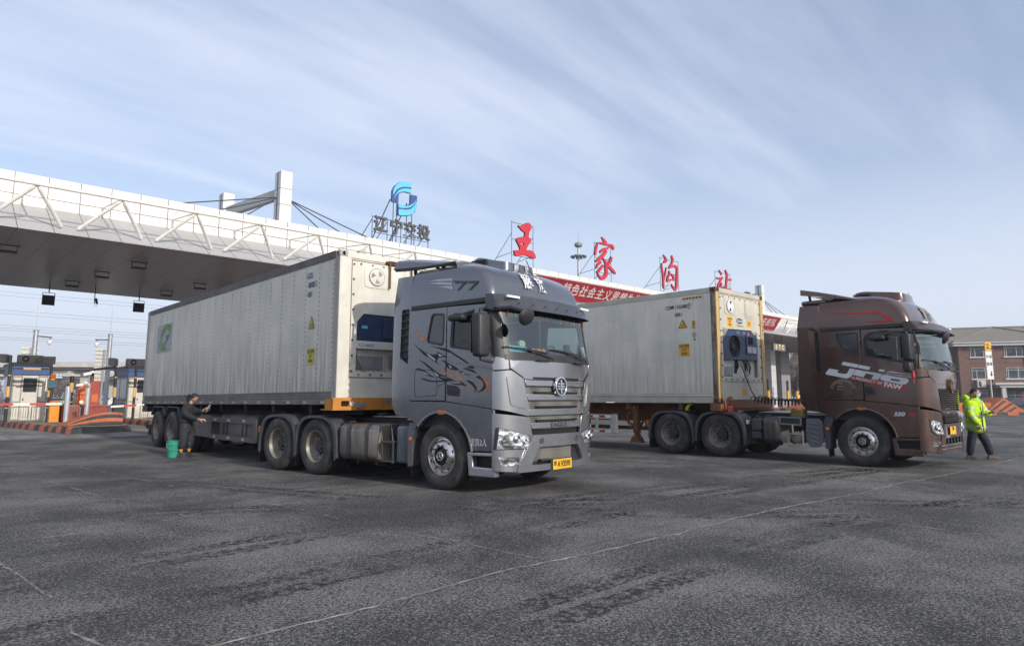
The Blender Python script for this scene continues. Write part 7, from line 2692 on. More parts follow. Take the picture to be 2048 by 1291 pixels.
# ------------------------------------------------------------------ tall lane signs
def lane_sign(u, v, rz, z0, z1, top, l1, l2, lbl, w_=.6, wob=0.0):
    t = thing('sign_pole', lbl, 'sign', (u, v, 0), rz, group='white and yellow lane signs on poles')
    b = MB()
    b.rod((0, .06, 0), (0, .06, z0 + .4), .07, 10)
    b.build('pole', M['galv'], t)
    b = MB()
    b.box(-w_ / 2, w_ / 2, -.04, .04, z0, z1 - .82, bev=.01)
    p = b.build('sign_panel', M['white'], t)
    b = MB()
    b.box(-w_ / 2, w_ / 2, -.042, .042, z1 - .80, z1, bev=.01)
    h = b.build('sign_head', M['yellow'], t)
    text_mesh(top, .62, .004, lambda x, z, d: (x - .06, -.043 - d, z1 - .42 + z), 'lettering', M['ink'], h, bold=.012)
    text_mesh('m', .22, .004, lambda x, z, d: (x + .2, -.043 - d, z1 - .58 + z), 'lettering', M['ink'], h, bold=.006)
    text_mesh(l1, .30, .004, lambda x, z, d: (x, -.041 - d, z1 - 1.30 + z), 'lettering', M['sign_grey'], p, bold=.006, sx=.85)
    text_mesh(l2, .30, .004, lambda x, z, d: (x, -.041 - d, z1 - 1.95 + z), 'lettering', M['ink'], p, bold=.012, sx=.85)
    b = MB()
    b.shape([[(-.04, .35), (.06, .35), (.06, .10), (.14, .10), (.03, -.1), (-.14, .10), (-.04, .10)]], .003, lambda x, z, d: (.06 + x + z * .1, -.041 - d, z0 + .35 + z))
    b.build('arrow', M['ink'], p)
    return t
lane_sign(75.95, 33, -.55, 2.9, 6.3, '5', '车道', '货车', 'white lane sign with a yellow head numbered 5, next to the brown cab\'s rear')
lane_sign(69.85, 13.95, -.75, 3.0, 6.25, '2', '车道', '货车', 'white lane sign with a yellow head numbered 2, before the brick building', .56)

# ------------------------------------------------------------------ camera masts, gantry backs, high mast
def lat(a, d, z=0.0):
    """point a metres to the right and d metres ahead of the photographer"""
    return (a * .729 + d * .684, -a * .684 + d * .729, z)
def dome_mast(u, v, side, lbl):
    t = thing('camera_mast', lbl, 'camera mast', (u, v, 0), group='dome camera masts behind the booths')
    b = MB()
    b.rod((0, 0, 0), (0, 0, 6.5), .20, 10, .16)
    b.rod((0, 0, 6.5), (0, 0, 9.0), .03, 6, .012)
    b.lathe([(.19, 6.45), (.19, 6.55), (.0, 6.6)], ax='z', n=12)
    b.build('mast', M['galv'], t)
    b = MB()
    b.rod((0, 0, 6.1), (side * 1.05, 0, 6.05), .05, 6)
    b.rod((side * .92, 0, 6.05), (side * .92, 0, 5.85), .03, 6)
    b.build('bracket', M['steel_dark'], t)
    b = MB()
    b.lathe([(0, 5.88), (.13, 5.84), (.16, 5.70), (.15, 5.60), (.10, 5.50), (0, 5.46)], c=(side * .92, 0, 0), ax='z', n=16)
    b.build('dome_camera', M['white'], t)
    return t
dome_mast(8.25, 62, 1, 'grey camera mast with its dome arm pointing right, behind the nearest booth')
dome_mast(13.25, 62, -1, 'grey camera mast with its dome arm pointing left, beside the ribbed sign back')
def guide_sign(u0, u1, v, z0, z1, lbl):
    t = thing('guide_sign', lbl, 'road sign', (0, v, 0), group='ribbed backs of road signs')
    b = MB()
    b.box(u0, u1, 0, .05, z0, z1)
    b.build('panel', mat('sign_back_alu', (.46, .46, .43), .5, .3, var=.12) if 'sign_back_alu' not in bpy.data.materials else bpy.data.materials['sign_back_alu'], t)
    b = MB()
    n = int((z1 - z0) / .36)
    for k in range(1, n + 1):
        b.box(u0 + .03, u1 - .03, -.05, 0, z0 + k * (z1 - z0) / (n + .5) - .04, z0 + k * (z1 - z0) / (n + .5))
    b.build('stiffeners', M['rail'], t)
    b = MB()
    b.rod(((u0 + u1) / 2 + .1, -.08, 0), ((u0 + u1) / 2 + .1, -.08, z1 - .05), .09, 8)
    b.build('post', M['galv'], t)
    return t
guide_sign(8.95, 10.3, 75, 5.0, 6.05, 'small ribbed sign back above the nearest booth roof')
guide_sign(13.85, 15.1, 70, 2.9, 5.85, 'tall ribbed sign back between the two booths')
t = thing('high_mast_light', 'far high mast light with a ring of lamps, between the red characters', 'light mast', (103.5, 90, 0))
b = MB()
b.rod((0, 0, 0), (0, 0, 33), .45, 12, .25)
b.rod((0, 0, 33), (0, 0, 36.5), .06, 6, .03)
b.build('mast', M['galv'], t)
b = MB()
b.lathe([(.3, 32.6), (.6, 32.6), (.85, 32.9), (.85, 33.3), (.4, 33.6), (0, 33.7)], ax='z', n=18)
b.lathe([(.3, 30.6), (1.0, 30.6), (1.0, 30.8), (.3, 30.9)], ax='z', n=18)
b.build('lamp_ring', M['grey_unit'], t)
for k in range(10):
    a = 2 * math.pi * k / 10
    b = MB()
    b.box(-.22, .22, -.2, .2, 30.35, 30.7, M=Matrix.Rotation(a, 4, 'Z') @ Matrix.Translation((0, 1.45, 0)))
    b.bar((.9 * math.sin(-a), .9 * math.cos(a), 30.7), (1.45 * math.sin(-a), 1.45 * math.cos(a), 30.6), .1, .1)
    b.build('lamp', M['steel_dark'], t)
# ------------------------------------------------------------------ overpass and what stands under it
M['concrete'] = mat('pale_concrete', (.52, .49, .44), .8, var=.12, vs=.4, dirt=.3, dcol=(.32, .29, .26))
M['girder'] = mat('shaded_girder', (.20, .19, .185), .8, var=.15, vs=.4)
def viaduct(d, z0, zb, zt, a0, a1, piers, lbl):
    t = thing('overpass', lbl, 'bridge', lat(0, d), -.7536, group='motorway overpasses far behind the toll booths')
    b = MB()
    b.box(a0, a1, 0, 10, zb, zt)
    b.build('parapet', M['concrete'], t)
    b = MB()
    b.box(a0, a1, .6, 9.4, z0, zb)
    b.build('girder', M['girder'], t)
    for a in piers:
        b = MB()
        b.box(a - .9, a + .9, 3.8, 6.2, 0, z0)
        b.box(a - 2.2, a + 2.2, 3.5, 6.5, z0 - 1.0, z0)
        b.build('pier', M['concrete'], t)
    return t
viaduct(160, 8.2, 8.7, 9.95, -150, 300, (-128, -104.5, -80), 'nearer concrete overpass crossing behind the booths')
viaduct(200, 7.0, 7.7, 8.75, -200, 330, (-150, -122, -96), 'farther and lower concrete overpass')
t = thing('direction_sign', 'blue and white direction sign under the far overpass', 'road sign', lat(-108.5, 158), -.7536)
b = MB()
b.box(0, 2.6, 0, .1, 5.9, 7.0)
p = b.build('panel', mat('sign_blue', (.04, .10, .30), .5), t)
b = MB()
for k in range(3):
    for q in range(2):
        b.box(.15 + k * .85, .85 + k * .85, -.02, 0, 6.05 + q * .5, 6.40 + q * .5)
b.build('panel_print', M['white'], p)
b = MB()
b.box(-1.5, -.4, 0, .1, 5.9, 7.0)
b.build('panel', M['white'], t)
b = MB()
b.rod((0, .2, 0), (0, .2, 6), .12, 8)
b.build('post', M['galv'], t)
def small_car(loc, rz, m, lbl, grp='parked cars in the distance'):
    t = thing('parked_car', lbl, 'car', loc, rz, group=grp)
    prof = [(-2.2, .35), (-2.25, .75), (-1.9, .92), (-1.1, 1.0), (-.55, 1.42), (.75, 1.45), (1.55, 1.02), (2.15, .95), (2.25, .6), (2.2, .35)]
    b = MB()
    b.shape([prof], 1.7, lambda x, z, d: (x, -.85 + d, z))
    b.build('body', m, t, bevel=.08, seg=3)
    b = MB()
    b.shape([[(-1.0, 1.0), (-.52, 1.36), (.70, 1.39), (1.38, 1.03)]], 1.72, lambda x, z, d: (x, -.86 + d, z))
    b.build('window', M['darkglass'], t)
    b = MB()
    b.box(2.16, 2.27, -.75, -.45, .66, .82, bev=.03)
    b.box(2.16, 2.27, .45, .75, .66, .82, bev=.03)
    b.build('headlight', M['lamp'], t)
    for x in (-1.35, 1.4):
        for y in (-.86, .86):
            b = MB()
            b.lathe([(0, -.1), (.2, -.1), (.3, -.08), (.32, 0), (.3, .08), (0, .1)], c=(x, y, .32), ax='y', n=18)
            b.build('wheel', M['rubber'], t)
    return t
M['car_green'] = mat('taxi_pale_green', (.22, .36, .31), .35, var=.1, coat=.5)
M['car_dark'] = mat('car_dark_paint', (.03, .033, .04), .25, coat=.6)
M['car_white'] = mat('car_white_paint', (.70, .70, .70), .3, coat=.5)
PC = small_car(lat(-73.5, 108), .3, M['car_green'], 'pale green car far off, right of the teal display box')
small_car(lat(-71.5, 118), .2, M['car_green'], 'pale green car parked right behind the other green one')
small_car(lat(-58.5, 100), .4, M['car_white'], 'white car between the orange drum and the camera bollard')
small_car(lat(-52.0, 112), .2, M['car_green'], 'pale green car seen between the two camera masts')
# far bare trees (winter)
M['bark'] = mat('winter_bark', (.13, .105, .085), .9, var=.3)
M['twigs'] = mat('winter_twigs', (.19, .145, .115), .9, var=.4, vs=1.5)
def bare_tree(loc, h, seed, lbl, grp, dense=1500):
    t = thing('bare_tree', lbl, 'tree', loc, group=grp)
    rnd = random.Random(seed)
    b = MB()
    b.tube([(0, 0, 0), (.1, .05, h * .3), (-.05, .1, h * .62), (.05, 0, h * .95)], [h * .022, h * .017, h * .010, h * .003], 7)
    limbs = []
    for k in range(9):
        z = h * (.25 + .07 * k)
        a = rnd.random() * 6.28
        r = h * (.34 - .025 * k) * (.8 + .4 * rnd.random())
        e = (r * math.cos(a), r * math.sin(a), z + h * (.16 + .1 * rnd.random()))
        b.tube([(0, 0, z), (e[0] * .5, e[1] * .5, (z + e[2]) / 2 + .1), e], [h * .009, h * .006, h * .002], 5)
        limbs.append(((0, 0, z), e))
    b.build('trunk', M['bark'], t)
    b = MB()
    for k in range(dense):
        s_, e = limbs[rnd.randrange(len(limbs))]
        q = .3 + rnd.random() * .8
        p = Vector(s_).lerp(Vector(e), q) + Vector((rnd.gauss(0, h * .06), rnd.gauss(0, h * .06), rnd.gauss(h * .02, h * .06)))
        d = Vector((rnd.gauss(0, 1), rnd.gauss(0, 1), rnd.random() * 1.6)).normalized() * h * (.05 + .07 * rnd.random())
        n_ = d.orthogonal().normalized() * h * .0075
        b.f([b.v(p - n_), b.v(p + n_), b.v(p + d + n_ * .3), b.v(p + d - n_ * .3)])
    b.build('crown', M['twigs'], t, smooth=0, recalc=False)
    return t
trs = [bare_tree(lat(-110, 240), 9, k, 'leafless tree in the far row behind the overpass', 'bare trees behind the overpass') for k in (1,)]
T0 = trs[0]
rnd_ = random.Random(3)
for k in range(1, 46):
    c = dup(T0, lat(-192 + k * 3.1 + rnd_.uniform(-1, 1), 225 + rnd_.uniform(-10, 25)), rz=rnd_.random() * 6)
    s_ = .75 + rnd_.random() * .5
    c.scale = (s_, s_, s_)
T1 = bare_tree(lat(40, 150), 9, 5, 'leafless tree in the row behind the toll columns', 'bare trees behind the right-hand columns', 2200)
for k in range(16):
    c = dup(T1, lat(40 + k * 2.6 + rnd_.uniform(-.8, .8), 125 + rnd_.uniform(-6, 10)), rz=rnd_.random() * 6)
    s_ = .8 + rnd_.random() * .4
    c.scale = (s_, s_, s_)
# the wood beyond the motorway reads as one brown-grey mass
def wood(a0, a1, d0, d1, h, n, seed):
    rnd = random.Random(seed)
    b = MB()
    for k in range(n):
        a, d = rnd.uniform(a0, a1), rnd.uniform(d0, d1)
        x, y, _ = lat(a, d)
        hh = h * (.55 + .45 * rnd.random()) * (.8 + .2 * math.sin(a * .31) + .12 * math.sin(a * 1.1))
        z = rnd.random() ** .8 * hh
        q = Vector((rnd.gauss(0, .5), rnd.gauss(0, .5), 1 + rnd.random())) * (.5 + rnd.random() * .7)
        w_ = Vector((.729, -.684, 0)) * (.05 + rnd.random() * .09)
        p = Vector((x, y, z))
        b.f([b.v(p - w_), b.v(p + w_), b.v(p + q + w_ * .3), b.v(p + q - w_ * .3)])
    return tag(b.build('woodland', M['twigs'], smooth=0, recalc=False), kind='stuff')
wood(-230, -60, 215, 262, 8.0, 9000, 21)
wood(30, 140, 135, 165, 7.0, 5000, 22)
# power lines
M['wire'] = mat('power_cable', (.16, .165, .18), .6)
for grp, (za, zb_) in enumerate(((20.6, 17.9), (19.9, 17.3), (17.2, 15.0), (16.6, 14.4), (14.5, 12.7), (14.0, 12.3), (13.6, 11.8), (12.3, 10.9), (11.9, 10.5))):
    b = MB()
    pts = []
    for k in range(13):
        a = -112 + k * 16
        z = za + (zb_ - za) * (a + 93) / 30.0
        pts.append(Vector(lat(a, 120 + a * .0, max(z, 2))))
    pts = [p for p in pts if p.z > 2.1]
    b.tube(pts[:6], .022, 5)
    tag(b.build('power_line', M['wire']), 'thin power line strung across the sky under the canopy', 'power line', 'power lines far behind the toll plaza')

# ------------------------------------------------------------------ brick office building on the right
def brick_mat():
    m, t, b = new_mat('red_brown_brick')
    vec = ncoord(t)
    sp = t.nodes.new('ShaderNodeSeparateXYZ')
    t.links.new(vec, sp.inputs[0])
    cb_ = t.nodes.new('ShaderNodeCombineXYZ')
    t.links.new(nmath(t, 'ADD', sp.outputs['X'], sp.outputs['Y']), cb_.inputs[0])
    t.links.new(sp.outputs['Z'], cb_.inputs[1])
    br = t.nodes.new('ShaderNodeTexBrick')
    br.inputs['Scale'].default_value = 1.0
    br.inputs['Brick Width'].default_value = .26
    br.inputs['Row Height'].default_value = .085
    br.inputs['Mortar Size'].default_value = .008
    br.inputs['Color1'].default_value = (.20, .10, .075, 1)
    br.inputs['Color2'].default_value = (.145, .072, .058, 1)
    br.inputs['Mortar'].default_value = (.17, .14, .125, 1)
    t.links.new(cb_.outputs[0], br.inputs['Vector'])
    f = nramp(t, nnoise(t, vec, .8, 6, .65), .35, .7, .0, .45)
    t.links.new(nmix(t, f, br.outputs['Color'], (.24, .145, .11)), b.inputs['Base Color'])
    b.inputs['Roughness'].default_value = .9
    return m
M['brick'] = brick_mat()
def tile_mat():
    m, t, b = new_mat('grey_brown_roof_tiles')
    vec = ncoord(t)
    sp = t.nodes.new('ShaderNodeSeparateXYZ')
    t.links.new(vec, sp.inputs[0])
    f = nmath(t, 'ABSOLUTE', nmath(t, 'SUBTRACT', nmath(t, 'FRACT', nmath(t, 'MULTIPLY', sp.outputs['X'], 2.6)), .5))
    g = nramp(t, nnoise(t, vec, 1.5, 6, .7), .3, .7)
    c = nmix(t, g, (.17, .15, .125), (.27, .24, .20))
    c = nmix(t, nramp(t, f, .28, .5, 0, .7), c, (.07, .06, .055))
    t.links.new(c, b.inputs['Base Color'])
    b.inputs['Roughness'].default_value = .85
    return m
M['tiles'] = tile_mat()
M['trim_white'] = mat('grey_white_trim', (.56, .55, .53), .6, var=.08, dirt=.25, dcol=(.36, .34, .32))
M['pane'] = mat('office_window_glass', (.05, .058, .068), .12, var=.6, vs=.6)
ob = thing('office_building', 'three storey red brick office building with a tiled hip roof', 'building', (120.6, 26.4, 0), math.atan2(-.879, .476))
# local x runs right along the front, local y runs back
EZ = 9.75
b = MB()
b.box(-1.6, 34, 0, 12, -.3, EZ - .55)
b.box(-14, -1.6, 1.6, 12, -.3, EZ - .55)
b.build('wall', M['brick'], ob, smooth=0)
b = MB()
for x in (-1.6, 2.6, 6.9, 11.2, 15.5):
    b.box(x, x + .5, -.16, 0, -.3, EZ - .55)
b.box(-1.6, 34, -.05, 0, 3.30, 3.42)
b.box(-1.6, 34, -.05, 0, 6.60, 6.72)
b.build('pilaster', M['brick'], ob, smooth=0)
b = MB()
b.box(-2.3, 34.6, -.75, 12.6, EZ - .55, EZ - .15)
b.box(-14.6, -2.3, .9, 12.6, EZ - .55, EZ - .15)
b.box(-2.5, 34.8, -.95, 12.8, EZ - .15, EZ + .05)
b.box(-14.8, -2.5, .7, 12.8, EZ - .15, EZ + .05)
b.build('eaves', M['trim_white'], ob, bevel=.02)
b = MB()
rz_ = 12.5
b.grid([[(-14.8, .7, EZ + .05), (34.8, -.95, EZ + .05)], [(-9, 6.4, rz_), (29, 6.4, rz_)]])
b.grid([[(-14.8, 12.8, EZ + .05), (34.8, 12.8, EZ + .05)], [(-9, 6.4, rz_), (29, 6.4, rz_)]])
b.grid([[(-14.8, .7, EZ + .05), (-14.8, 12.8, EZ + .05)], [(-9, 6.4, rz_), (-9, 6.4, rz_ - .001)]])
b.grid([[(34.8, -.95, EZ + .05), (34.8, 12.8, EZ + .05)], [(29, 6.4, rz_), (29, 6.4, rz_ - .001)]])
# front hip
b.grid([[(-2.5, -.97, EZ + .06), (-2.49, -.97, EZ + .06)], [(4.6, 4.6, rz_ + .06), (4.61, 4.6, rz_ + .06)]])
rf = b.build('roof', M['tiles'], ob, smooth=0)
b = MB()
for a, c in (((-2.5, -.95, EZ + .12), (5.2, 6.3, rz_ + .1)), ((5.2, 6.3, rz_ + .12), (12.5, -.95, EZ + .12)), ((-9, 6.4, rz_ + .05), (29, 6.4, rz_ + .05))):
    b.bar(a, c, .35, .22)
b.build('ridge_tiles', M['tiles'], rf)
b = MB()
b.f([b.v((-2.4, -.93, EZ + .08)), b.v((12.4, -.93, EZ + .08)), b.v((5.2, 6.3, rz_ + .12))])
b.build('front_hip', M['tiles'], rf, smooth=0)
def window(x0, x1, z0, z1, y=0.0, mull=(.36,), trans=.24):
    b = MB()
    b.box(x0, x1, y - .02, y + .06, z0, z1)
    p = b.build('window', M['pane'], ob)
    b = MB()
    t_ = .055
    b.box(x0, x0 + t_, y - .06, y, z0, z1)
    b.box(x1 - t_, x1, y - .06, y, z0, z1)
    b.box(x0 + t_, x1 - t_, y - .06, y, z0, z0 + t_)
    b.box(x0 + t_, x1 - t_, y - .06, y, z1 - t_, z1)
    zt = z1 - (z1 - z0) * trans
    b.box(x0 + t_, x1 - t_, y - .06, y, zt - .03, zt + .03)
    for q in mull:
        xm = x0 + (x1 - x0) * q
        b.box(xm - .035, xm + .035, y - .058, y, z0 + t_, zt - .03)
        if len(mull) > 1:
            b.box(xm - .03, xm + .03, y - .058, y, zt + .03, z1 - t_)
    b.build('frame', M['trim_white'], p)
    b = MB()
    b.box(x0 - .18, x1 + .18, y - .16, y, z0 - .14, z0)
    b.build('sill', M['trim_white'], p)
for z0 in (7.55, 4.25, .95):
    for x in (0, 8.6, 12.9, 17.2, 21.5, 25.8):
        if z0 < 1 and x in (8.6,):
            pass
        window(x, x + 1.75, z0, z0 + 1.65)
    if z0 > 1:
        window(4.4, 6.75, z0, z0 + 1.65, 0, (.12, .66), .22)
    for x in (-4.6, -8.8, -12.6):
        window(x, x + 1.9, z0, z0 + 1.65, 1.6)
# porch
b = MB()
b.box(2.0, 9.4, -3.0, 0, 3.28, 3.62, bev=.03)
b.box(2.6, 8.8, -2.8, 0, 2.92, 3.28)
pc = b.build('porch', M['trim_white'], ob)
b = MB()
for x in (3.1, 8.2):
    b.box(x - .25, x + .25, -2.7, -2.2, -.3, 2.92)
b.build('porch_column', M['trim_white'], pc)
b = MB()
b.box(4.2, 7.2, -.06, .02, -.1, 2.4)
dr = b.build('door', M['pane'], ob)
b = MB()
for x in (4.2, 5.2, 6.2, 7.15):
    b.box(x, x + .07, -.1, -.05, -.1, 2.4)
b.box(4.2, 7.2, -.1, -.05, 1.75, 1.83)
b.build('frame', M['white'], dr)
b = MB()
b.box(5.9, 6.9, -.14, -.1, .6, 1.6)
b.build('door_notice', M['red_ink'], dr)
b = MB()
b.box(3.1, 3.35, -.12, 0, 1.2, 2.2)
b.build('wall_plaque', M['logo_dark'], ob)
t = ac_unit(0, 0, 0, 'pale twin-fan outdoor unit fixed on the brick wall above the porch', mm=M['booth_wall'])
t.parent = None
p_ = Matrix.Translation((120.6, 26.4, 0)) @ Matrix.Rotation(math.atan2(-.879, .476), 4, 'Z') @ Vector((1.05, -.45, 2.95))
t.location = p_
t.rotation_euler = (0, 0, math.atan2(-.879, .476))
t.scale = (1.0, 1.0, 2.6)
t['group'] = 'air conditioner on the office wall'
t = thing('wall_lamp', 'small lamp on the brick wall at mid height, right of the sign pole', 'lamp', Matrix.Translation((120.6, 26.4, 0)) @ Matrix.Rotation(math.atan2(-.879, .476), 4, 'Z') @ Vector((8.0, -.16, 5.4)), math.atan2(-.879, .476))
b = MB()
b.box(-.2, .2, -.12, .14, -.12, .1, bev=.03)
b.build('lamp_body', M['booth_wall'], t)
small_car(lat(64.5, 92), -.5, M['car_dark'], 'dark car parked before the office porch, nearest the hi-vis man')
small_car(lat(69.0, 93), -.4, M['car_dark'], 'dark car parked under the office porch, right of the sign pole')
small_car(lat(77.5, 86), -.8, M['car_dark'], 'dark green car cut by the right photo edge', 'parked cars in the distance')
# striped island end beside the sign
t = thing('traffic_island', 'orange island with a slanted black-striped ramp, before the brick building', 'traffic island', lat(39.6, 56), -.7536)
ro = [(0, .27), (1.15, 1.43), (2.35, .36), (2.35, .25), (0, .25)]
b = MB()
b.shape([[(-.2, .25), (.2, .62), (1.30, 1.45), (2.9, .38), (2.9, .25)]], 2.2, lambda a, z, d: (a, d, z))
rp = b.build('crash_nose', M['kerb_o'], t, smooth=0)
b = MB()
for k in range(3):
    z_ = .36 + k * .0
    p0 = (-.05 + k * .75, .27)
    ln_ = (1.25, .95) if k == 0 else ((1.05, .74) if k == 1 else (.62, .42))
    b.shape([[p0, (p0[0] + .32, .27), (p0[0] + .32 + ln_[0], .27 + ln_[1] - .05), (p0[0] + .1 + ln_[0], .27 + ln_[1])]], .004, lambda a, z, d: (a, -.004 - d, z))
b.build('nose_band', M['kerb_k'], rp, smooth=0)
b = MB()
b.box(-6.5, .35, .15, 1.9, .25, 1.02, bev=.03)
b.build('island_wall', M['kerb_o'], t)
b = MB()
for k in range(16):
    x0 = -7.0 + k * .92
    b.mi = k % 2
    b.box(x0, x0 + .92, -.35, 2.6, 0, .25)
b.build('kerb', [M['kerb_k'], M['kerb_o']], t, smooth=0)

# ------------------------------------------------------------------ people
M['skin'] = mat('skin', (.46, .255, .165), .55, var=.10, vs=12)
M['hair'] = mat('black_hair', (.014, .012, .012), .55, var=.3, vs=30)
M['brow'] = mat('dark_brow', (.02, .016, .014), .7)
M['lip'] = mat('lips', (.36, .13, .11), .5)
M['eye'] = mat('eye_dark', (.02, .018, .016), .2)
def cloth_mat(name, col, spk=None, bump=.5):
    m, t, b = new_mat(name)
    vec = ncoord(t)
    f = nramp(t, nnoise(t, vec, 9, 5, .6, .4), .3, .7)
    c = nmix(t, f, tuple(x * .7 for x in col), tuple(min(1, x * 1.25) for x in col))
    if spk:
        c = nmix(t, nramp(t, nnoise(t, vec, 26, 3, .6), .64, .70), c, spk)
    t.links.new(c, b.inputs['Base Color'])
    b.inputs['Roughness'].default_value = .85
    nbump(t, b, nnoise(t, vec, 11, 4, .6, 1.2), bump, .03)
    return m
def skin_mesh(name, nodes, edges, m, parent, sub=2, root=0):
    """nodes: (x, y, z, rx[, ry]) grown into one continuous limb surface"""
    me = bpy.data.meshes.new(name)
    me.from_pydata([n[:3] for n in nodes], edges, [])
    o = bpy.data.objects.new(name, me)
    COL.objects.link(o)
    md = o.modifiers.new('skin', 'SKIN')
    md.use_smooth_shade = True
    sv = me.skin_vertices[0].data
    for i, n in enumerate(nodes):
        sv[i].radius = (n[3], n[4] if len(n) > 4 else n[3])
        sv[i].use_root = (i == root)
    s = o.modifiers.new('sub', 'SUBSURF')
    s.levels = s.render_levels = sub
    ev = o.evaluated_get(bpy.context.evaluated_depsgraph_get())
    out = bpy.data.meshes.new_from_object(ev)
    bpy.data.objects.remove(o)
    out.materials.clear()
    out.materials.append(m)
    out.polygons.foreach_set('use_smooth', [True] * len(out.polygons))
    out.name = name
    ob = bpy.data.objects.new(name, out)
    COL.objects.link(ob)
    ob.parent = parent
    return ob
def head_bm(b, c, s, yaw, pitch, mi=0):
    """head with brow, nose, cheeks, chin and ears; faces +X before rotation; s = head height"""
    Mx = Matrix.Translation(c) @ Matrix.Rotation(yaw, 4, 'Z') @ Matrix.Rotation(pitch, 4, 'Y')
    n, mrg = 20, 16
    rows = []
    for i in range(mrg + 1):
        ph = math.pi * i / mrg
        row = []
        for k in range(n):
            th = 2 * math.pi * k / n
            x, y, z = math.sin(ph) * math.cos(th), math.sin(ph) * math.sin(th), math.cos(ph)
            fx = .44 * s * x + (.02 * s)
            fy = .36 * s * y
            fz = .5 * s * z
            if z < -.1:                       # jaw narrows, chin forward
                k_ = min(1, (-z - .1) / .9)
                fy *= 1 - .32 * k_
                fx = fx * (1 - .22 * k_) + (.07 * s * k_ if x > 0 else .05 * s * k_)
            front = max(0, x) ** 6
            fx += .115 * s * max(0, 1 - ((z + .12) / .20) ** 2) * max(0, 1 - (y / .20) ** 2) * (1 if x > 0 else 0)      # nose
            fx -= .035 * s * max(0, 1 - ((z - .06) / .10) ** 2) * max(0, 1 - ((abs(y) - .36) / .18) ** 2) * (1 if x > 0 else 0)  # eye sockets
            fx += .022 * s * max(0, 1 - ((z - .2) / .09) ** 2) * front
            fx += .02 * s * max(0, 1 - ((z + .52) / .10) ** 2) * front                                                 # lips
            row.append(Mx @ Vector((fx, fy, fz)))
        rows.append(row)
    b.mi = mi
    b.grid(rows, closed=True)
    return Mx
def hair_rows(Mx, s, front, side, back):
    """cap of hair that hugs the skull: hairline angle set at the brow, over the ears and at the nape"""
    rows = []
    for i in range(10):
        row = []
        for k in range(24):
            t_ = 2 * math.pi * k / 24
            c_ = math.cos(t_)
            lim = side + (front - side) * max(0, c_) ** 1.5 + (back - side) * max(0, -c_) ** 1.2
            ph = math.pi * lim * i / 9
            gr = 1.06 if i < 8 else (1.04 if i == 8 else .99)
            row.append(Mx @ Vector(((.44 * math.sin(ph) * c_ + .02) * s * gr, .365 * math.sin(ph) * math.sin(t_) * s * gr, .5 * math.cos(ph) * s * (gr + .01))))
        rows.append(row)
    return rows
def hand(b, wrist, d, up, side, size=.17, curl=.5):
    """palm, four fingers of unequal length and a thumb leaving the side of the palm"""
    d, up = Vector(d).normalized(), Vector(up)
    up = (up - d * up.dot(d)).normalized()
    sd = d.cross(up) * side
    w = Vector(wrist)
    ctr = w + d * size * .25
    R_ = Matrix((d, sd, up)).transposed().to_4x4()
    n0 = len(b.bm.verts)
    b.box(-size * .27, size * .27, -size * .22, size * .22, -size * .09, size * .09, bev=size * .07, seg=2, M=Matrix.Translation(ctr) @ R_)
    for k, ln in enumerate((.43, .49, .46, .36)):
        o = w + d * size * .50 + sd * size * (.165 - .11 * k)
        p = [o - d * size * .05]
        a = 0
        q = o
        for j, part in enumerate((.42, .32, .26)):
            a += curl * (.35 + .35 * j)
            q = q + (d * math.cos(a) - up * math.sin(a)) * size * ln * part
            p.append(q)
        b.tube(p, [size * .055, size * .05, size * .045, size * .036], 6)
    o = w + d * size * .12 + sd * size * .18
    b.tube([o, o + d * size * .14 + sd * size * .14 - up * size * .03, o + d * size * .30 + sd * size * .17 - up * size * .10 * (1 + curl), o + d * size * .40 + sd * size * .13 - up * size * .16 * (1 + curl)],
           [size * .075, size * .07, size * .055, size * .045], 6)
def shell(nodes, k, add=0.0):
    return [(x, y, z, r * k + add) for (x, y, z, r) in nodes]
def shoe(b, p, yaw, ln=.27, wd=.10, h=.10):
    prof = [(-.09, .0, .8), (-.08, .05, .85), (-.06, h, .75), (.02, h, .75), (.07, h * .7, .95), (ln * .5, h * .55, 1.0), (ln * .66, h * .3, .8), (ln * .68, .0, .7)]
    Mx = Matrix.Translation(p) @ Matrix.Rotation(yaw, 4, 'Z')
    top = [(x, z, w_) for x, z, w_ in prof]
    rows = []
    for x, z, w_ in top:
        rows.append([Mx @ Vector((x, s_ * wd * .5 * w_ * q, max(.0, z * zz))) for s_, q, zz in ((-1, .9, 0), (-1, 1, .3), (-1, .75, .85), (0, 0, 1), (1, .75, .85), (1, 1, .3), (1, .9, 0))])
    b.grid(rows)
    b.grid([[r[0] for r in rows], [r[-1] for r in rows]])

# ---- the woman washing the trailer side: local X is her facing direction (to the right of the photograph)
wm = thing('person', 'woman with ponytail in dark jacket and trousers, reaching toward the trailer\'s tool locker', 'person', (5.495, 17.474, 0), -.7536)
body = [(0.02, 0, .86, .105), (.01, 0, 1.0, .10), (.03, 0, 1.15, .105), (.06, 0, 1.24, .075), (.10, 0, 1.30, .046), (.13, 0, 1.37, .05),   # 0-5
        (.05, -.15, 1.21, .058), (.13, -.22, 1.03, .046), (.33, -.18, .92, .034), (.40, -.16, .905, .026),                            # 6-9 near arm
        (.05, .15, 1.21, .058), (.16, .20, 1.08, .046), (.32, .14, 1.10, .034), (.38, .12, 1.13, .026),                             # 10-13 far arm
        (.0, -.09, .80, .085), (.02, -.10, .48, .058), (-.03, -.10, .10, .036),                                                     # 14-16 near leg
        (.04, .09, .80, .085), (.09, .10, .48, .058), (.06, .11, .10, .036)]
E_ = [(0, 1), (1, 2), (2, 3), (3, 4), (4, 5), (2, 6), (6, 7), (7, 8), (8, 9), (2, 10), (10, 11), (11, 12), (12, 13), (0, 14), (14, 15), (15, 16), (0, 17), (17, 18), (18, 19)]
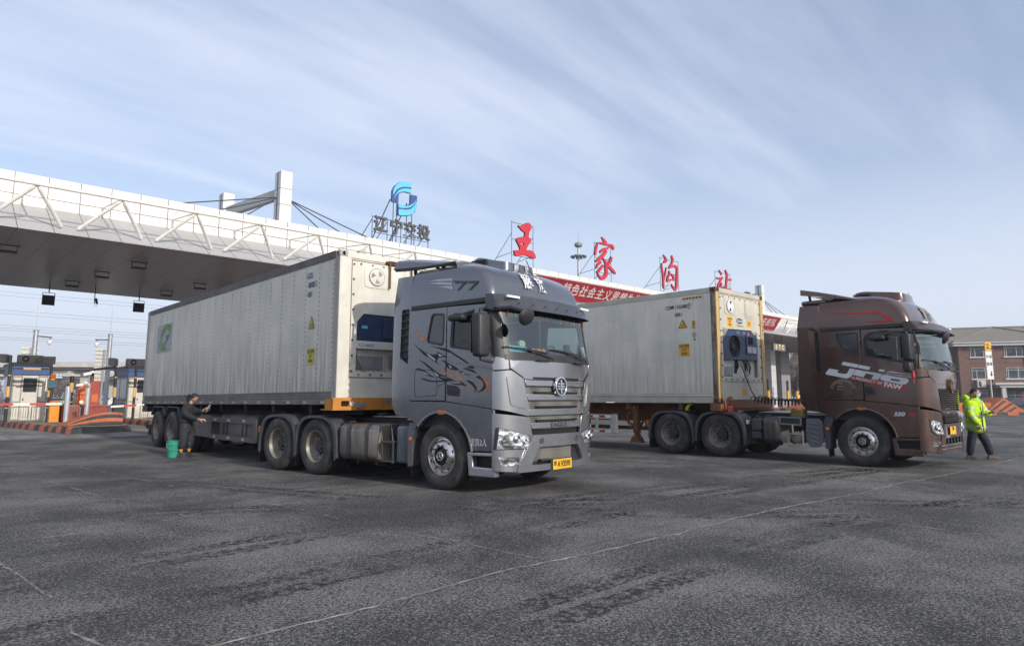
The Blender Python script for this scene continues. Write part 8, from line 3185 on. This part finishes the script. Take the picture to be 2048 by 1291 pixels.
bo = skin_mesh('body', shell(body[:3], .78) + shell(body[3:6], .9) + [body[6][:3] + (.035,), body[7][:3] + (.03,)] + body[8:10] + [body[10][:3] + (.035,), body[11][:3] + (.03,)] + body[12:14] + shell(body[14:16], .5) + body[16:17] + shell(body[17:19], .5) + body[19:], E_, M['skin'], wm)
b = MB()
Hm = head_bm(b, Vector((.155, 0, 1.425)), .215, -.25, .30)
hand(b, (.40, -.16, .905), (1, .1, -.05), (0, -.4, .9), 1, .165, .5)
hand(b, (.38, .12, 1.13), (.9, -.1, .5), (0, .3, .9), -1, .165, .7)
hb = b.build('head', M['skin'], bo, smooth=60)
b = MB()
for s_ in (-1, 1):
    for v_, r_ in ((Vector((.088, s_ * .034, .012)), .011),):
        p = Hm @ v_
        b.lathe([(0, -r_), (r_ * .8, -r_ * .5), (r_, 0), (r_ * .8, r_ * .5), (0, r_)], c=p, ax='z', n=10)
b.build('eyes', M['eye'], bo)
b = MB()
b.rod(Hm @ Vector((.092, -.02, -.058)), Hm @ Vector((.092, .02, -.058)), .006, 6)
b.build('mouth', M['lip'], bo)
b = MB()
rows = hair_rows(Hm, .215, .34, .56, .68)
b.grid(rows, closed=True)
P0 = Hm @ Vector((-.10, 0, .02))
b.tube([P0, P0 + Vector((-.045, 0, .01)), P0 + Vector((-.075, 0, -.05)), P0 + Vector((-.07, 0, -.13)), P0 + Vector((-.06, 0, -.17))], [.03, .038, .042, .03, .008], 10)
b.build('hair', M['hair'], wm, smooth=60)
jk = [(.01, 0, .72, .18), (-.02, 0, .95, .185), (.01, 0, 1.13, .175), (.05, 0, 1.24, .135), (.085, 0, 1.30, .085),
      (.03, -.155, 1.20, .10), (.10, -.24, 1.02, .085), (.31, -.19, .925, .065), (.37, -.165, .91, .055),
      (.03, .155, 1.20, .10), (.14, .21, 1.07, .085), (.31, .145, 1.095, .065), (.35, .13, 1.11, .055)]
skin_mesh('jacket', jk, [(0, 1), (1, 2), (2, 3), (3, 4), (2, 5), (5, 6), (6, 7), (7, 8), (2, 9), (9, 10), (10, 11), (11, 12)], cloth_mat('quilted_black_jacket', (.020, .021, .026), None, .9), wm)
tr_ = [(.0, 0, .92, .12), (.0, 0, .80, .14), (.005, -.09, .62, .115), (.02, -.10, .44, .10), (-.025, -.10, .19, .08), (.045, .09, .62, .115), (.085, .10, .44, .10), (.06, .11, .19, .08)]
skin_mesh('trousers', tr_, [(0, 1), (1, 2), (2, 3), (3, 4), (1, 5), (5, 6), (6, 7)], cloth_mat('splattered_trousers', (.026, .028, .036), (.20, .20, .22), .7), wm)
b = MB()
shoe(b, Vector((-.03, -.10, 0)), .0, .25, .09, .10)
shoe(b, Vector((.06, .11, 0)), .1, .25, .09, .10)
b.build('shoes', mat('black_shoes', (.03, .03, .032), .7, var=.4, dirt=.4), wm, smooth=50)
b = MB()
b.lathe([(.045, .15), (.046, .20)], c=(-.03, -.10, 0), ax='z', n=14)
b.lathe([(.045, .15), (.046, .20)], c=(.06, .11, 0), ax='z', n=14)
b.build('socks', mat('ochre_socks', (.45, .22, .05), .9), wm)
t = thing('cleaning_cloth', 'grey rag held up in the woman\'s farther hand', 'cloth', Matrix.Translation((5.495, 17.474, 0)) @ Matrix.Rotation(-.7536, 4, 'Z') @ Vector((.45, .10, 1.17)), -.7536)
b = MB()
b.grid([[(-.02 + .02 * i, -.05 + .03 * k + .012 * math.sin(i * 2.1 + k), -.10 + .045 * i + .012 * math.sin(k * 2.7 + i)) for k in range(5)] for i in range(5)])
o = b.build('rag', mat('grey_rag', (.34, .34, .34), .9, var=.2), t)
sd_ = o.modifiers.new('thickness', 'SOLIDIFY')
sd_.thickness = .006
# bucket
M['bucket'] = mat('green_bucket', (.025, .30, .20), .4, var=.15, dirt=.55, dcol=(.16, .22, .05), dlo=.45)
t = thing('bucket', 'battered green plastic bucket on the asphalt behind the woman', 'bucket', Matrix.Translation((5.495, 17.474, 0)) @ Matrix.Rotation(-.7536, 4, 'Z') @ Vector((-.235, -.05, 0)))
b = MB()
b.lathe([(0, 0), (.118, 0), (.122, .02), (.145, .30), (.158, .305), (.158, .33), (.148, .335), (.15, .385), (.16, .39), (.155, .395), (.142, .385), (.112, .02), (0, .02)], ax='z', n=30)
b.build('pail', M['bucket'], t, smooth=40)
b = MB()
b.tube([(-.16, 0, .33), (-.17, -.05, .24), (-.10, -.16, .17), (.10, -.16, .17), (.17, -.05, .24), (.16, 0, .33)], .005, 6)
b.build('handle', M['galv'], t)

# ---- the man in the hi-vis parka, walking to the right and looking right
mn = thing('person', 'man in a fluorescent yellow parka and face mask, walking with a phone in his hand', 'person', (18.86, 4.09, 0), -.7536)
M['hivis'] = cloth_mat('fluorescent_parka', (.52, .80, .02), None, .8)
M['reflect'] = mat('grey_reflective_tape', (.36, .38, .36), .4, var=.1)
yaw = -.75          # torso turned toward the camera, +X is to the right
body = [(-.06, 0, .80, .12), (-.07, 0, .98, .12), (-.08, 0, 1.20, .125), (-.07, 0, 1.33, .085), (-.055, 0, 1.40, .055), (-.05, 0, 1.46, .055),
        (-.235, -.10, 1.30, .062), (-.27, -.16, 1.02, .05), (-.17, -.22, .84, .038), (-.13, -.24, .79, .028),
        (.09, .05, 1.30, .062), (.165, -.03, 1.05, .05), (.15, -.19, 1.07, .038), (.14, -.25, 1.085, .028),
        (-.15, -.02, .74, .09), (-.235, -.04, .42, .062), (-.245, .02, .09, .042),
        (.03, .03, .74, .09), (.15, .0, .42, .062), (.235, .0, .09, .042)]
bo = skin_mesh('body', shell(body[:3], .78) + shell(body[3:6], .95) + [body[6][:3] + (.04,), body[7][:3] + (.035,)] + body[8:10] + [body[10][:3] + (.04,), body[11][:3] + (.035,)] + body[12:14] + shell(body[14:16], .5) + body[16:17] + shell(body[17:19], .5) + body[19:], E_, M['skin'], mn)
b = MB()
Hm = head_bm(b, Vector((-.035, -.015, 1.535)), .235, -.55, .04)
hand(b, (-.13, -.24, .79), (.25, -.2, -.9), (.8, -.5, 0), 1, .17, .6)
hand(b, (.14, -.25, 1.085), (-.3, -.8, .15), (0, .2, .9), 1, .17, .9)
b.build('head', M['skin'], bo, smooth=60)
b = MB()
for s_ in (-1, 1):
    p = Hm @ Vector((.098, s_ * .036, .014))
    b.lathe([(0, -.011), (.009, -.006), (.012, 0), (.009, .006), (0, .011)], c=p, ax='z', n=10)
b.build('eyes', M['eye'], bo)
b = MB()
for s_ in (-1, 1):
    b.rod(Hm @ Vector((.106, s_ * .016, .042)), Hm @ Vector((.092, s_ * .058, .044)), .005, 5)
b.build('eyebrows', M['brow'], bo)
b = MB()
for s_ in (-1, 1):
    c_ = Hm @ Vector((-.005, s_ * .085, -.005))
    b.tube([c_ + Vector((0, 0, .03)), c_ + Vector((-.012, 0, .012)), c_ + Vector((-.01, 0, -.015)), c_ + Vector((0, 0, -.03))], [.008, .013, .012, .006], 6)
b.build('ears', M['skin'], bo, smooth=60)
b = MB()
rows = hair_rows(Hm, .235, .27, .44, .60)
b.grid(rows, closed=True)
b.build('hair', M['hair'], mn, smooth=60)
b = MB()
rows = []
for z, w_, f_ in ((-.012, .050, .132), (-.035, .068, .124), (-.065, .070, .118), (-.095, .060, .105), (-.108, .04, .09)):
    rows.append([Hm @ Vector((f_ * math.cos(a) - .012, w_ * 1.12 * math.sin(a) / .9, z)) for a in [-1.25 + 2.5 * k / 10 for k in range(11)]])
b.grid(rows)
mk = b.build('face_mask', mat('pale_blue_mask', (.42, .60, .74), .7, bump=.2, bs=60), mn)
sd_ = mk.modifiers.new('thickness', 'SOLIDIFY')
sd_.thickness = .004
pk = [(-.075, 0, .57, .23), (-.075, 0, .84, .21), (-.08, 0, 1.06, .20), (-.08, 0, 1.22, .195), (-.07, 0, 1.34, .14), (-.06, 0, 1.405, .10),
      (-.245, -.09, 1.30, .11), (-.29, -.16, 1.03, .095), (-.19, -.215, .87, .08), (-.165, -.23, .83, .07),
      (.09, .05, 1.30, .105), (.165, -.03, 1.05, .09), (.15, -.17, 1.065, .078), (.145, -.21, 1.075, .068)]
skin_mesh('parka', pk, [(0, 1), (1, 2), (2, 3), (3, 4), (4, 5), (3, 6), (6, 7), (7, 8), (8, 9), (3, 10), (10, 11), (11, 12), (12, 13)], M['hivis'], mn)
b = MB()
for z, rr in ((.73, .208), (1.0, .198)):
    b.lathe([(rr, z - .025), (rr + .006, z), (rr, z + .025)], c=(-.077, 0, 0), ax='z', n=30)
b.build('reflective_band', M['reflect'], mn, smooth=60)
def sleeve_band(a, c, q, r_):
    a, c = Vector(a), Vector(c)
    p = a.lerp(c, q)
    d = (c - a).normalized() * .024
    bb = MB()
    bb.rod(p - d, p + d, r_, 14)
    bb.build('sleeve_band', M['reflect'], mn, smooth=60)
sleeve_band(pk[6][:3], pk[7][:3], .55, .098)
sleeve_band(pk[7][:3], pk[8][:3], .35, .086)
sleeve_band(pk[10][:3], pk[11][:3], .7, .096)
b = MB()
for x0 in (-.20, .02):
    b.tube([(x0, -.168, 1.02), (x0, -.173, 1.12), (x0 + .005, -.165, 1.22), (x0 + .01, -.13, 1.32), (x0 + .015, -.05, 1.385)], .022, 6)
b.build('shoulder_tape', M['reflect'], mn, smooth=60)
b = MB()
b.tube([(-.03, -.205, .64), (-.03, -.196, .84), (-.035, -.188, 1.05), (-.045, -.175, 1.2), (-.05, -.12, 1.34)], .011, 6)
b.build('parka_zip', M['brow'], mn)
b = MB()
rows = [[(-.06 + r_ * math.cos(a) * 1.0, -.0 + r_ * math.sin(a), z + .02 * math.cos(a)) for a in [2 * math.pi * k / 20 for k in range(20)]] for r_, z in ((.095, 1.33), (.105, 1.37), (.092, 1.415), (.075, 1.42), (.07, 1.38))]
b.grid(rows, closed=True)
b.build('collar', M['hivis'], mn, smooth=60)
b = MB()
b.lathe([(0, .06), (.08, .05), (.11, .0), (.09, -.06), (0, -.08)], c=(-.21, .05, 1.39), ax='x', n=14)
b.build('hood', M['hivis'], mn, smooth=60)
b = MB()
b.lathe([(.078, 1.36), (.066, 1.41), (.06, 1.43)], c=(-.055, 0, 0), ax='z', n=20)
b.build('scarf', M['brow'], mn, smooth=60)
tr_ = [(-.065, 0, .90, .13), (-.065, 0, .80, .135), (-.17, -.02, .58, .105), (-.235, -.03, .38, .095), (-.245, .02, .09, .082), (.05, .02, .58, .105), (.15, .0, .38, .095), (.235, .0, .09, .082)]
skin_mesh('trousers', tr_, [(0, 1), (1, 2), (2, 3), (3, 4), (1, 5), (5, 6), (6, 7)], cloth_mat('dark_navy_trousers', (.016, .019, .03), None, .7), mn)
b = MB()
shoe(b, Vector((-.245, .02, 0)), -.35, .27, .105, .12)
shoe(b, Vector((.235, .0, 0)), -.05, .28, .105, .12)
b.build('shoes', mat('brown_shoes', (.07, .04, .025), .6, var=.3), mn, smooth=50)
t = thing('mobile_phone', 'dark phone held at the walking man\'s waist', 'phone', Matrix.Translation((18.86, 4.09, 0)) @ Matrix.Rotation(-.7536, 4, 'Z') @ Vector((.10, -.36, 1.12)), -.7536 + .4)
b = MB()
b.box(-.037, .037, -.075, .075, -.005, .005, bev=.004, M=Matrix.Rotation(R(35), 4, 'X'))
b.build('phone_body', M['ink'], t)
b = MB()
b.box(-.033, .033, -.068, .068, .0052, .0062, M=Matrix.Rotation(R(35), 4, 'X'))
b.build('phone_screen', M['darkglass'], t)
# ---- dark cloth bundle with a fluorescent strip, standing in for a crouched hi-vis person
t = thing('cloth_bundle', 'crumpled dark tarpaulin with a fluorescent edge on the brown truck\'s rearmost tyre', 'bundle', (15.55, 9.9, 1.055))
b = MB()
rnd = random.Random(2)
rows = []
for i in range(9):
    rows.append([(-.35 + .1 * k, -.32 + .08 * i, .02 + .17 * max(0, math.sin(math.pi * i / 8)) * max(.15, math.sin(math.pi * (k + .6) / 8)) + rnd.random() * .05) for k in range(8)])
b.grid(rows)
o = b.build('bundle_sheet', cloth_mat('dark_bundle_cloth', (.05, .055, .06), (.22, .23, .24), 1.0), t, smooth=20)
sd_ = o.modifiers.new('thickness', 'SOLIDIFY')
sd_.thickness = .02
b = MB()
b.tube([(-.37, -.30, .05), (-.36, -.33, .14), (-.3, -.36, .2), (-.1, -.36, .22)], [.035, .04, .04, .03], 8)
b.build('fluorescent_strip', M['hivis'], t)
# ---- fruit on the silver truck's dashboard
TM = Matrix.Translation((7.693, 8.677, 0)) @ Matrix.Rotation(.1296, 4, 'Z')
og = None
for k, (x, y) in enumerate(((-.20, -1.03), (-.10, -1.05), (-.04, -1.02), (.04, -1.05))):
    p = TM @ Vector((x, y, 2.175))
    if og is None:
        og = thing('orange_fruit', 'one of the oranges in a row on the silver truck\'s dashboard', 'fruit', p, group='oranges on the dashboard')
        b = MB()
        b.lathe([(0, -.045)] + [(.045 * math.cos(R(a)), .043 * math.sin(R(a))) for a in range(-75, 76, 15)] + [(0, .040)], ax='z', n=18)
        b.build('peel', M['fruit'], og, smooth=60)
    else:
        dup(og, p)

# ------------------------------------------------------------------ thin winter haze
b = MB()
b.box(-700, 900, -600, 900, -1, 60)
hm, ht_, hb_ = new_mat('haze_air')
ht_.nodes.remove(hb_)
hv = ht_.nodes.new('ShaderNodeVolumePrincipled')
hv.inputs['Color'].default_value = (.93, .95, 1, 1)
hv.inputs['Density'].default_value = .0007
hv.inputs['Anisotropy'].default_value = .3
ht_.links.new(hv.outputs[0], ht_.nodes['Material Output'].inputs['Volume'])
tag(b.build('haze', hm, smooth=0), kind='stuff')
